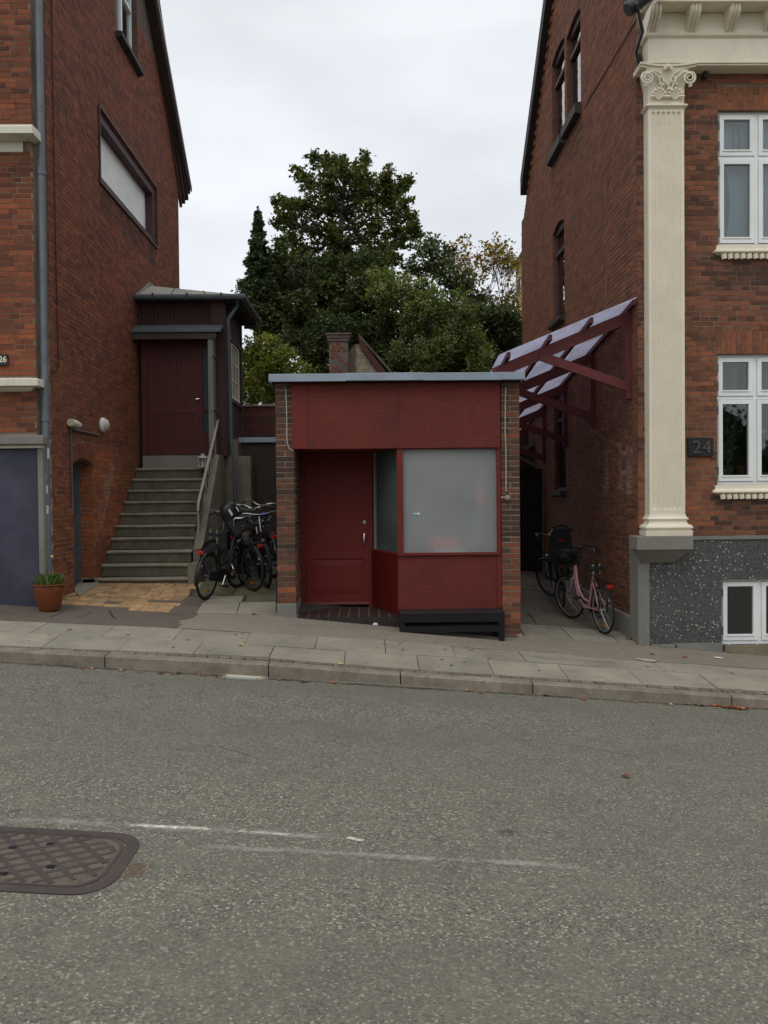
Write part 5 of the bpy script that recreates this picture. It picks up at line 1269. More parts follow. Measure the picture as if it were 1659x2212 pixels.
# ================================================================== LEFT STAIRS, PORCH, FENCES
M_step = paint('step_stone', (.155, .138, .10), .92, .25, .6, 5, .5, 34, dirtcol=(.05, .05, .025), fine=.6)
M_stepn = paint('step_nosing', (.29, .26, .19), .9, .2, .5, 5, .5, 34, fine=.5)
M_stc = paint('stair_concrete', (.18, .155, .115), .9, .2, .6, 2, .4, 60, dirtcol=(.07, .055, .03))
ST = thing('staircase', (-3.6, 13.6, gz(-3.6, 13.5)), 'worn outdoor concrete staircase climbing to the dark red porch door', 'staircase')
sY = lambda i: 13.53+.261*i
na = [A(300, 1249.5, Y=13.53), A(370, 1010.5, Y=sY(9))]
zs_ = lambda i: na[0].z+(na[1].z-na[0].z)*i/9
xst = A(403, 1249, Y=13.53).x; xst2 = A(443, 1010, Y=sY(9)).x
for i in range(10):
    y = sY(i); z_ = zs_(i); xr_ = xst+(xst2-xst)*i/9
    mb = MB().box(XL+.01, xr_-.01, y+.03, y+.60, z_-.19 if i else gz(XL+.5, y)-.1, z_-.045); s_ = mb.build('step', M_step, ST)
    r_n = .026
    mb = MB(); pr = [(y+.30, z_-.002), (y+.012, z_), (y+.0, z_-.01), (y-.004, z_-.025), (y+.004, z_-.042), (y+.03, z_-.048), (y+.30, z_-.047)]
    xa = XL+.008 if i else XL+.0; n_ = 8; xs__ = lsp(xa, xr_+.01 if i else xr_+.02, n_)
    ks = [mb.add([(x_, p+random.uniform(-.003, .003)*(1 if 0 < q < 6 else 0), h+random.uniform(-.002, .002)) for q, (p, h) in enumerate(pr)]) for x_ in xs__]
    for a, b in zip(ks, ks[1:]):
        for q in range(6): mb.face((a+q, b+q, b+q+1, a+q+1))
    mb.face(tuple(ks[0]+q for q in range(7))); mb.face(tuple(ks[-1]+q for q in range(6, -1, -1)))
    mb.build('nosing', M_stepn, s_)
ztop_ = zs_(9)
mbox(XL+.01, xst2+.03, sY(9)+.30, 16.05, ztop_-.6, ztop_-.002).build('landing', M_step, ST)
mbox(A(309, 1000, Y=16.0).x, A(452, 1000, Y=16.0).x, 15.98, 16.3, ztop_, A(380, 984, Y=16.0).z).build('threshold', M_concrete, ST)
# side wall of the stair (stringer) and its end pier
sxa, sxb = xst+.0, xst+.16
mb = MB().prism([(sxa+.02, 13.52, gz(-2.8, 13.5)-.1), (sxa+.02, 16.3, .2), (sxa+.02, 16.3, A(480, 985, Y=16.1).z), (sxa+.02, 15.6, A(480, 985, Y=16.1).z), (sxa+.02, 13.95, zs_(1.5)+.12), (sxa+.02, 13.95, zs_(0)+.22), (sxa+.02, 13.52, zs_(0)+.22)], (.15, 0, 0)); mb.build('side_wall', M_stc, ST)
mbox(sxa+.04, A(472, 1000, Y=16.3).x+.6, 16.25, 18.2, 0, A(480, 985, Y=16.2).z).build('porch_base', M_stc, ST)
# railing
RLm = paint('rusty_white_rail', (.34, .30, .24), .6, .15, .75, 14, .3, 60, dirtcol=(.16, .07, .02))
RLd = paint('rusty_iron', (.09, .07, .055), .7, .3, .6, 10, .3, 60, dirtcol=(.15, .06, .02))
RA = thing('stair_railing', (sxa+.06, 13.9, zs_(0)), 'rusty off white handrail slanting up beside the concrete stairs', 'railing')
xrl = sxa+.07
h0, h1 = A(428, 1088, X=xrl), A(476, 886, X=xrl)
MB().tube([h0+Vector((0, -.02, -.12)), h0+Vector((0, 0, -.02)), h0+Vector((0, .03, .02)), h1, h1+Vector((0, .05, .0))], .024, 10).build('handrail', RLm, RA, smooth=True)
dl = h1-h0
for k in range(9):
    p = h0+dl*(k/8); zb_ = p.z-.78
    MB().tube([(p.x, p.y, p.z-.02), (p.x, p.y, zb_)], .011 if k % 4 else .017, 6).build('baluster', RLd if k % 2 else RLm, RA)
    if k < 8:
        p2_ = h0+dl*((k+1)/8)
        for sgn in (0, 1):
            a_ = Vector((p.x, p.y, p.z-.12-.5*sgn)); b_ = Vector((p.x, p2_.y, p2_.z-.12-.5*(1-sgn))); c_ = (a_+b_)/2+Vector((0, 0, .04*(1-2*sgn)))
            MB().tube([a_, c_, b_], .006, 5).build('scroll_bar', RLd, RA)
MB().tube([h0+Vector((0, 0, -.66)), h1+Vector((0, 0, -.66))], .012, 6).build('bottom_rail', RLd, RA)
# porch
M_porch = paint('porch_boards', (.042, .018, .015), .65, .15, .3, 3, .15, 50)
M_pdoor = paint('porch_door_red', (.080, .020, .017), .55, .1, .2, 3, .1, 60)
PO = thing('porch', (-3.4, 17, 1.0), 'dark red timber porch with grey felt roof clinging to the left brick house', 'porch')
Yp0 = 16.1; X = lambda px, Y, y=850: A(px, y, Y=Y).x; Zp = lambda py, Y=16.1, x=400: A(x, py, Y=Y).z
xc = X(489, Yp0); zwt = Zp(645, 15.9); zth = A(380, 984, Y=16.0).z
# front boards above canopy and right of the door
pw = mbox(X(306, 16.1), xc, Yp0+.12, Yp0+.16, Zp(735), zwt+.15).build('front_wall', M_roofdark, PO)
n = 22; xs__ = lsp(XL+.01, xc, n+1)
for a, b in zip(xs__, xs__[1:]): mbox(a+.003, b-.003, Yp0+.09+random.uniform(-.002, .002), Yp0+.119, Zp(700), zwt+.1).build('board', M_porch, pw)
xdr = X(457, Yp0)
mbox(xdr, xc, Yp0-.0, Yp0+.15, Zp(985, x=480), zwt+.1).build('corner_post', M_porch, PO)
# side wall facing right with the glazed window
ys0, ys1 = Yp0+.152, A(522, 900, X=xc).y
FP = Fr((xc, 0, 0), (0, 1, 0), (1, 0, 0)); wys0, wys1 = A(500, 900, X=xc).y, A(516.5, 900, X=xc).y
wzt0, wzt1 = A(503, 852, X=xc).z, A(499, 738, X=xc).z
wzt1 = (A(499, 738, X=xc).z+A(514, 760, X=xc).z)/2; wzt0 = (A(502, 850, X=xc).z+A(516, 878, X=xc).z)/2
mb = MB(); wall_body(mb, FP, ys0, ys1, Zp(985), zwt, [(wys0, wys1, wzt0, wzt1, 0)], .1); sw2 = mb.build('side_wall', M_porch, PO)
mb = MB(); mb.box(xc+.001, xc+.03, ys1-.09, ys1, Zp(985), zwt); mb.box(xc+.001, xc+.035, ys0, ys1, wzt0-.10, wzt0-.03); mb.box(xc+.001, xc+.03, ys0, ys1, wzt1+.03, wzt1+.09); mb.build('trim', M_roofdark, PO)
mb = MB(); e = .025; mb.box(xc-.03, xc+.014, wys0, wys0+e, wzt0, wzt1); mb.box(xc-.03, xc+.014, wys1-e, wys1, wzt0, wzt1); mb.box(xc-.03, xc+.02, wys0, wys1, wzt0-.03, wzt0+e); mb.box(xc-.03, xc+.014, wys0, wys1, wzt1-e, wzt1)
for k in range(1, 5): yk = wys0+(wys1-wys0)*k/5; mb.box(xc-.012, xc+.002, yk-.009, yk+.009, wzt0+e, wzt1-e)
for k in (1, 2): zk = wzt0+(wzt1-wzt0)*k/3; mb.box(xc-.013, xc+.003, wys0+e, wys1-e, zk-.010, zk+.010)
sw3 = mb.build('window', M_creamL, PO, label='narrow multi paned window in cream bars'); mbox(xc-.016, xc-.012, wys0+e, wys1-e, wzt0+e, wzt1-e).build('pane', paint('dim_pane', (.02, .024, .025), .5, .1, .1, 3, 0, spec=.1), sw3)
mbox(XL+.3, xc-.3, ys1-.04, ys1-.01, 0.9, zwt).build('back_wall', M_porch, PO)
# door
DX0, DX1 = X(318, Yp0), X(436, Yp0); dzt = Zp(722)
mb = MB(); mb.box(X(306, Yp0), DX0, Yp0-.0, Yp0+.1, zth, dzt+.1); mb.box(DX1, X(438.5, Yp0), Yp0, Yp0+.1, zth, dzt+.1); mb.box(X(452, Yp0), xdr-.001, Yp0, Yp0+.1, zth, dzt+.1)
mb.box(X(438.6, Yp0), X(451.9, Yp0), Yp0+.002, Yp0+.098, Zp(888), Zp(878)); mb.box(DX0, DX1, Yp0+.001, Yp0+.099, dzt, dzt+.1); mb.box(X(438.6, Yp0), X(451.9, Yp0), Yp0+.002, Yp0+.098, zth, Zp(935)); mb.box(X(438.6, Yp0), X(451.9, Yp0), Yp0+.002, Yp0+.098, Zp(750), dzt+.1)
pf = mb.build('door_frame', M_pdoor, PO)
M_rib = paint('rippled_dark_glass', (.035, .042, .042), .25, .2, .2, 40, .6, 60)
mbox(X(438.7, Yp0), X(451.8, Yp0), Yp0+.03, Yp0+.04, zth+.03, dzt).build('side_light', M_rib, pf)
mb = MB(); sx_, sy_ = X(334, Yp0), X(422, Yp0)
for q in ((DX0+.004, sx_, zth+.02, dzt-.004), (sy_, DX1-.004, zth+.02, dzt-.004), (sx_, sy_, Zp(893), Zp(881)), (sx_, sy_, zth+.02, Zp(972)), (sx_, sy_, Zp(742), dzt-.004)): mb.box(q[0], q[1], Yp0+.02, Yp0+.07, q[2], q[3])
pd = mb.build('door', M_pdoor, PO, label='dark wine red panelled porch door')
n = 11
for k in range(n):
    a = sx_+(sy_-sx_)*k/n; b = sx_+(sy_-sx_)*(k+1)/n; mbox(a+.002, b-.002, Yp0+.035, Yp0+.055, Zp(972), Zp(893)).build('board', M_pdoor, pd); mbox(a+.002, b-.002, Yp0+.035, Yp0+.055, Zp(881), Zp(742)).build('board', M_pdoor, pd)
MB().tube([(X(430, Yp0), Yp0+.02, Zp(862)), (X(430, Yp0), Yp0-.03, Zp(862)), (X(424, Yp0), Yp0-.035, Zp(863))], .012, 8).build('handle', M_chrome, pd, smooth=True)
# canopy over the door + grey side screen
cf0 = A(283, 711, X=XL).y; zf0, zf1 = A(380, 711, Y=cf0).z, Zp(699, 16.05)
cfx = X(472, cf0, 711)
mb = MB().prism([(XL+.01, cf0, zf0), (XL+.01, 16.15, zf1), (XL+.01, 16.15, zf1-.05), (XL+.01, cf0, zf0-.05)], (cfx-XL+.02, 0, 0)); mb.build('door_canopy', paint('dark_zinc', (.10, .115, .13), .5, .15, .35, 4, .05, 20), PO, label='small grey lean to canopy above the door')
mb = MB().box(XL+.01, cfx-.05, cf0+.03, cf0+.07, zf0-.17, zf0-.06); mb.box(XL+.02, cfx-.05, cf0+.1, 16.08, zf0-.09, zf0-.06); mb.build('canopy_beam', M_roofdark, PO)
xsn = X(461, cf0+.05, 850)
M_screen = paint('grey_screen', (.17, .185, .18), .5, .12, .35, 2.5, .05, 30)
scp = mbox(xsn-.05, xsn, cf0+.05, 16.09, ztop_+.05, zf0-.06).build('side_screen', M_screen, PO, label='pale grey sheet screen beside the door')
mbox(xsn-.09, xsn-.052, cf0+.05, cf0+.09, ztop_+.05, zf0-.06).build('screen_post', M_concrete, PO)
for py_ in (768, 884): mbox(xsn+.001, xsn+.02, 15.7, 16.09, A(470, py_, Y=15.8).z-.01, A(470, py_, Y=15.8).z+.012).build('bracket', M_zinc, scp)
# roof: hipped, with gutter
gY = A(290, 642, X=XL).y; gxR = X(522, gY, 642); gz_ = A(400, 640, Y=gY).z; gYb = A(557, 702, X=gxR).y
ap = A(320, 617, X=XL+.0); ap2 = Vector((XL, gYb-1.0, ap.z))
M_felt = paint('roof_felt', (.34, .32, .28), .85, .12, .45, 2.5, .2, 40, dirtcol=(.16, .14, .12))
mb = MB(); a, b, c, d_ = (XL, gY, gz_+.02), (gxR, gY, gz_+.02), (gxR, gYb, gz_+.02), (XL, gYb, gz_+.02)
mb.quad(a, b, tuple(ap)); mb.quad(b, c, tuple(ap2), tuple(ap)); mb.quad(c, d_, tuple(ap2)); n_ = mb.add([(p[0], p[1], p[2]-.07) for p in (a, b, c, d_)]); mb.face((n_, n_+3, n_+2, n_+1)); 
for p, q in ((a, b), (b, c), (c, d_)): mb.quad(p, (p[0], p[1], p[2]-.07), (q[0], q[1], q[2]-.07), q)
prf = mb.build('roof', M_felt, PO, label='low grey felt roof with hipped corner')
mb = MB()
for k in range(1, 3): t_ = k/3; p = Vector(a).lerp(Vector(b), t_); q = Vector(tuple(ap)).lerp(Vector(b), t_*.9); mb.tube([p+Vector((0, 0, .005)), q+Vector((0, 0, .008))], .008, 5)
mb.build('felt_seam', M_roofdark, prf)
mb = MB().tube([(XL+.02, gY-.04, gz_-.02), (gxR+.04, gY-.04, gz_-.02), (gxR+.04, gYb, gz_-.02)], .052, 12); gut = mb.build('gutter', paint('porch_gutter', (.075, .085, .095), .5, .15, .3, 4, 0), PO)
for k in range(3): xg = XL+.35+k*.62; MB().box(xg-.012, xg+.012, gY-.10, gY+.02, gz_-.08, gz_+.045).build('gutter_bracket', M_roofdark, gut)
mb = MB()
for k in range(7): yk = gY+.4+k*.33; mbox(xc+.02, gxR-.02, yk-.03, yk+.03, gz_-.14, gz_-.06).build('rafter_end', M_roofdark, PO)
pass
mb = MB().box(XL+.02, gxR-.03, gY+.06, Yp0, gz_-.075, gz_-.052); mb.box(xc+.05, gxR-.03, Yp0, gYb-.05, gz_-.075, gz_-.052); mb.build('soffit', M_roofdark, PO)
mb = MB().prism([(XL+.01, gY, gz_+.03), (XL+.01, ap.y, ap.z+.06), (XL+.01, ap.y+1.5, ap.z+.06), (XL+.01, ap.y+1.5, ap.z), (XL+.01, ap.y, ap.z-.01), (XL+.01, gY, gz_-.01)], (.05, 0, 0)); mb.build('lead_flashing', M_concrete, prf)
pp = [Vector((gxR-.08, gY+.0, gz_-.05)), A(512, 662, Y=gY+.12), A(493, 690, Y=Yp0-.08), A(494, 720, Y=Yp0-.06)]
pb = A(502, 960, Y=Yp0-.06); pbx = pp[3].x+.0
M_pipe2 = paint('dark_grey_pipe', (.06, .07, .08), .5, .15, .35, 4, .05, 20)
pts_ = pp+[Vector((pp[3].x+.02, Yp0-.06, pb.z)), A(505, 985, Y=Yp0-.12), A(507, 995, Y=Yp0-.14), Vector((A(507, 995, Y=Yp0-.14).x, Yp0-.14, .1))]
pipe_thing('downpipe', M_pipe2, pts_, .036, 'slim blue grey downpipe with an offset bend at the porch corner', 'pipe', [pts_[3]+Vector((0, 0, -.3)), pts_[4]+Vector((0, 0, .15))])
# lantern on the top step
ltp = A(438, 1003, Y=15.72); lt = thing('lantern', (ltp.x, 15.72, ztop_), 'small off white candle lantern standing at the top of the stairs', 'lantern')
M_lan = paint('lantern_white', (.45, .43, .38), .5, .1, .4, 20, .1); x_, y_ = ltp.x, 15.72
mb = MB().box(x_-.07, x_+.07, y_-.07, y_+.07, ztop_, ztop_+.02); 
for a in (-.06, .06):
    for b in (-.06, .06): mb.box(x_+a-.007, x_+a+.007, y_+b-.007, y_+b+.007, ztop_+.02, ztop_+.17)
mb.build('lantern_frame', M_lan, lt); MB().lathe([(.105, .165), (.08, .19), (.04, .20), (.03, .235), (.0, .25)], (x_, y_, ztop_), n=12).build('lantern_roof', M_lan, lt, smooth=True)
MB().tube([(x_+.06*math.cos(a), y_, ztop_+.22+.09*math.sin(a)) for a in lsp(0, math.pi, 10)], .003, 5).build('handle', RLd, lt); MB().tube([(x_, y_, ztop_+.02), (x_, y_, ztop_+.11)], .025, 10).build('candle', M_creamL, lt)
# plank gate and board fence between porch and kiosk
M_plank = paint('dark_brown_plank', (.035, .022, .016), .75, .25, .4, 5, .3, 60, stretch=(3, 3, .4), dirtcol=(.05, .045, .035))
GT = thing('plank_gate', (-1.8, 17, gz(-1.8, 17)), 'dark brown vertical plank gate with a grey metal cap, left of the kiosk', 'gate')
Yg = 16.6; gx0, gx1 = X(521, Yg, 1000), X(606, Yg, 1000); gzt = A(550, 956, Y=Yg).z
nb = 8
for k in range(nb):
    a = gx0+(gx1-gx0)*k/nb; b = gx0+(gx1-gx0)*(k+1)/nb; mbox(a+.0008, b-.0008, Yg+random.uniform(0, .012), Yg+.03, gz(a, Yg)+.03, gzt).build('plank', M_plank, GT)
mbox(X(516, Yg, 950), X(608, Yg, 950), Yg-.06, Yg+.12, gzt+.002, A(550, 945, Y=Yg).z).build('cap', M_zinc, GT, label='grey folded metal cap')
BF = thing('board_fence', (-1.5, 18.4, gz(-1.5, 18.4)), 'reddish horizontal board fence topped with pale curved tiles behind the plank gate', 'fence')
Yb = 18.3; M_bd = [paint('red_brown_board_%s' % n_, c, .7, .2, .4, 4, .25, 60, stretch=(.5, 1, 3)) for n_, c in (('a', (.085, .028, .018)), ('b', (.07, .025, .017)), ('c', (.10, .032, .02)))]
yl = [944, 930, 915, 900, 888, 878]
for a, b in zip(yl, yl[1:]): mbox(X(518, Yb, 900), X(600, Yb, 900), Yb, Yb+.03, A(550, a-.2, Y=Yb).z, A(550, b+.2, Y=Yb).z).build('board', random.choice(M_bd), BF)
mbox(X(518, Yb, 900), X(600, Yb, 900), Yb+.035, Yb+.05, A(550, 950, Y=Yb).z, A(550, 880, Y=Yb).z).build('backing', M_roofdark, BF)
for k in range(7):
    xa = X(524, Yb, 876)+k*.17; z_ = A(550, 878, Y=Yb).z; MB().prism([(xa+.08+.078*math.cos(a), Yb-.05, z_+.045*math.sin(a)) for a in lsp(0, math.pi, 8)], (0, .22, 0)).build('cap_tile', paint('pale_cap_tile', (.32, .27, .19), .85, .2, .4, 8, .2), BF)
mb = MB().box(X(505, 16.9, 1000), X(521, 16.9, 1000), 16.4, 16.55, .3, A(515, 950, Y=16.5).z); struct(mb, 'gate_post_wall', M_stc)
o_ = bpy.data.objects['gate_post_wall']; o_.name = 'gate_post'; del o_['kind']; tag(o_, 'concrete post between the porch downpipe and the plank gate', 'post')

# ================================================================== RIGHT ALLEY: CANOPY, GATE
M_cred = paint('canopy_red', (.125, .026, .024), .55, .08, .2, 3, .08, 40)
AW = thing('glazed_canopy', (XR-.8, 14.5, gz(XR-.5, 14)), 'dark red timber canopy with lilac corrugated sheet on the right house wall', 'canopy')
def Ax(px, py, X_=None): return A(px, py, X=XR if X_ is None else X_)
tops = [(1363, 677.5), (1283, 769.3), (1223.7, 839), (1178, 884)]; bots = [(1362.3, 862.8), (1282.6, 926.5), (1222.9, 973.2), (1177.8, 1000)]
yb_ = [Ax(*t_).y for t_ in tops]; dy_ = (yb_[3]-yb_[0])/3; ys_ = [yb_[0]+dy_*k for k in range(4)]
tz = [Ax(*t_).z for t_ in tops]; bz = [Ax(*t_).z for t_ in bots]
slc = (tz[3]-tz[0])/(3*dy_); Zt = lambda y: tz[0]+slc*(y-ys_[0])
xo = A(1066, 806, Y=ys_[0]).x; rz0 = A(1100, 790, Y=ys_[0]).z; rzt = A(1363, 677, Y=ys_[0]).z
rsl = (A(1340, 694, Y=ys_[0]).z-A(1190, 757, Y=ys_[0]).z)/(A(1340, 694, Y=ys_[0]).x-A(1190, 757, Y=ys_[0]).x)
for k in range(5):
    y = ys_[0]+dy_*k; zt_ = Zt(y); 
    mbox(XR-.075, XR-.005, y-.045, y+.045, Zt(y)-(tz[0]-bz[0])*(1-.02*k), zt_+.03).build('wall_post', M_cred, AW)
    a_ = Vector((XR-.04, y, zt_-.05)); b_ = Vector((xo, y, zt_-.05-(XR-.04-xo)*rsl)); MB().beam(a_, b_, .055, .15).build('rafter', M_cred, AW)
    c_ = Vector((XR-.04, y-.03, zt_-(tz[0]-bz[0])+.16)); t_ = .66; e_ = a_.lerp(b_, t_)+Vector((0, -.03, -.02)); MB().beam(c_, e_, .04, .12).build('brace', M_cred, AW)
pu = [(1370, 662), (1278, 699), (1189, 737), (1099, 773)]
yE = ys_[0]+dy_*4+.2; Yf0 = ys_[0]-.28
for px_p, py_p in pu:
    p = A(px_p, py_p, Y=Yf0); p = Vector((p.x, Yf0, p.z)); 
    zl_ = Zt(ys_[0])-.05-(XR-.04-p.x)*rsl+.075+.035; a_ = Vector((p.x, Yf0, zl_-slc*.28)); b_ = Vector((p.x, yE, zl_+slc*(yE-ys_[0])))
    MB().beam(a_, b_, .05, .07).build('purlin', M_cred, AW)
def lilac():
    m, t, b = nodes('lilac_sheet'); b.inputs['Base Color'].default_value = (.48, .47, .64, 1); b.inputs['Roughness'].default_value = .4
    tr = N(t, 'ShaderNodeBsdfTranslucent'); c_ = mix(t, ramp(t, noise(t, 2, 5, .7), [(.35, gray(0)), (.65, gray(1))]), (.62, .62, .80), (.40, .40, .50)); t.links.new(c_, tr.inputs[0])
    ms = N(t, 'ShaderNodeMixShader'); ms.inputs[0].default_value = .78; t.links.new(b.outputs[0], ms.inputs[1]); t.links.new(tr.outputs[0], ms.inputs[2]); t.links.new(ms.outputs[0], t.nodes['Material Output'].inputs[0]); return m
M_lil = lilac(); x_in, x_out = XR-.03, A(1078, 776, Y=Yf0-.05).x
nY = 1100; mb = MB(); ycs = lsp(Yf0-.06, yE+.1, nY)
zsh = lambda x, y: Zt(ys_[0])-.05-(XR-.04-x)*rsl+.075+.075+slc*(y-ys_[0])
# corrugations run down the slope (along X)
R0 = mb.add([(x_in, y, zsh(x_in, y)+.010*math.sin(y*2*math.pi/.076)) for y in ycs]); R1 = mb.add([(x_out, y, zsh(x_out, y)+.010*math.sin(y*2*math.pi/.076)) for y in ycs])
for k in range(nY-1): mb.face((R0+k, R0+k+1, R1+k+1, R1+k))
mb.build('corrugated_sheet', M_lil, AW, smooth=True, label='translucent lilac corrugated roof sheet')
mb = MB(); random.seed(8)
for k in range(90):
    x = random.uniform(x_out+.05, x_in-.05); y = random.uniform(Yf0, yE); z_ = zsh(x, y)+.014; r = random.uniform(.015, .04); a = random.uniform(0, 3); dx, dy2 = r*math.cos(a), r*math.sin(a)
    mb.quad((x-dx, y-dy2, z_), (x+dy2*.5, y-dx*.5, z_), (x+dx, y+dy2, z_), (x-dy2*.5, y+dx*.5, z_))
mb.build('leaf_litter', paint('litter_brown', (.10, .06, .03), .9), AW, kind='stuff')
# gate and shed at the end of the alley
GA = thing('alley_gate', (2.6, 17.6, gz(2.6, 17.6)), 'dark board gate closing the far end of the right alley', 'gate')
Yz = 17.7; xa_, xb_ = X(1110, Yz, 1150), XR-.02; gtz = A(1150, 1012, Y=Yz).z
for k in range(9): a = xa_+(xb_-xa_)*k/9; b = xa_+(xb_-xa_)*(k+1)/9; mbox(a+.004, b-.004, Yz, Yz+.03, gz(a, Yz)+.04, gtz).build('board', paint('black_brown_board', (.012, .009, .008), .8, .2, .3, 5, .2, 50), GA)
SH = thing('passage_shed', (2.6, 18.8, gz(2.6, 18.8)), 'small shed gable with pale barge boards above the dark alley gate', 'shed')
Yq_ = 18.6; pts3 = [A(1115, 985, Y=Yq_), A(1172, 945, Y=Yq_), A(1180, 952, Y=Yq_), A(1180, 1015, Y=Yq_), A(1115, 1015, Y=Yq_)]
MB().prism([tuple(p) for p in pts3], (0, .1, 0)).build('gable_wall', paint('shed_wall', (.06, .045, .03), .9, .2, .4, 3, .2), SH)
MB().beam(A(1112, 985, Y=Yq_-.05), A(1174, 942, Y=Yq_-.05), .04, .09).build('barge_board', paint('pale_barge', (.17, .15, .12), .8, .2, .3, 4, .1), SH)
MB().beam(A(1122, 988, Y=Yq_-.2), A(1160, 1008, Y=Yq_-.2), .04, .06).build('barge_board', paint('pale_barge', (.3, .27, .22)), SH)
mbox(xa_-.5, XR, 19.5, 19.6, 0, A(1150, 930, Y=19.5).z).build('back_wall', M_mortarR, SH)
# far yellow apartment block seen at the right
FB = thing('apartment_block', (A(1120, 650, Y=70).x, 70, 0), 'distant yellow brick apartment block peeping past the right house', 'building')
fx0_, fx1_ = A(1114.5, 620, Y=80).x, A(1114.5, 620, Y=80).x+12; fzt, fzb = A(1116, 582, Y=80).z, 0
M_yel = paint('distant_yellow_wall', (.36, .25, .13), .9, .1, .2, .5, .1, 5)
mbox(fx0_, fx1_, 70, 80, fzb, fzt).build('wall', M_yel, FB); mbox(fx0_-.3, fx1_, 69.7, 80, fzt+.01, fzt+.35).build('roof', M_roofdark, FB)
for k in range(5):
    zk = fzt-1.2-k*1.9*1.45
    w_ = mbox(fx0_-.06, fx0_-.001, 77.2, 79.0, zk-1.5, zk).build('window', M_white, FB); mbox(fx0_-.08, fx0_-.061, 77.35, 78.85, zk-1.4, zk-.1).build('pane', M_slate, w_)

# ================================================================== SMALL THINGS
def potplant():
    c = A(102, 1318, Y=11.0); c = A(102, 1316, Y=11.02); x_, y_ = c.x, 11.10; z_ = gz(x_, y_); Rr = .158
    t = thing('flower_pot', (x_, y_, z_), 'glazed terracotta pot of green plants at the foot of the thick downpipe', 'plant pot')
    s = A(102, 1262, Y=y_).z-z_
    MB().lathe([(0, .005), (.115, .0), (.125, .01), (.16, s*.4), (.19, s*.75), (.195, s*.88), (.19, s*.93), (.215, s*.97), (.218, s*1.0), (.20, s*1.02), (.18, s*.96), (.0, s*.93)], (x_, y_, z_), n=28).build('pot', paint('glazed_terracotta', (.16, .048, .018), .3, .15, .35, 6, .05, 30), t, smooth=True)
    mb = MB(); mb.use = True; random.seed(21)
    for k in range(170):
        a = random.uniform(0, 6.28); r = random.uniform(0, .17); h = random.uniform(.03, .17); p = Vector((x_+r*math.cos(a), y_+r*math.sin(a), z_+s*.95)); tip = p+Vector((math.cos(a)*random.uniform(.02, .10), math.sin(a)*random.uniform(.02, .10), h)); sd_ = Vector((-math.sin(a+random.uniform(-1, 1)), math.cos(a+random.uniform(-1, 1)), 0))*random.uniform(.008, .018); m_ = p.lerp(tip, .6)+Vector((0, 0, .02))
        mb.tone = random.random(); mb.quad(p-sd_*.3, m_-sd_, tip, m_+sd_)
    mb.build('leaves', leafmat('pot_leaves', [(.05, .09, .025), (.11, .17, .045), (.19, .26, .08)]), t)
    mb = MB(); 
    for dx, h in ((.03, .34), (.06, .26), (-.02, .22)): mb.tube([(x_+dx, y_, z_+s), (x_+dx*1.4, y_, z_+s+h)], .003, 5)
    mb.build('flower_stems', leafmat('stem_green', [(.05, .09, .03), (.05, .09, .03)]), t)
    MB().sphere((x_+.042, y_, z_+s+.35), .017, 8).build('flower_head', paint('yellow_flower', (.6, .5, .15), .7), t)
potplant()
def weed(px, py, label, n=40, r=.06, h=.08):
    p = A(px, py, Z=.1)
    for _ in range(5): p = A(px, py, Z=gz(p.x, p.y))
    mb = MB(); mb.use = True
    for k in range(n):
        a = random.uniform(0, 6.28); q = Vector((p.x+random.gauss(0, r*.5), p.y+random.gauss(0, r*.3), gz(p.x, p.y))); hh = h*random.uniform(.3, 1); d_ = Vector((math.cos(a), math.sin(a), 0)); s_ = Vector((-d_.y, d_.x, 0))*.004
        mb.tone = random.random(); mb.quad(q-s_, q+s_, q+d_*hh*.5+Vector((0, 0, hh)))
    tag(mb.build('grass_tuft', leafmat('weed_green', [(.04, .07, .02), (.09, .13, .04)]), origin=p), label, 'weed')
weed(1366, 1384, 'small green weed tuft at the foot of the grey corner stone', 70, .10, .07)
weed(1010, 1350, 'tiny weed growing in the shadow under the black bench', 14, .03, .05)
# manhole cover in the road
def onroad(px, py, f=None):
    f = f or rz; p = A(px, py, Z=0)
    for _ in range(8): p = A(px, py, Z=f(p.x, p.y))
    return p
mc0 = onroad(290, 1848); top_ = onroad(150, 1795); bot_ = onroad(100, 1932)
mY = (top_.y+bot_.y)/2; hy = (top_.y-bot_.y)/2; mXr = mc0.x; mX = mXr-.50
MH = thing('manhole_cover', (mX, mY, rz(mX, mY)), 'dark iron manhole cover with diamond lattice filled with stones, in the road', 'manhole cover')
M_iron = paint('cast_iron', (.062, .048, .043), .6, .2, .5, 6, .25, 80, dirtcol=(.10, .065, .045), metal=.0)
M_fill = paint('manhole_filling', (.135, .11, .085), .9, .3, .6, 9, .6, 70, dirtcol=(.06, .045, .03), fine=.5)
def octo(hx, hy_, cxx, cyy):
    P = []
    for sx, sy, o in ((1, -1, 0), (1, 1, 1), (-1, 1, 0), (-1, -1, 1)):
        c = [(hx-cxx*(1-math.sin(q*math.pi/12)), -hy_+cyy*(1-math.cos(q*math.pi/12))) for q in range(7)]
        for a in (c if (sx, sy) in ((1, -1), (-1, 1)) else c[::-1]): P.append((mX+sx*a[0], mY+(-sy*a[1] if sy == 1 else a[1])))
    return P
def zM(x, y, d=0): return rz(x, y)+d
def ring(mb, P, Q, dz_):
    n = len(P); a = mb.add([(x, y, zM(x, y, dz_)) for x, y in P]); b = mb.add([(x, y, zM(x, y, dz_)) for x, y in Q])
    for i in range(n): mb.face((a+i, a+(i+1) % n, b+(i+1) % n, b+i))
    c = mb.add([(x, y, zM(x, y, -.03)) for x, y in P]); d_ = mb.add([(x, y, zM(x, y, -.03)) for x, y in Q])
    for i in range(n): mb.face((a+(i+1) % n, a+i, c+i, c+(i+1) % n)); mb.face((b+i, b+(i+1) % n, d_+(i+1) % n, d_+i))
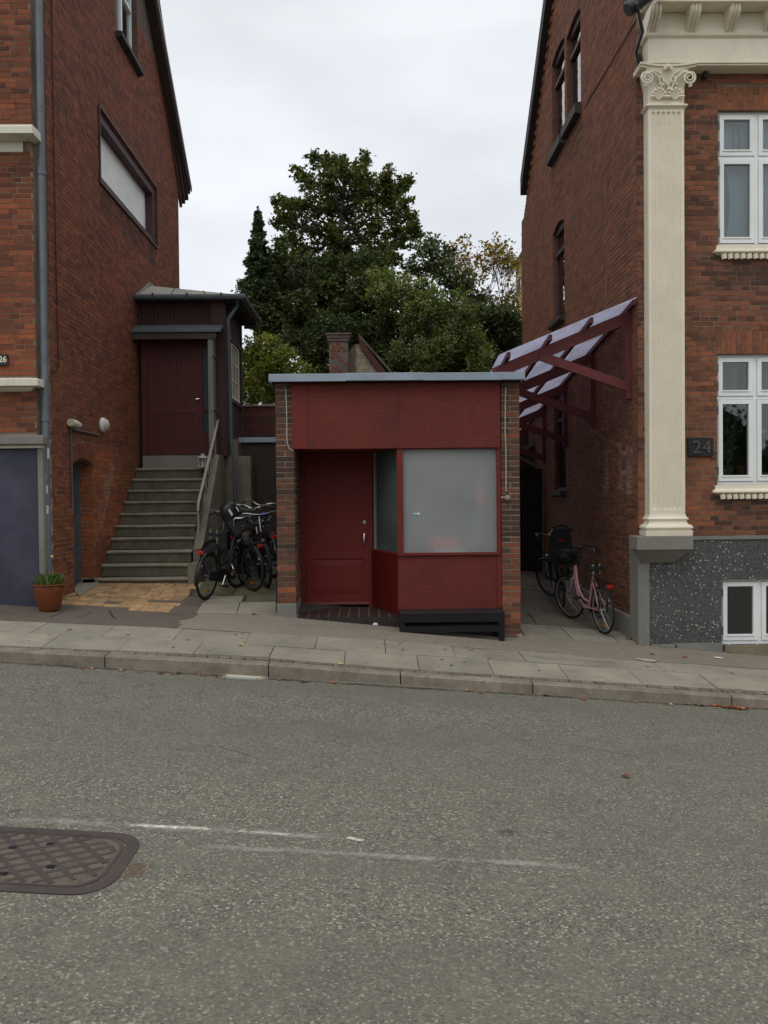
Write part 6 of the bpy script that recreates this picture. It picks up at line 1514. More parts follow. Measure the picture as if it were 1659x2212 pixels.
O1 = octo(.50, hy, .17, .20); O2 = octo(.44, hy*.83, .13, .17); O3 = octo(.432, hy*.815, .13, .17)
mb = MB(); ring(mb, O1, O2, .006); mb.build('rim', M_iron, MH)
mb = MB(); k = mb.add([(x, y, zM(x, y, .003)) for x, y in O3]); mb.face(tuple(range(k, k+len(O3)))); mb.build('stone_filling', M_fill, MH)
mb = MB(); ring(mb, O3, octo(.415, hy*.77, .125, .16), .006); mb.build('cover_edge', M_iron, MH)
def inside(x, y): return abs(x-mX) < .40 and abs(y-mY) < hy*.75 and abs(x-mX)/.40+abs(y-mY)/(hy*.75) < 1.62
def rib(x0, y0, dx, dy, wd):
    seg = []; t_ = -1.0
    while t_ < 1.0:
        x, y = x0+dx*t_, y0+dy*t_
        if inside(x, y): seg.append((x, y))
        t_ += .01
    if len(seg) < 6: return
    (xa, ya), (xb, yb) = seg[0], seg[-1]; d_ = Vector((xb-xa, yb-ya)).normalized(); nx, ny = -d_.y*wd/2, d_.x*wd/2; mb = MB()
    c = [(xa-nx, ya-ny), (xb-nx, yb-ny), (xb+nx, yb+ny), (xa+nx, ya+ny)]; i = [(xa-nx*.6, ya-ny*.6), (xb-nx*.6, yb-ny*.6), (xb+nx*.6, yb+ny*.6), (xa+nx*.6, ya+ny*.6)]
    mb.hexa([(x, y, zM(x, y, -.002)) for x, y in c]+[(x, y, zM(x, y, .0065)) for x, y in i]); mb.build('rib', M_iron, MH)
for k in range(-7, 8):
    rib(mX+k*.125, mY, .64, -.77, .034 if k % 3 else .045); rib(mX+k*.125, mY, .80, .60, .030)
for dx, dy in ((.16, -.10), (-.02, -.2), (.06, .17), (-.1, .1)): x_, y_ = mX+dx, mY+dy; mbox(x_-.018, x_+.018, y_-.012, y_+.012, zM(x_, y_, .005), zM(x_, y_, .0085)).build('key_slot', M_darkin, MH)
# worn white lines + stains as thin sheets
def worn(name, col, lo, hi, sc_=30, mx=.8, edge=True):
    m, t, b = nodes(name); n1 = noise(t, sc_, 4, .7); n2 = noise(t, 3.2, 4, .7)
    a = N(t, 'ShaderNodeMix'); a.data_type = 'FLOAT'; a.inputs[0].default_value = .5; t.links.new(n1, a.inputs[2]); t.links.new(n2, a.inputs[3])
    uv = N(t, 'ShaderNodeAttribute'); uv.attribute_name = 'edge'; a2 = N(t, 'ShaderNodeMath', operation='MULTIPLY_ADD'); t.links.new(uv.outputs['Fac'], a2.inputs[0]); a2.inputs[1].default_value = .32; t.links.new(a.outputs[0], a2.inputs[2])
    f = ramp(t, a2.outputs[0], [(lo+.30, gray(0)), (hi+.30, gray(mx))]); mm = N(t, 'ShaderNodeMath', operation='MULTIPLY'); t.links.new(f, mm.inputs[0]); t.links.new(uv.outputs['Fac'], mm.inputs[1])
    tr = N(t, 'ShaderNodeBsdfTransparent'); ms = N(t, 'ShaderNodeMixShader'); t.links.new(mm.outputs[0], ms.inputs[0]); t.links.new(tr.outputs[0], ms.inputs[1]); t.links.new(b.outputs[0], ms.inputs[2])
    b.inputs['Base Color'].default_value = (*col, 1); b.inputs['Roughness'].default_value = .8; t.links.new(ms.outputs[0], t.nodes['Material Output'].inputs[0]); return m
kb0 = lambda px: 1428+(px/580*36 if px < 580 else 36+(px-580)/1079*66)
def decal(name, pts_px, wd, m, label, cat, fz=rz, dz_=.004, fade=.12):
    P = [onroad(x, y, fz) for x, y in pts_px]; Q = []
    for a, b in zip(P, P[1:]):
        for k in range(12): Q.append(a.lerp(b, k/12))
    Q.append(P[-1]); V = []; E = []; prof = [(-1.5, 0), (-.5, .85), (0, 1), (.5, .85), (1.5, 0)]; F_ = []
    for i, p in enumerate(Q):
        d_ = (Q[min(i+1, len(Q)-1)]-Q[max(i-1, 0)]); d_.z = 0; d_.normalize(); nn = Vector((-d_.y, d_.x, 0)); ef = min(1, i/(len(Q)*fade+.01), (len(Q)-1-i)/(len(Q)*fade+.01))
        for u, e_ in prof:
            q = p+nn*(u*wd/2); V.append((q.x, q.y, fz(q.x, q.y)+dz_)); E.append(e_*ef)
    for i in range(len(Q)-1):
        for j in range(4): F_.append((i*5+j, i*5+j+1, i*5+6+j, i*5+5+j))
    me = bpy.data.meshes.new(name); me.from_pydata(V, [], F_); at = me.attributes.new('edge', 'FLOAT', 'POINT'); at.data.foreach_set('value', E); me.materials.append(m)
    o = bpy.data.objects.new(name, me); C.objects.link(o); o['kind'] = 'structure'; o['label'] = label; return o
W1 = worn('worn_paint_strong', (.72, .69, .58), .39, .49, 14, .95); W2 = worn('worn_paint_faint', (.38, .355, .30), .38, .60, 20, .7)
decal('lane_marking', [(-60, 1770), (120, 1776), (290, 1785), (500, 1797), (640, 1806), (790, 1817)], .12, W2, 'faint worn white road line', 'x')
decal('lane_marking', [(255, 1784), (330, 1786), (420, 1790), (470, 1794)], .06, W1, 'bright remnant of the white road line', 'x')
decal('lane_marking', [(500, 1796), (570, 1800), (640, 1806)], .05, W1, 'broken middle remnant of the white road line', 'x')
decal('lane_marking', [(745, 1810), (790, 1818)], .055, W1, 'short bright remnant at the end of the white road line', 'x')
decal('lane_marking', [(330, 1826), (600, 1838), (900, 1855), (1150, 1868), (1320, 1880)], .10, W2, 'second faint worn road line', 'x')
WD = worn('gutter_dirt', (.045, .035, .026), .36, .6, 9, .8)
decal('gutter_dirt', [(x_, kb0(x_)+3) for x_ in range(-100, 1800, 100)], .13, WD, 'dark dirt gathered along the foot of the kerb', 'x', fade=.01)
for q_ in ([(1040, 1560), (1120, 1600), (1250, 1612), (1400, 1640)], [(380, 1620), (470, 1612), (560, 1640)]): crack(q_, .002, rz, pav, 'crack')
W3 = worn('pale_blotch', (.50, .52, .44), .08, .26, 25, 1.0)
decal('kerb_blotch', [(478, 1457), (510, 1460), (545, 1462), (583, 1463)], .36, W3, 'pale grey white blotch by the kerb', 'x', dz_=.012, fade=.2)  # pale patch laid on the road at the foot of the kerb
W4 = worn('dark_stain', (.05, .05, .045), .3, .7, 12, .5)
for pl_ in ([(150, 1475), (225, 1477)], [(545, 1504), (610, 1506)], [(1060, 1796), (1130, 1799)], [(25, 1752), (50, 1754)]): decal('road_stain', pl_, .09, W4, 'small dark oily stain on the asphalt', 'x', fade=.3)
W5 = worn('rust_stain', (.16, .085, .04), .3, .7, 12, .55)
decal('road_stain', [(255, 1915), (290, 1880), (300, 1850)], .16, W5, 'rusty stain beside the manhole', 'x', fade=.3)
# litter and fallen leaves
def leaf(px, py, f, col, sz_, label, group):
    p = onroad(px, py, f); a = random.uniform(0, 6.28); mb = MB(); n_ = 7
    c_ = mb.add([(p.x, p.y, f(p.x, p.y)+.008)]); R_ = []
    for k in range(n_):
        t_ = 2*math.pi*k/n_; rr = sz_*(1 if k % 2 else .62)*random.uniform(.8, 1.15)*(1+.4*math.cos(t_)); x, y = p.x+rr*math.cos(t_+a), p.y+rr*math.sin(t_+a)*.9
        R_.append(mb.add([(x, y, f(x, y)+.004+random.uniform(0, .022))]))
    for k in range(n_): mb.face((c_, R_[k], R_[(k+1) % n_]))
    o = mb.build('fallen_leaf', col, origin=p); tag(o, label, 'leaf', group); return o
M_lv = [paint('leaf_orange', (.33, .10, .03), .8, .25, .3, 30, 0), paint('leaf_ochre', (.33, .20, .07), .8, .25, .3, 30, 0), paint('leaf_brown', (.16, .06, .03), .8, .25, .3, 30, 0), paint('leaf_yellow', (.45, .38, .12), .8, .2, .3, 30, 0)]
def fr_(x, y): return rz(x, y)
random.seed(33)
kb = lambda px: 1428+(px/580*36 if px < 580 else 36+(px-580)/1079*66)
def leaf_label(px):
    if px < 320: return 'small autumn leaf in the gutter below the terracotta pot and the stairs'
    if px < 460: return 'small orange leaf in the gutter below the bicycles by the stairs'
    if px < 500: return 'orange leaf clustered at the left tip of the pale blotch'
    if px < 630: return 'brown leaf at the right tip of the pale blotch by the kerb'
    if px < 700: return 'orange leaf in the gutter right of the pale blotch, alone'
    if px < 800: return 'large curled orange leaf in the gutter below the kiosk door'
    if px < 1100: return 'ochre leaf in the gutter below the black bench'
    if px < 1400: return 'small leaf in the gutter below the right alley'
    if px < 1540: return 'leaf in the gutter left of the thick leaf pile at the right edge'
    return 'orange brown leaf in the thick pile in the gutter at the far right'
GLf = 'fallen autumn leaves along the foot of the kerb'
for px in [160, 175, 200, 262, 300, 345, 350, 372, 385, 390, 430, 440, 470, 476, 482, 560, 568, 600, 612, 655, 720, 742, 1010, 1040, 1180, 1258, 1262, 1372, 1440, 1447, 1485, 1500, 1512, 1520, 1545, 1552, 1560, 1568, 1571, 1576, 1580, 1582, 1588, 1590, 1593, 1597, 1600, 1604, 1608, 1612, 1570, 1585, 1598, 1595]:
    big = px > 1540 or px in (720, 655, 1010, 476, 1447)
    leaf(px+random.uniform(-3, 3), kb(px)+random.uniform(3, 8), fr_, random.choice(M_lv[:3] if px != 1447 else M_lv[3:]), random.uniform(.028, .045)*(1.15 if big else .8), leaf_label(px), GLf)
for (px, py, ci, lb) in ((1186, 1356, 1, 'ochre leaf on the alley slabs in front of the black bicycle with the child seat'), (1350, 1679, 2, 'single brown leaf alone on the road at the right'), (523, 1396, 3, 'yellow leaf on the pavement slabs left of the kiosk'), (800, 1344, 1, 'small orange leaf right below the kiosk step'), (549, 1329, 0, 'orange leaf beside the concrete foot of the left kiosk pier'), (955, 1363, 1, 'ochre leaf below the middle of the black bench'), (1017, 1404, 1, 'crumpled tan leaf on the pavement below the right kiosk pier'), (850, 1352, 3, 'tiny yellow green leaf at the left leg of the bench'), (1480, 1421, 0, 'orange leaf on the pavement below the right window'), (1368, 1375, 2, 'brown leaf on the slabs near the corner stone'), (1408, 1414, 2, 'brown leaf by the crumpled paper'), (150, 1361, 3, 'pale leaf on the pavement below the terracotta pot'), (735, 1435, 3, 'yellow leaf on the kerb slab left of the middle')):
    leaf(px, py, gz, M_lv[ci], .045, lb, None) if False else tag(leaf(px, py, (rz if py > 1600 else gz), M_lv[ci], .042, lb, ''), lb, 'leaf')
def litter(px, py, w_, h_, m, label, cat, nm):
    p = onroad(px, py, gz); mb = MB(); n_ = 12; c_ = mb.add([(p.x, p.y, gz(p.x, p.y)+.02)]); R_ = []
    for k in range(n_):
        t_ = 2*math.pi*k/n_; rr = random.uniform(.75, 1.15); x, y = p.x+w_*rr*math.cos(t_), p.y+h_*rr*math.sin(t_); R_.append(mb.add([(x, y, gz(x, y)+.004+random.uniform(0, .012))]))
    for k in range(n_): mb.face((c_, R_[k], R_[(k+1) % n_]))
    tag(mb.build(nm, m, origin=p), label, cat)
litter(1396, 1427, .13, .09, paint('dirty_paper', (.38, .35, .28), .8, .2, .5, 20, .2), 'flattened dirty white paper bag on the pavement in front of the right house', 'litter', 'flattened_bag')
litter(1551, 1422, .07, .035, paint('white_paper', (.7, .7, .7), .8, .1, .1, 20, .1), 'small bright white scrap of paper below the basement window', 'litter', 'paper_scrap')
tag(MB().sphere((KX(811, 11.3, 1340), 11.33, gz(KX(811, 11.3), 11.3)+.022), .035, 10, (1.1, .8, .7)).build('pebble', M_stw, smooth=True), 'small pale stone at the foot of the dark kiosk step', 'stone')
# plants and things in the middle window
def indoor():
    c = A(1578, 1018, Y=YF+.22); zb_ = winM[2]+.10; ML = leafmat('houseplant_leaf', [(.08, .15, .06), (.15, .26, .11), (.25, .38, .18)])
    t = thing('houseplant', (A(1572, 1000, Y=YF+.24).x, YF+.24, zb_), 'leafy green houseplant in a grey green pot inside the middle right window', 'plant')
    x_, y_ = A(1572, 1000, Y=YF+.24).x, YF+.24
    MB().lathe([(0, 0), (.05, 0), (.06, .16), (.055, .16), (0, .15)], (x_+.02, y_, zb_), n=14).build('pot', paint('sage_pot', (.12, .17, .14), .5, .1, .2, 8, 0), t, smooth=True)
    mb = MB(); stems = []
    for k in range(10):
        a = random.uniform(0, 6.28); h = random.uniform(.3, .9); P_ = [Vector((x_, y_, zb_+.15)), Vector((x_+math.cos(a)*.08, y_+abs(math.sin(a))*.05, zb_+.15+h*.5)), Vector((x_+math.cos(a)*.2, y_+abs(math.sin(a))*.08, zb_+.15+h))]; mb.tube(P_, .004, 5); stems.append(P_)
    mb.build('stems', paint('pale_stem', (.16, .19, .10), .7), t); mb = MB(); mb.use = True
    for P_ in stems:
        for k in range(9):
            u = random.uniform(.2, 1); p = P_[0].lerp(P_[1], u*2) if u < .5 else P_[1].lerp(P_[2], u*2-1); d_ = Vector((random.uniform(-1, 1), random.uniform(-.3, .3), random.uniform(-.8, .5))).normalized()*random.uniform(.04, .075); s_ = d_.cross(Vector((0, 1, 0)))*.45; mb.tone = random.random(); mb.quad(p, p+d_*.5+s_, p+d_, p+d_*.5-s_)
    mb.build('leaves', ML, t)
    xb = A(1602, 1020, Y=YF+.24).x; tag(MB().lathe([(0, 0), (.055, 0), (.075, .14), (.08, .14), (.08, .16), (0, .155)], (xb, YF+.24, zb_), n=14).build('terracotta_pot', paint('indoor_terracotta', (.2, .07, .035), .7), smooth=True), 'reddish clay pot beside the sage pot inside the middle right window', 'plant pot')
    xt = A(1562, 1030, Y=YF+.17).x; ty = thing('yellow_toy', (xt, YF+.17, zb_), 'small yellow plush toy on the sill inside the middle right window', 'toy'); My = paint('yellow_plush', (.55, .42, .04), .9, .1, .1, 20, 0)
    MB().sphere((xt, YF+.17, zb_+.03), .04, 10, (1.1, .8, .8)).build('body', My, ty, smooth=True); MB().tube([(xt+.01, YF+.17, zb_+.05), (xt+.035, YF+.17, zb_+.11)], [.014, .010], 6).build('ear', My, ty); MB().sphere((xt+.05, YF+.17, zb_+.022), .022, 8).build('snout', M_creamL, ty)
    xo_ = A(1648, 933, Y=YF+.25).x; zo = A(1648, 933, Y=YF+.25).z; tag(MB().sphere((xo_, YF+.25, zo), .035, 10).build('orchid_flower', M_creamL, smooth=True), 'pale orchid blossom at the right edge inside the middle right window', 'flower')
    MB().tube([(xo_, YF+.25, zo), (xo_+.04, YF+.26, zo-.2), (xo_+.03, YF+.26, winM[2]+.1)], .004, 5).build('orchid_stem', paint('pale_stem', (.16, .19, .10)), bpy.data.objects['orchid_flower'])
    tag(mbox(A(1640, 1030, Y=YF+.2).x, A(1672, 1030, Y=YF+.2).x, YF+.2, YF+.3, zb_, zb_+.06).build('wooden_tray', M_tanb), 'light wooden tray on the right sill inside the middle window', 'tray')
    xv = A(1594, 1360, Y=YF+.12).x; tag(MB().lathe([(0, 0), (.05, 0), (.045, .12), (.032, .22), (.03, .27), (0, .27)], (xv, YF+.14, winB[2]+.1), n=14).build('candle_bottle', paint('pale_bottle', (.45, .45, .36), .6), smooth=True), 'pale bottle standing behind the left basement pane', 'bottle')
indoor()
def obs():
    fm = frosted('obscured_film', (.12, .135, .135), .45)
    mb = MB(); mb.quad((winB[0]+.05, YF+.085, winB[2]+.05), (winB[1]-.05, YF+.085, winB[2]+.05), (winB[1]-.05, YF+.085, winB[3]-.05), (winB[0]+.05, YF+.085, winB[3]-.05)); mb.build('obscure_pane', fm, wBs)
obs()
# ================================================================== BICYCLES
M_tyre = paint('tyre_rubber', (.018, .018, .018), .8, .2, .3, 20, .2, 80, dirtcol=(.05, .045, .04))
M_rim = paint('alloy_rim', (.42, .42, .42), .35, .1, .3, 20, 0, metal=.7)
M_rimb = paint('dark_rim', (.05, .05, .05), .4, .1, .3, 20, 0, metal=.3)
M_steel = paint('bright_steel', (.5, .5, .48), .3, .1, .2, 20, 0, metal=.9)
M_blk = paint('bike_black', (.012, .012, .013), .35, .1, .2, 10, 0)
M_blkm = paint('matt_black', (.014, .014, .015), .75, .1, .2, 20, .2, 60)
M_pink = paint('bike_pink', (.48, .25, .27), .3, .05, .15, 10, 0)
M_redl = paint('red_reflector', (.38, .02, .012), .25, .1, .1, 30, 0)
M_orl = paint('orange_reflector', (.30, .11, .015), .3, .1, .1, 30, 0)
M_redb = paint('bike_red', (.11, .01, .012), .35, .1, .2, 10, 0)
M_blue = paint('blue_plastic', (.015, .05, .22), .5, .1, .2, 10, 0)
def bike(label, p_rear, p_front, lean=0.0, steer=0.0, frame='diamond', mf=M_blk, R=.335, tyre=.018, rim=M_rim, basket=False, rack=True, seat=True, child=False, bars='city', saddle_h=.92, bar_h=1.06, guard=True, helmet=False, group='bicycles parked beside the brick houses', barm=None, fbag=False):
    p_rear = Vector(p_rear); p_front = Vector(p_front); dxy = p_front-p_rear; yaw = math.atan2(dxy.y, dxy.x); wb = 1.06
    mid = (p_rear+p_front)/2; pitch = math.atan2(dxy.z, math.hypot(dxy.x, dxy.y))
    t = thing('bicycle', mid, label, 'bicycle', group, rot=(lean, -pitch, yaw))
    xr_, xf_ = -wb/2, wb/2; barm = barm or M_steel
    hx, hz_ = xf_-.20, .78   # head tube bottom/top
    hb = Vector((xf_-.165, 0, .66)); ht = Vector((xf_-.215, 0, .84)); ax = (ht-hb).normalized(); fw = Vector((xf_, 0, R))
    SM = Matrix.Translation(hb) @ Matrix.Rotation(steer, 4, ax) @ Matrix.Translation(-hb)
    bb = Vector((-.10, 0, .29)); st_ = Vector((-.26, 0, .76)); rw = Vector((xr_, 0, R))
    def wheel(c, M, nm='wheel'):
        mb = MB(); mb.tube([c+Vector((0, -.045, 0)), c+Vector((0, .045, 0))], .022, 8)
        for k in range(28):
            a = 2*math.pi*k/28; b = a+(.22 if k % 2 else -.22); s_ = .03 if (k//2) % 2 else -.03
            mb.tube([c+Vector((.02*math.cos(b), s_, .02*math.sin(b))), c+Vector(((R-.03)*math.cos(a), 0, (R-.03)*math.sin(a)))], .0017, 3, cap=False)
        mb.xform(M); w_ = mb.build(nm, rim, t)
        n = 40; mb = MB().tube([c+Vector(((R-tyre)*math.cos(2*math.pi*k/n), 0, (R-tyre)*math.sin(2*math.pi*k/n))) for k in range(n)], tyre, 8, closed=True); mb.xform(M); mb.build('tyre', M_tyre, w_, smooth=True)
        mb = MB().tube([c+Vector(((R-2*tyre-.006)*math.cos(2*math.pi*k/n), 0, (R-2*tyre-.006)*math.sin(2*math.pi*k/n))) for k in range(n)], .011, 6, closed=True); mb.xform(M); mb.build('rim', rim, w_, smooth=True)
        return w_
    I = Matrix.Identity(4); wheel(rw, I); wfr = wheel(fw, SM)
    mb = MB(); r = .016
    if frame == 'diamond':
        mb.tube([hb+Vector((.0, 0, .02)), bb], .017, 8); mb.tube([ht-Vector((0, 0, .03)), st_-Vector((0, 0, .03))], .015, 8)
    elif frame == 'dutch':
        mb.tube([hb+Vector((.0, 0, .01)), Vector((.22, 0, .42)), Vector((.08, 0, .31)), bb], .018, 10); mb.tube([ht-Vector((0, 0, .03)), Vector((.22, 0, .62)), Vector((.05, 0, .47)), Vector((-.155, 0, .42))], .016, 10)
    else:   # step through with twin curved tubes
        mb.tube([hb+Vector((.0, 0, .01)), Vector((.27, 0, .45)), Vector((.19, 0, .34)), Vector((.05, 0, .285)), bb], .019, 10)
        mb.tube([ht-Vector((0, 0, .02)), Vector((.27, 0, .60)), Vector((.20, 0, .47)), Vector((.06, 0, .38)), Vector((-.135, 0, .37))], .018, 10)
    mb.tube([bb, st_], .017, 8); mb.tube([hb-ax*.01, ht], .021, 8)
    for s_ in (-.035, .035):
        mb.tube([bb+Vector((0, s_*.7, 0)), rw+Vector((0, s_*1.5, 0))], .009, 6); mb.tube([st_+Vector((0, s_*.4, -.03)), rw+Vector((0, s_*1.5, 0))], .008, 6)
    mb.build('frame', mf, t, smooth=True)
    mb = MB()
    for s_ in (-.045, .045): mb.tube([hb-ax*.005, hb-ax*.03+Vector((0, s_, 0)), hb-ax*.16+Vector((.0, s_, 0)), fw+Vector((-.01, s_*1.15, .05)), fw+Vector((0, s_*1.15, 0))], [.013, .013, .012, .009, .008], 7)
    mb.xform(SM); mb.build('fork', mf, t, smooth=True)
    # handlebar
    hbz = bar_h; top = ht+ax*(hbz-ht.z-.03)
    mb = MB().tube([ht, top], .012, 8); mb.tube([top, top+Vector((.05, 0, .02))], .013, 8); c_ = top+Vector((.05, 0, .02))
    if bars == 'city': L_ = [[c_, c_+Vector((.03, s*.07, .01)), c_+Vector((.05, s*.14, .05)), c_+Vector((.0, s*.25, .07)), c_+Vector((-.10, s*.29, .05)), c_+Vector((-.20, s*.31, .02))] for s in (-1, 1)]
    else: L_ = [[c_, c_+Vector((.0, s*.1, .01)), c_+Vector((-.02, s*.2, .03)), c_+Vector((-.04, s*.30, .03)), c_+Vector((-.05, s*.32, .03))] for s in (-1, 1)]
    for q in L_: mb.tube(q, .011, 7)
    mb.xform(SM); hbr = mb.build('handlebar', barm, t, smooth=True)
    for q in L_: MB().tube([q[-1]+(q[-2]-q[-1])*.9, q[-1]+(q[-1]-q[-2])*.25], .017, 8).xform(SM).build('grip', M_blkm, hbr, smooth=True)
    for q in L_: MB().tube([q[-2]+Vector((.02, 0, -.01)), (q[-1]+q[-2])/2+Vector((.05, 0, -.035))], .006, 5).xform(SM).build('brake_lever', M_steel, hbr)
    # saddle
    sp = st_+(st_-bb).normalized()*(saddle_h-st_.z-.04)
    mb = MB().tube([st_, sp], .013, 8).build('seat_post', M_steel, t)
    mb = MB(); sec = [(-.14, .085, .05), (-.10, .105, .06), (-.02, .075, .05), (.06, .035, .04), (.14, .018, .03)]; Rn = []
    for x, w_, h in sec: Rn.append(mb.add([sp+Vector((x, w_*math.cos(2*math.pi*k/12), .03+h*.5*math.sin(2*math.pi*k/12)+(.012 if x < -.05 else 0))) for k in range(12)]))
    for a, b in zip(Rn, Rn[1:]):
        for k in range(12): mb.face((a+k, a+(k+1) % 12, b+(k+1) % 12, b+k))
    mb.face(tuple(Rn[0]+k for k in range(11, -1, -1))); mb.face(tuple(Rn[-1]+k for k in range(12))); sd__ = mb.build('saddle', M_blkm, t, smooth=True)
    mb = MB()
    for s_ in (-.05, .05): mb.tube([sp+Vector((-.09, s_+.018*math.cos(a), -.045+.006*a)) + Vector((.018*math.sin(a), 0, 0)) for a in lsp(0, 25, 50)], .003, 4, cap=False)
    mb.build('spring', M_steel, sd__)
    if guard:
        for c, M, a0, a1 in ((rw, I, -.1, 2.7), (fw, SM, .55, 3.0)):
            mb = MB(); n = 22; rr = R+.018; L0 = [mb.add([c+Vector(((rr-(abs(s_) > .02)*.008)*math.cos(a), s_, (rr-(abs(s_) > .02)*.008)*math.sin(a))) for s_ in (-.026, -.012, .012, .026)]) for a in lsp((math.pi-a1) if c is fw else a0+.5, (math.pi-a0-.1) if c is fw else math.pi+.25, n)]
            for p, q in zip(L0, L0[1:]):
                for k in range(3): mb.face((p+k, p+k+1, q+k+1, q+k))
            mb.xform(M); mb.build('mudguard', M_blk, t, smooth=True)
    # drive: chain guard, crank, pedals
    mb = MB(); n = 20; gp = [bb+Vector((.0, -.045, 0))+Vector((.10*math.cos(a), 0, .10*math.sin(a))) for a in lsp(-math.pi/2, math.pi/2, n)]+[rw+Vector((0, -.045, 0))+Vector((.055*math.cos(a), 0, .055*math.sin(a))) for a in lsp(math.pi/2, 1.5*math.pi, n)]
    mb.prism(gp, (0, -.012, 0)); mb.build('chain_guard', M_blkm, t)
    mb = MB(); ca_ = .9
    for s_ in (-1, 1): mb.tube([bb+Vector((0, s_*.03, 0)), bb+Vector((0, s_*.075, 0)), bb+Vector((s_*.165*math.cos(ca_), s_*.08, s_*.165*math.sin(ca_)))], .010, 6)
    cr = mb.build('crank', M_steel, t)
    for s_ in (-1, 1):
        c = bb+Vector((s_*.165*math.cos(ca_), s_*.125, s_*.165*math.sin(ca_))); pd_ = MB().box(c.x-.045, c.x+.045, c.y-.045, c.y+.045, c.z-.012, c.z+.012).build('pedal', M_blkm, cr)
    # reflector, lights
    if rack:
        mb = MB(); zr_ = R*2+.06
        for s_ in (-.06, .06): mb.tube([Vector((-.20, s_*.5, zr_-.01)), Vector((-.30, s_, zr_)), Vector((xr_-.22, s_, zr_)), Vector((xr_-.23, s_*.6, zr_-.01))], .006, 5); mb.tube([Vector((xr_-.06, s_, zr_)), rw+Vector((0, s_, 0))], .006, 5); mb.tube([Vector((xr_-.18, s_, zr_)), rw+Vector((0, s_, 0))], .006, 5)
        for x in (-.34, -.44, -.55, -.66): mb.tube([Vector((x, -.06, zr_)), Vector((x, .06, zr_))], .005, 5)
        mb.build('rack', M_blk, t)
        MB().box(xr_-.26, xr_-.235, -.045, .045, zr_-.05, zr_-.005).build('rear_reflector', M_redl, t, bevel=.006)
    else: MB().box(xr_-.20, xr_-.18, -.035, .035, R*2-.08, R*2-.035).build('rear_reflector', M_redl, t, bevel=.006)
    a = 2.3; MB().box(xr_-.235, xr_-.215, -.018, .018, .50, .53).build('rear_light', M_stw, t)
    q = rw+Vector((R*.62*math.cos(2.6+2.2), -.012, R*.62*math.sin(2.6+2.2))); MB().box(q.x-.035, q.x+.035, q.y-.006, q.y+.03, q.z-.014, q.z+.014).build('spoke_reflector', M_orl, t)
    hl = hb+Vector((.07, 0, .06)); MB().lathe([(0, -.04), (.022, -.03), (.03, .03), (0, .035)], hl, 'x', 12).xform(SM).build('head_light', M_steel if not basket else M_blk, t, smooth=True)
    if basket:
        bx, bz, bw, bd, bh = xf_-.02, .80, .19, .15, .24; c_ = Vector((bx, 0, bz)); mb = MB(); P4 = lambda f, z_: [c_+Vector((sx*bd*f, sy*bw*f, z_)) for sx, sy in ((-1, -1), (1, -1), (1, 1), (-1, 1))]
        for z_, f in ((0, .82), (.06, .86), (.12, .91), (.18, .95), (.24, 1.0)): mb.tube(P4(f, z_), .005 if z_ < .24 else .009, 5, closed=True)
        for e_ in range(4):
            for k in range(7):
                u = k/7; a_ = P4(.82, 0); b_ = P4(1.0, .24); mb.tube([a_[e_].lerp(a_[(e_+1) % 4], u), b_[e_].lerp(b_[(e_+1) % 4], u)], .004, 4, cap=False)
        for k in range(6): a_ = P4(.82, 0); mb.tube([a_[0].lerp(a_[1], k/5), a_[3].lerp(a_[2], k/5)], .004, 4, cap=False)
        mb.xform(SM); mb.build('basket', M_blkm, t)
        if fbag: MB().sphere((bx, 0, bz+.15), .15, 14, (.9, 1.1, .8)).xform(SM).build('basket_cover', M_blkm, t, smooth=True)
    if child:
        mb = MB(); zb_ = R*2+.10; back = [(-.16, .0), (-.17, .08), (-.17, .30), (-.145, .48), (-.10, .585), (.0, .61), (.10, .585), (.145, .48), (.17, .30), (.17, .08), (.16, .0)]
        bx_ = xr_-.22
        pts_f = [Vector((bx_+.02-(h*.18), w_, zb_+h)) for w_, h in back]; mb.prism(pts_f, (.06, 0, -.01)); cs = mb.build('child_seat', M_blkm, t, bevel=.015)
        mb = MB()
        for s_ in (-1, 1):
            mb.prism([Vector((bx_+.03, s_*.165, zb_+.02)), Vector((bx_+.03, s_*.165, zb_+.42)), Vector((bx_+.16, s_*.17, zb_+.30)), Vector((bx_+.26, s_*.17, zb_+.14)), Vector((bx_+.30, s_*.16, zb_+.0))], (0, -s_*.025, 0)); mb.box(bx_+.26, bx_+.40, s_*.13-.03, s_*.13+.03, zb_-.34, zb_-.30); mb.beam((bx_+.29, s_*.14, zb_), (bx_+.32, s_*.14, zb_-.32), .04, .05)
        mb.box(bx_+.02, bx_+.28, -.14, .14, zb_-.02, zb_+.03); mb.build('seat_shell', M_blkm, cs)
        MB().box(bx_-.055, bx_-.035, -.05, .05, zb_+.33, zb_+.35).build('reflector', M_redl, cs); MB().box(bx_-.085, bx_-.065, -.06, .06, zb_+.53, zb_+.56).build('grip_slot', M_rimb, cs)
        mb = MB()
        for s_ in (-1, 1): mb.tube([Vector((-.28, s_*.02, .62)), Vector((-.35, s_*.10, zb_-.02)), Vector((bx_+.02, s_*.13, zb_-.02)), Vector((bx_-.02, s_*.10, zb_-.03))], .007, 6)
        mb.build('carrier_bars', M_steel, cs)
    if helmet:
        pass
    return t
def gp(px, py, Y): # ground contact point below a wheel at pixel, depth
    p = A(px, py, Y=Y); return Vector((p.x, Y, gz(p.x, Y)+.012))
G1 = 'bicycles crowded beside the stairs'; G2 = 'bicycles in the right alley'
bike('black city bicycle nearest the stairs, its rear wheel towards the street', gp(446, 1288, 12.2), gp(513, 1262, 13.2), lean=.10, steer=-.2, mf=M_blk, rim=M_rimb, group=G1, frame='dutch', bar_h=1.10)
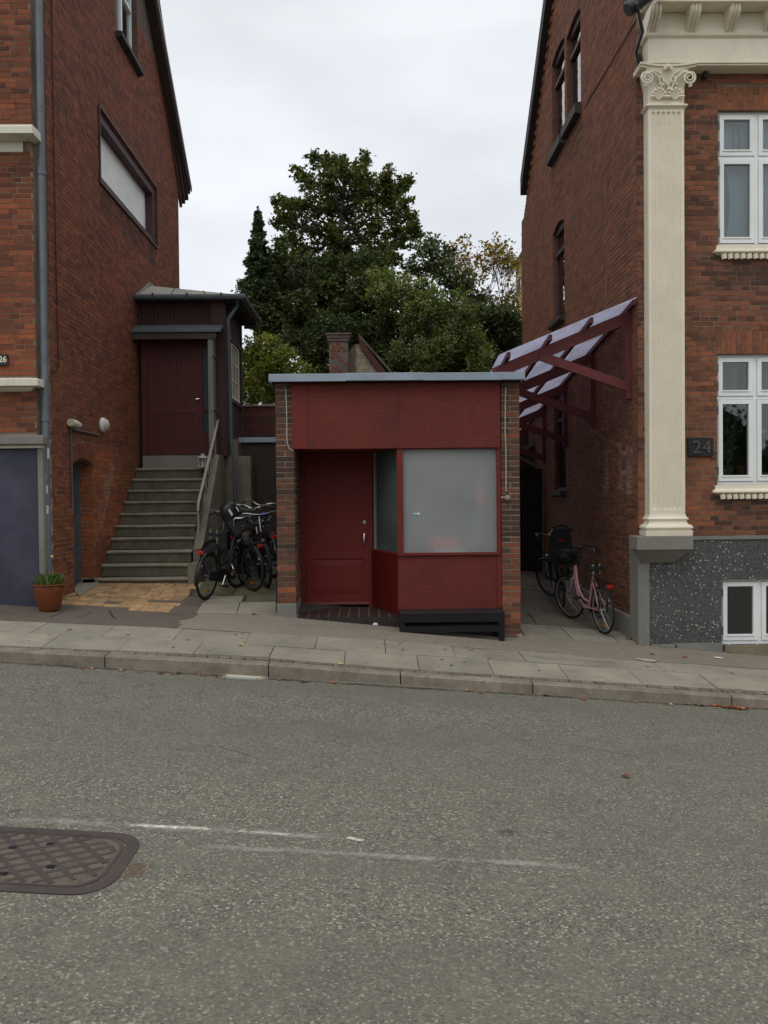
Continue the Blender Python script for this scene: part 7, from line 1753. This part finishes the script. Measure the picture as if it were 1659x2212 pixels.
bike('black diamond frame bicycle second from the stairs, facing the other way', gp(540, 1262, 13.0), gp(478, 1262, 13.7), lean=-.06, steer=.3, mf=M_blk, child=False, group=G1, frame='diamond', rim=M_rimb, bar_h=1.15)
bike('dark bicycle with a wide knobbly front tyre, closest to the kiosk pier', gp(560, 1238, 14.3), gp(578, 1272, 13.2), lean=.08, steer=.1, mf=M_blk, tyre=.028, rim=M_rimb, R=.34, group=G1, rack=False, bars='flat', guard=False, bar_h=1.12)
bike('dark red bicycle leaning at the plank gate behind the knobbly tyre', gp(588, 1240, 14.4), gp(556, 1225, 15.2), lean=-.1, steer=-.3, mf=M_redb, group=G1, rim=M_rimb, frame='dutch', bar_h=1.12)
bike('black bicycle with bright chrome handlebar in the back row by the downpipe', gp(505, 1235, 14.2), gp(542, 1225, 15.1), lean=.1, steer=.2, mf=M_blk, group=G1, rim=M_rimb, basket=True, bar_h=1.12)
bike('black bicycle squeezed in the middle of the crowd, mostly hidden', gp(528, 1250, 13.5), gp(556, 1240, 14.5), lean=-.12, steer=.2, mf=M_blk, group=G1, rim=M_rimb, frame='dutch', basket=True, bar_h=1.10, barm=M_blk)
bike('dark bicycle at the very back against the plank gate', gp(572, 1228, 15.0), gp(546, 1218, 15.9), lean=.08, steer=-.2, mf=M_blk, group=G1, rim=M_rimb, frame='diamond', bar_h=1.14)
bike('pink step through bicycle with a black basket leaning towards the right house wall', gp(1303, 1370, 11.95), gp(1234, 1338, 12.98), lean=-.06, steer=.28, mf=M_pink, group=G2, frame='step', basket=True, fbag=True, bar_h=1.03, saddle_h=.90, guard=False, barm=M_blk, rack=True)
bike('black bicycle with a tall black child seat deeper in the right alley', gp(1213, 1300, 13.9), gp(1190, 1285, 14.95), lean=-.05, steer=.5, mf=M_blk, group=G2, child=True, rim=M_rimb, frame='dutch', bar_h=1.12)
# loose items near the bicycles
pn = A(478, 1150, Y=13.0)
tag(MB().box(pn.x-.06, pn.x+.10, 12.95, 13.25, pn.z-.28, pn.z+.02).build('pannier_bag', M_blkm, bevel=.03), 'square black pannier bag hanging between the bicycles by the stairs', 'bag')
hp = A(500, 1112, Y=13.0); cs_ = thing('child_seat', hp, 'rounded black child bicycle seat with pale reflective strips on top of the crowded bicycles', 'child seat', rot=(0, -.5, .35))
mb = MB().lathe([(.0, .20), (.06, .195), (.11, .16), (.145, .09), (.155, 0), (.145, -.12), (.12, -.20)], (0, 0, 0), n=24, sy=.75); mb.build('seat_shell', M_blk, cs_, smooth=True)
for a0, w_ in ((-1.75, .10), (-.9, .08)):
    mb = MB(); R_ = .158
    for k in range(4): a, b = a0+k*.05, a0+(k+1)*.05; mb.quad((R_*math.cos(a), R_*.75*math.sin(a), .0), (R_*math.cos(b), R_*.75*math.sin(b), .0), (R_*.96*math.cos(b), R_*.72*math.sin(b), w_), (R_*.96*math.cos(a), R_*.72*math.sin(a), w_))
    mb.build('reflective_strip', M_stw, cs_)
mb = MB().prism([(-.14, -.11, -.05), (.14, -.11, -.05), (.13, -.16, -.3), (-.13, -.16, -.3)], (0, .24, 0)); mb.build('foot_wings', M_blkm, cs_, bevel=.02)
bp = A(569, 1112, Y=13.6); tag(MB().sphere((bp.x, 13.6, bp.z), .05, 8, (1.4, 1, .8)).build('blue_cloth', M_blue, smooth=True), 'bright blue cloth tucked on a handlebar near the kiosk pier', 'cloth')
wp = A(540, 1228, Y=13.9); tag(MB().sphere((wp.x, 13.9, wp.z), .075, 10, (1.2, 1, .8)).build('plastic_bag', M_stw, smooth=True), 'crumpled white plastic bag on the ground behind the bicycles', 'bag')

# ================================================================== TREES
rng = np.random.default_rng(5)
TC = lambda x, y: (474.4+x*.4085, 271+y*.4085)
def leaves_mesh(name, centers, size, m, parent, tone, squash=1.0, updown=0.5):
    n = len(centers); a = rng.normal(size=(n, 3)); a[:, 2] *= squash*.75; a[:, 2] -= updown*.4; a /= np.linalg.norm(a, axis=1)[:, None]
    b = rng.normal(size=(n, 3)); b[:, 2] *= .6; b -= (b*a).sum(1)[:, None]*a; b /= np.linalg.norm(b, axis=1)[:, None]
    s = (size*rng.uniform(.6, 1.3, n))[:, None]; c = centers
    off = np.array(ROOT[parent.name]); nn = np.cross(a, b)
    V = np.stack([c-a*s, c+b*s*.55-a*s*.15+nn*s*.12, c+a*s, c-b*s*.55-a*s*.15+nn*s*.12], 1).reshape(-1, 3)-off
    me = bpy.data.meshes.new(name); me.vertices.add(4*n); me.loops.add(4*n); me.polygons.add(n)
    me.vertices.foreach_set('co', V.astype(np.float32).ravel()); me.loops.foreach_set('vertex_index', np.arange(4*n, dtype=np.int32)); me.polygons.foreach_set('loop_start', np.arange(0, 4*n, 4, dtype=np.int32))
    me.update(calc_edges=True); at = me.attributes.new('tone', 'FLOAT', 'FACE'); at.data.foreach_set('value', np.clip(tone, 0, 1).astype(np.float32)); me.materials.append(m)
    o = bpy.data.objects.new(name, me); C.objects.link(o); o.parent = parent; ROOT[o.name] = Vector(off); return o
M_bark = paint('bark', (.055, .045, .035), .9, .25, .4, 4, .4, 20)
def tree(label, lobes, Y, depth, base_px, m, size, dens, name='broadleaf_tree', cat='tree', trunk_r=.22, spray=.35, tonebase=.45, fill=.6, rs=.8, fingers=(), conv=TC, squash=1.0, group=None, twigs=True, updown=.5, tt=.86):
    b = A(*conv(*base_px), Y=Y); base = Vector((b.x, Y, 0.2)); t = thing(name, base, label, cat, group)
    tr = MB(); cen = []; ton = []; L_ = [(conv(x, y), r*.4085 if conv is TC else r, *e) for x, y, r, *e in lobes]
    cz = []
    for k, l in enumerate(L_):
        (px, py), r = l[0], l[1]; yy = Y+rng.uniform(-depth, depth)
        p = A(px, py, Y=yy); cz.append((np.array(p), r*rs*yy/F, l[2] if len(l) > 2 else 1.0))
    if twigs:
        ztop = max(c[0][2] for c in cz); zmin = min(c[0][2] for c in cz); cx_ = float(np.mean([c[0][0] for c in cz]))
        trunk = [base, base+Vector((.12, .1, (zmin-.2)*.6)), Vector((base.x*.6+cx_*.4-.15, Y, (zmin+ztop)*.45)), Vector((base.x*.4+cx_*.6, Y, ztop*tt+zmin*(1-tt)))]
        pts = []
        for u in lsp(0, 3, 16): i = min(int(u), 2); pts.append(trunk[i].lerp(trunk[i+1], u-i))
        tr.tube(pts, [trunk_r*(1-.88*k/15) for k in range(16)], 8)
        for c, r, _ in cz:
            j = min(range(16), key=lambda q: abs(pts[q].z-(c[2]-.35*abs(c[0]-pts[q].x)-.3))); s0 = pts[j]; e_ = Vector(c); ln_ = (e_-s0).length; m_ = s0.lerp(e_, .35)+Vector(rng.normal(size=3))*.08*ln_+Vector((0, 0, -.04*ln_)); m2_ = s0.lerp(e_, .7)+Vector(rng.normal(size=3))*.07*ln_; tr.tube([s0, m_, m2_, e_], [trunk_r*.22, trunk_r*.13, trunk_r*.08, trunk_r*.04], 5, cap=False)
            for q in range(7):
                d_ = Vector(rng.normal(size=3)); d_.normalize(); tr.tube([e_.lerp(s0, .15), e_+d_*r*.9], [trunk_r*.06, .004], 4, cap=False)
    tr2 = tr.build('trunk', M_bark, t, smooth=True) if twigs else None
    for c, r, dn in cz:
        nsp = max(10, int(150*dens*dn*(r/.6)**2))
        for _ in range(nsp):   # sprays: short twigs carrying leaves, reaching out of the lobe
            d_ = rng.normal(size=3); d_[1] *= .8; d_ /= np.linalg.norm(d_); rad = r*(rng.uniform(0, 1)**.45); s0 = c+d_*rad*.9; dr = d_*.6+rng.normal(size=3)*.5+np.array([0, 0, .15]); dr /= np.linalg.norm(dr); ln = spray*rng.uniform(.5, 1.3)
            k = int(rng.integers(12, 22)); u = rng.uniform(0, 1, k)[:, None]; q = s0+dr*u*ln+rng.normal(size=(k, 3))*(.05+.10*(1-u))*spray/.35
            cen.append(q); tb = tonebase+rng.normal()*.14; ton.append(np.full(k, tb)+rng.normal(size=k)*.13)
    for x0, y0, x1, y1, wd in fingers:
        yy = Y+rng.uniform(-depth, depth)*.6; p0 = np.array(A(*conv(x0, y0), Y=yy)); p1 = np.array(A(*conv(x1, y1), Y=yy+rng.uniform(-.3, .3))); L__ = np.linalg.norm(p1-p0)
        k = int(L__/size*9); u = rng.uniform(0, 1, k)[:, None]; cen.append(p0+(p1-p0)*u+rng.normal(size=(k, 3))*wd*(1.15-u)*np.array([1, 1, 1])); ton.append(np.full(k, tonebase)+rng.normal(size=k)*.16)
    cen = np.concatenate(cen); ton = np.concatenate(ton)
    leaves_mesh('crown', cen, size, m, t, ton, squash, updown); return t, cen
M_lf1 = leafmat('lime_leaves', [(0.022, 0.031, 0.005), (0.060, 0.077, 0.017), (0.110, 0.126, 0.023), (0.197, 0.165, 0.038)], .30)
M_lf2 = leafmat('dark_leaves', [(0.018, 0.028, 0.008), (0.049, 0.067, 0.018), (0.086, 0.109, 0.032), (0.137, 0.142, 0.046)], .25)
M_lf3 = leafmat('vine_leaves', [(0.041, 0.057, 0.014), (0.097, 0.133, 0.028), (0.172, 0.207, 0.046), (0.276, 0.287, 0.087)], .3)
M_lf4 = leafmat('bush_leaves', [(0.060, 0.080, 0.014), (0.147, 0.179, 0.026), (0.280, 0.292, 0.047), (0.505, 0.439, 0.080)], .35)
M_lf5 = leafmat('autumn_leaves', [(.06, .06, .02), (.20, .13, .03), (.35, .20, .04), (.40, .30, .08)], .4)
M_lf6 = leafmat('conifer_leaves', [(0.026, 0.042, 0.020), (0.058, 0.081, 0.037), (0.092, 0.118, 0.053), (0.131, 0.152, 0.073)], .2)
M_fl = leafmat('vine_flowers', [(.22, .22, .12), (.36, .36, .22), (.48, .46, .30), (.58, .54, .40)], .35)
main = [(548, 200, 36), (500, 178, 22), (600, 205, 45), (640, 190, 30), (660, 225, 45), (770, 175, 22), (760, 225, 34), (755, 265, 45), (590, 285, 70), (690, 300, 70), (780, 310, 55), (880, 270, 30), (870, 310, 45), (960, 330, 34), (995, 305, 14), (940, 370, 50), (850, 380, 75), (750, 390, 75), (640, 390, 80), (540, 370, 60), (450, 290, 34), (420, 265, 18), (475, 330, 38), (350, 415, 34), (310, 405, 16), (400, 435, 40), (470, 440, 65), (560, 460, 75), (670, 480, 70), (790, 480, 75), (900, 450, 60), (980, 420, 26), (960, 490, 45), (1010, 490, 20), (320, 500, 28), (380, 520, 55), (470, 540, 65), (560, 560, 60), (640, 585, 42), (740, 570, 50), (840, 570, 65), (930, 560, 60), (1010, 545, 24), (1040, 575, 10), (360, 600, 45), (430, 630, 60), (520, 640, 45), (780, 650, 60), (870, 640, 65), (950, 620, 38), (900, 700, 60), (820, 720, 60), (400, 700, 60), (480, 710, 50), (560, 720, 40), (720, 720, 45), (645, 680, 40), (600, 630, 50), (665, 640, 45), (700, 690, 55), (620, 730, 60), (560, 760, 60), (680, 760, 60)]
FG0 = [(600, 250, 500, 150, .10), (570, 220, 560, 142, .08), (620, 240, 608, 165, .09), (660, 260, 668, 180, .10), (720, 280, 716, 192, .06), (740, 260, 780, 150, .09), (820, 330, 905, 245, .10), (850, 340, 885, 255, .09), (900, 360, 1005, 302, .10), (920, 340, 975, 300, .10), (930, 400, 1000, 395, .08), (480, 300, 408, 258, .09), (470, 290, 430, 245, .08), (520, 300, 415, 275, .09), (420, 430, 290, 398, .10), (400, 420, 335, 378, .08), (460, 430, 405, 398, .08), (400, 500, 298, 460, .09), (390, 540, 300, 540, .09), (930, 470, 1040, 488, .10), (950, 510, 1042, 535, .10), (940, 560, 1055, 572, .07), (930, 600, 1020, 600, .09), (520, 270, 488, 180, .09), (900, 640, 1010, 640, .1), (380, 620, 310, 600, .1)]
FG = [(a, b, c+(c-a)*.06, d+(d-b)*.06, w_) for a, b, c, d, w_ in FG0]
tree('tall dark green broadleaf tree standing highest behind the kiosk', main, 27, 1.3, (655, 1200), M_lf1, .072, .62, trunk_r=.24, spray=.24, updown=.8, tonebase=.5, fingers=FG)
conif = []; cfg = []
for k in range(34):
    y = 470+k*17; hw_ = 13+k*3.5; conif.append((204+rng.uniform(-2, 2), y, 5+k*1.25))
    for s_ in (-1, 1):
        hh_ = hw_*rng.uniform(.75, 1.2); cfg.append((204, y+8, 204+s_*hh_, y-6-rng.uniform(0, 14), .03+.0022*k)); cfg.append((204+s_*hh_*.3, y+2, 204+s_*hh_*.8, y-12, .03+.002*k))
cfg.append((204, 470, 203, 432, .03))
tree('narrow pointed conifer left of the tall tree', conif, 24, .4, (210, 1100), M_lf6, .055, 2.0, name='conifer', trunk_r=.10, spray=.08, updown=-.4, rs=.8, tonebase=.45, fingers=cfg)
mid = [(180+rng.uniform(-20, 20), 860+rng.uniform(-20, 60), 60) for _ in range(4)]+[(x+rng.uniform(-25, 25), y+rng.uniform(-20, 20), 72) for y in (760, 850, 940, 1030, 1110) for x in (250, 350, 450, 550, 650, 750, 850) if not (y < 800 and x in (650,))]+[(330, 690, 50), (300, 640, 30)]
tree('broad dark tree filling the middle below the tall crown', mid, 24.5, 1.0, (500, 1300), M_lf2, .062, 1.0, trunk_r=.16, spray=.28, rs=1.0, tonebase=.5)
rt = [(1050, 650, 34), (1100, 640, 30), (1140, 610, 20), (1110, 690, 40), (1130, 760, 50), (1190, 700, 42), (1215, 675, 22), (1190, 790, 60), (1060, 760, 45), (1000, 760, 55), (1250, 850, 60), (1330, 900, 60), (1400, 960, 65), (1450, 1020, 60), (1510, 1060, 55), (1560, 1080, 40), (1480, 1120, 70), (1400, 1090, 70), (1540, 1150, 55), (1420, 1200, 70), (1350, 1250, 70), (1500, 1230, 60), (1300, 820, 40), (1590, 1130, 30), (1580, 1200, 30)]
tree('dark small leaved tree between the vine and the right house', rt, 23.5, .8, (1300, 1350), M_lf2, .055, 1.05, trunk_r=.10, spray=.22, tonebase=.55, rs=.85, tt=.35)
vine = [(840, 830, 50), (900, 820, 45), (960, 850, 55), (1020, 870, 60), (1090, 870, 50), (1130, 920, 60), (900, 900, 60), (1050, 960, 70), (1160, 1000, 70), (1250, 930, 50), (1290, 1000, 60), (1200, 1090, 80), (1100, 1080, 70), (1010, 1050, 60), (1290, 1120, 70), (1180, 1190, 80), (1290, 1220, 80), (1370, 1170, 60), (1080, 1190, 60), (1380, 1260, 60), (1010, 1250, 55), (920, 1270, 50), (1100, 1270, 60), (830, 900, 40), (960, 950, 40), (940, 1200, 45), (1220, 1290, 70)]
tv, cv = tree('big mound of pale flowering climbing vine behind the kiosk roof', vine, 21.5, .7, (1150, 1400), M_lf3, .052, 1.1, name='flowering_vine', cat='climbing plant', trunk_r=.10, spray=.22, tonebase=.5, rs=.95)
sel = cv[(rng.random(len(cv)) < .035) & (cv[:, 1] < 21.4)]; fl = (sel[:, None, :]+rng.normal(size=(len(sel), 14, 3))*.05+np.array([0, -.16, .05])).reshape(-1, 3)
leaves_mesh('blossom', fl, .02, M_fl, tv, rng.uniform(0, 1, len(fl)))
dk = [(x, y, 60) for y in (1060, 1140, 1220, 1290) for x in (520, 600, 700, 800, 880, 940)]+[(440, 1180, 60), (380, 1150, 60), (470, 1260, 60)]+[(x, y, 65) for y in (1020, 1100, 1180, 1260, 1310) for x in (1000, 1080, 1160, 1240, 1320, 1400, 1480, 1560)]+[(x, y, 65) for y in (1240, 1330, 1410) for x in (150, 230, 310)]
tree('dark shadowy shrubs low behind the chimney, bush and vine', dk, 22.5, .6, (700, 1400), M_lf2, .06, 1.0, name='shrub', cat='shrub', trunk_r=.08, spray=.28, tonebase=.4)
bs = [(180, 1180, 60), (240, 1150, 50), (310, 1170, 50), (350, 1220, 50), (280, 1240, 70), (190, 1270, 70), (400, 1280, 50), (330, 1310, 70), (230, 1340, 75), (150, 1360, 60), (430, 1320, 40), (380, 1370, 55), (280, 1420, 70), (180, 1440, 70), (150, 1220, 40), (480, 1310, 25)]
tb, cb_ = tree('yellow green leafy bush between the porch and the kiosk', bs, 20.2, .5, (280, 1560), M_lf4, .05, 1.0, name='bush', cat='bush', trunk_r=.06, spray=.22, tonebase=.42)
sel = cb_[rng.random(len(cb_)) < .012]; fl = (sel[:, None, :]+rng.normal(size=(len(sel), 8, 3))*.04+np.array([0, -.06, .05])).reshape(-1, 3); leaves_mesh('blossom', fl, .016, M_fl, tb, rng.uniform(0, 1, len(fl)))
# thin autumn tree: bare twigs with few yellow leaves
def autumn():
    Y = 25; b = A(*TC(1400, 1200), Y=Y); base = Vector((b.x, Y, .2)); t = thing('autumn_tree', base, 'sparse nearly bare tree with yellow autumn leaves beside the right house', 'tree'); mb = MB(); cen = []
    def br(p, d, ln, r, lv):
        q = p+d*ln; m_ = p.lerp(q, .5)+Vector(rng.normal(size=3))*ln*.05; mb.tube([p, m_, q], [r, r*.8, r*.6], 4, cap=False)
        if lv == 0:
            for _ in range(2):
                if rng.random() < .95: cen.append(np.array(q+Vector(rng.normal(size=3))*.08))
            return
        for k in range(3 if lv > 1 else 4):
            nd = (d+Vector(rng.normal(size=3))*.42+Vector((0, 0, .10))).normalized(); br(p.lerp(q, rng.uniform(.55, 1)), nd, ln*rng.uniform(.62, .85), r*.6, lv-1)
    for sx, sy in ((1290, 1000), (1330, 1010), (1370, 960), (1400, 1020), (1440, 980), (1470, 1010), (1500, 980), (1520, 1040), (1560, 1010)):
        p = A(*TC(sx, sy), Y=Y+rng.uniform(-.6, .6)); mb.tube([base, base.lerp(p, .6)+Vector((.1, 0, -.2)), p], [.06, .04, .02], 5, cap=False)
        br(p, Vector((rng.uniform(-.35, .35), rng.uniform(-.2, .2), 1)).normalized(), .78, .015, 4)
    mb.build('trunk', M_bark, t)
    ex = []
    for x, y, n_ in ((1530, 950, 160), (1560, 1000, 160), (1350, 830, 50), (1290, 760, 30), (1480, 980, 160), (1540, 900, 120), (1550, 1060, 160), (1410, 760, 24), (1400, 900, 80), (1450, 930, 100), (1500, 1030, 160)):
        for _ in range(n_): p = A(*TC(x+rng.normal()*28, y+rng.normal()*28), Y=Y+rng.uniform(-.5, .5)); ex.append(np.array(p))
    cen_ = np.array(cen+ex); leaves_mesh('crown', cen_, .06, M_lf5, t, rng.uniform(0, 1, len(cen_)))
autumn()

# gum spots on the slabs, tiny weeds in the joints
mb = MB(); random.seed(77)
for k in range(60):
    x, y = random.uniform(-5, 5.5), random.uniform(9.3, 10.35); r = random.uniform(.008, .022); n_ = 7; c_ = mb.add([(x, y, gz(x, y)+.0065)]); R_ = mb.add([(x+r*math.cos(6.283*q/n_)*random.uniform(.7, 1.2), y+r*math.sin(6.283*q/n_)*random.uniform(.7, 1.2), gz(x, y)+.006) for q in range(n_)])
    for q in range(n_): mb.face((c_, R_+q, R_+(q+1) % n_))
o = mb.build('gum_spots', paint('gum_dark', (.10, .09, .075), .8), None); o['kind'] = 'stuff'; o['label'] = 'dark old gum spots on the pavement slabs'
mb = MB(); mb.use = True
def tuft(x, y, n, h):
    for q in range(n):
        a = random.uniform(0, 6.28); p = Vector((x+random.gauss(0, .02), y+random.gauss(0, .01), gz(x, y))); d_ = Vector((math.cos(a), math.sin(a), 0)); hh = h*random.uniform(.3, 1); s_ = Vector((-d_.y, d_.x, 0))*.003; mb.tone = random.random(); mb.quad(p-s_, p+s_, p+d_*hh*.6+Vector((0, 0, hh)))
for k in range(26): tuft(random.uniform(XR-.2, 6), 11.30, random.randint(1, 7), .03)
for k in range(20): tuft(random.uniform(-7, 5.5), random.choice([9.8, 10.4, 9.235]), random.randint(1, 6), .022)
for k in range(22): tuft(XL+.04+random.uniform(0, .1), random.uniform(11.8, 13.2), random.randint(2, 8), .04)
for k in range(14): tuft(XR-.07-random.uniform(0, .03), random.uniform(11.6, 15), random.randint(2, 7), .04)
for k in range(16): tuft(random.uniform(xl0-1.3, xr1), 11.36, random.randint(1, 5), .025)
o = mb.build('joint_weeds', leafmat('joint_weed_green', [(.04, .06, .02), (.08, .12, .04)]), None); o['kind'] = 'stuff'; o['label'] = 'tiny weeds and moss growing in the joints at the wall feet'
# ================================================================== greenery added across the street, unseen, to darken the pane reflections
HD = thing('added_hedge', (0, -10, 0), 'tall dark greenery added across the street to darken the window pane reflections', 'added_hedge')
mb = MB(); hx = lsp(-24, 24, 49); hp_ = []
for x in hx: hp_.append(4.6+.9*math.sin(x*.7)+.6*math.sin(x*1.9+1)+rng.uniform(-.3, .3))
for a, b, h0_, h1_ in zip(hx, hx[1:], hp_, hp_[1:]): mb.hexa([(a, -11, -3), (b, -11, -3), (b, -9.6, -3), (a, -9.6, -3), (a, -11, h0_), (b, -11, h1_), (b, -9.9, h1_), (a, -9.9, h0_)])
mb.build('hedge_mass', paint('hedge_green', (.03, .045, .018), .9, .3, .5, 1.2, .6, 8), HD)
n_ = 9000; xx = rng.uniform(-24, 24, n_); zz_ = rng.uniform(0, 1, n_)**.7*(np.interp(xx, hx, hp_)+.5); yy_ = -9.6+rng.uniform(-.1, .25, n_)
leaves_mesh('leaves', np.stack([xx, yy_, zz_], 1), .12, M_lf2, HD, rng.uniform(0, 1, n_))
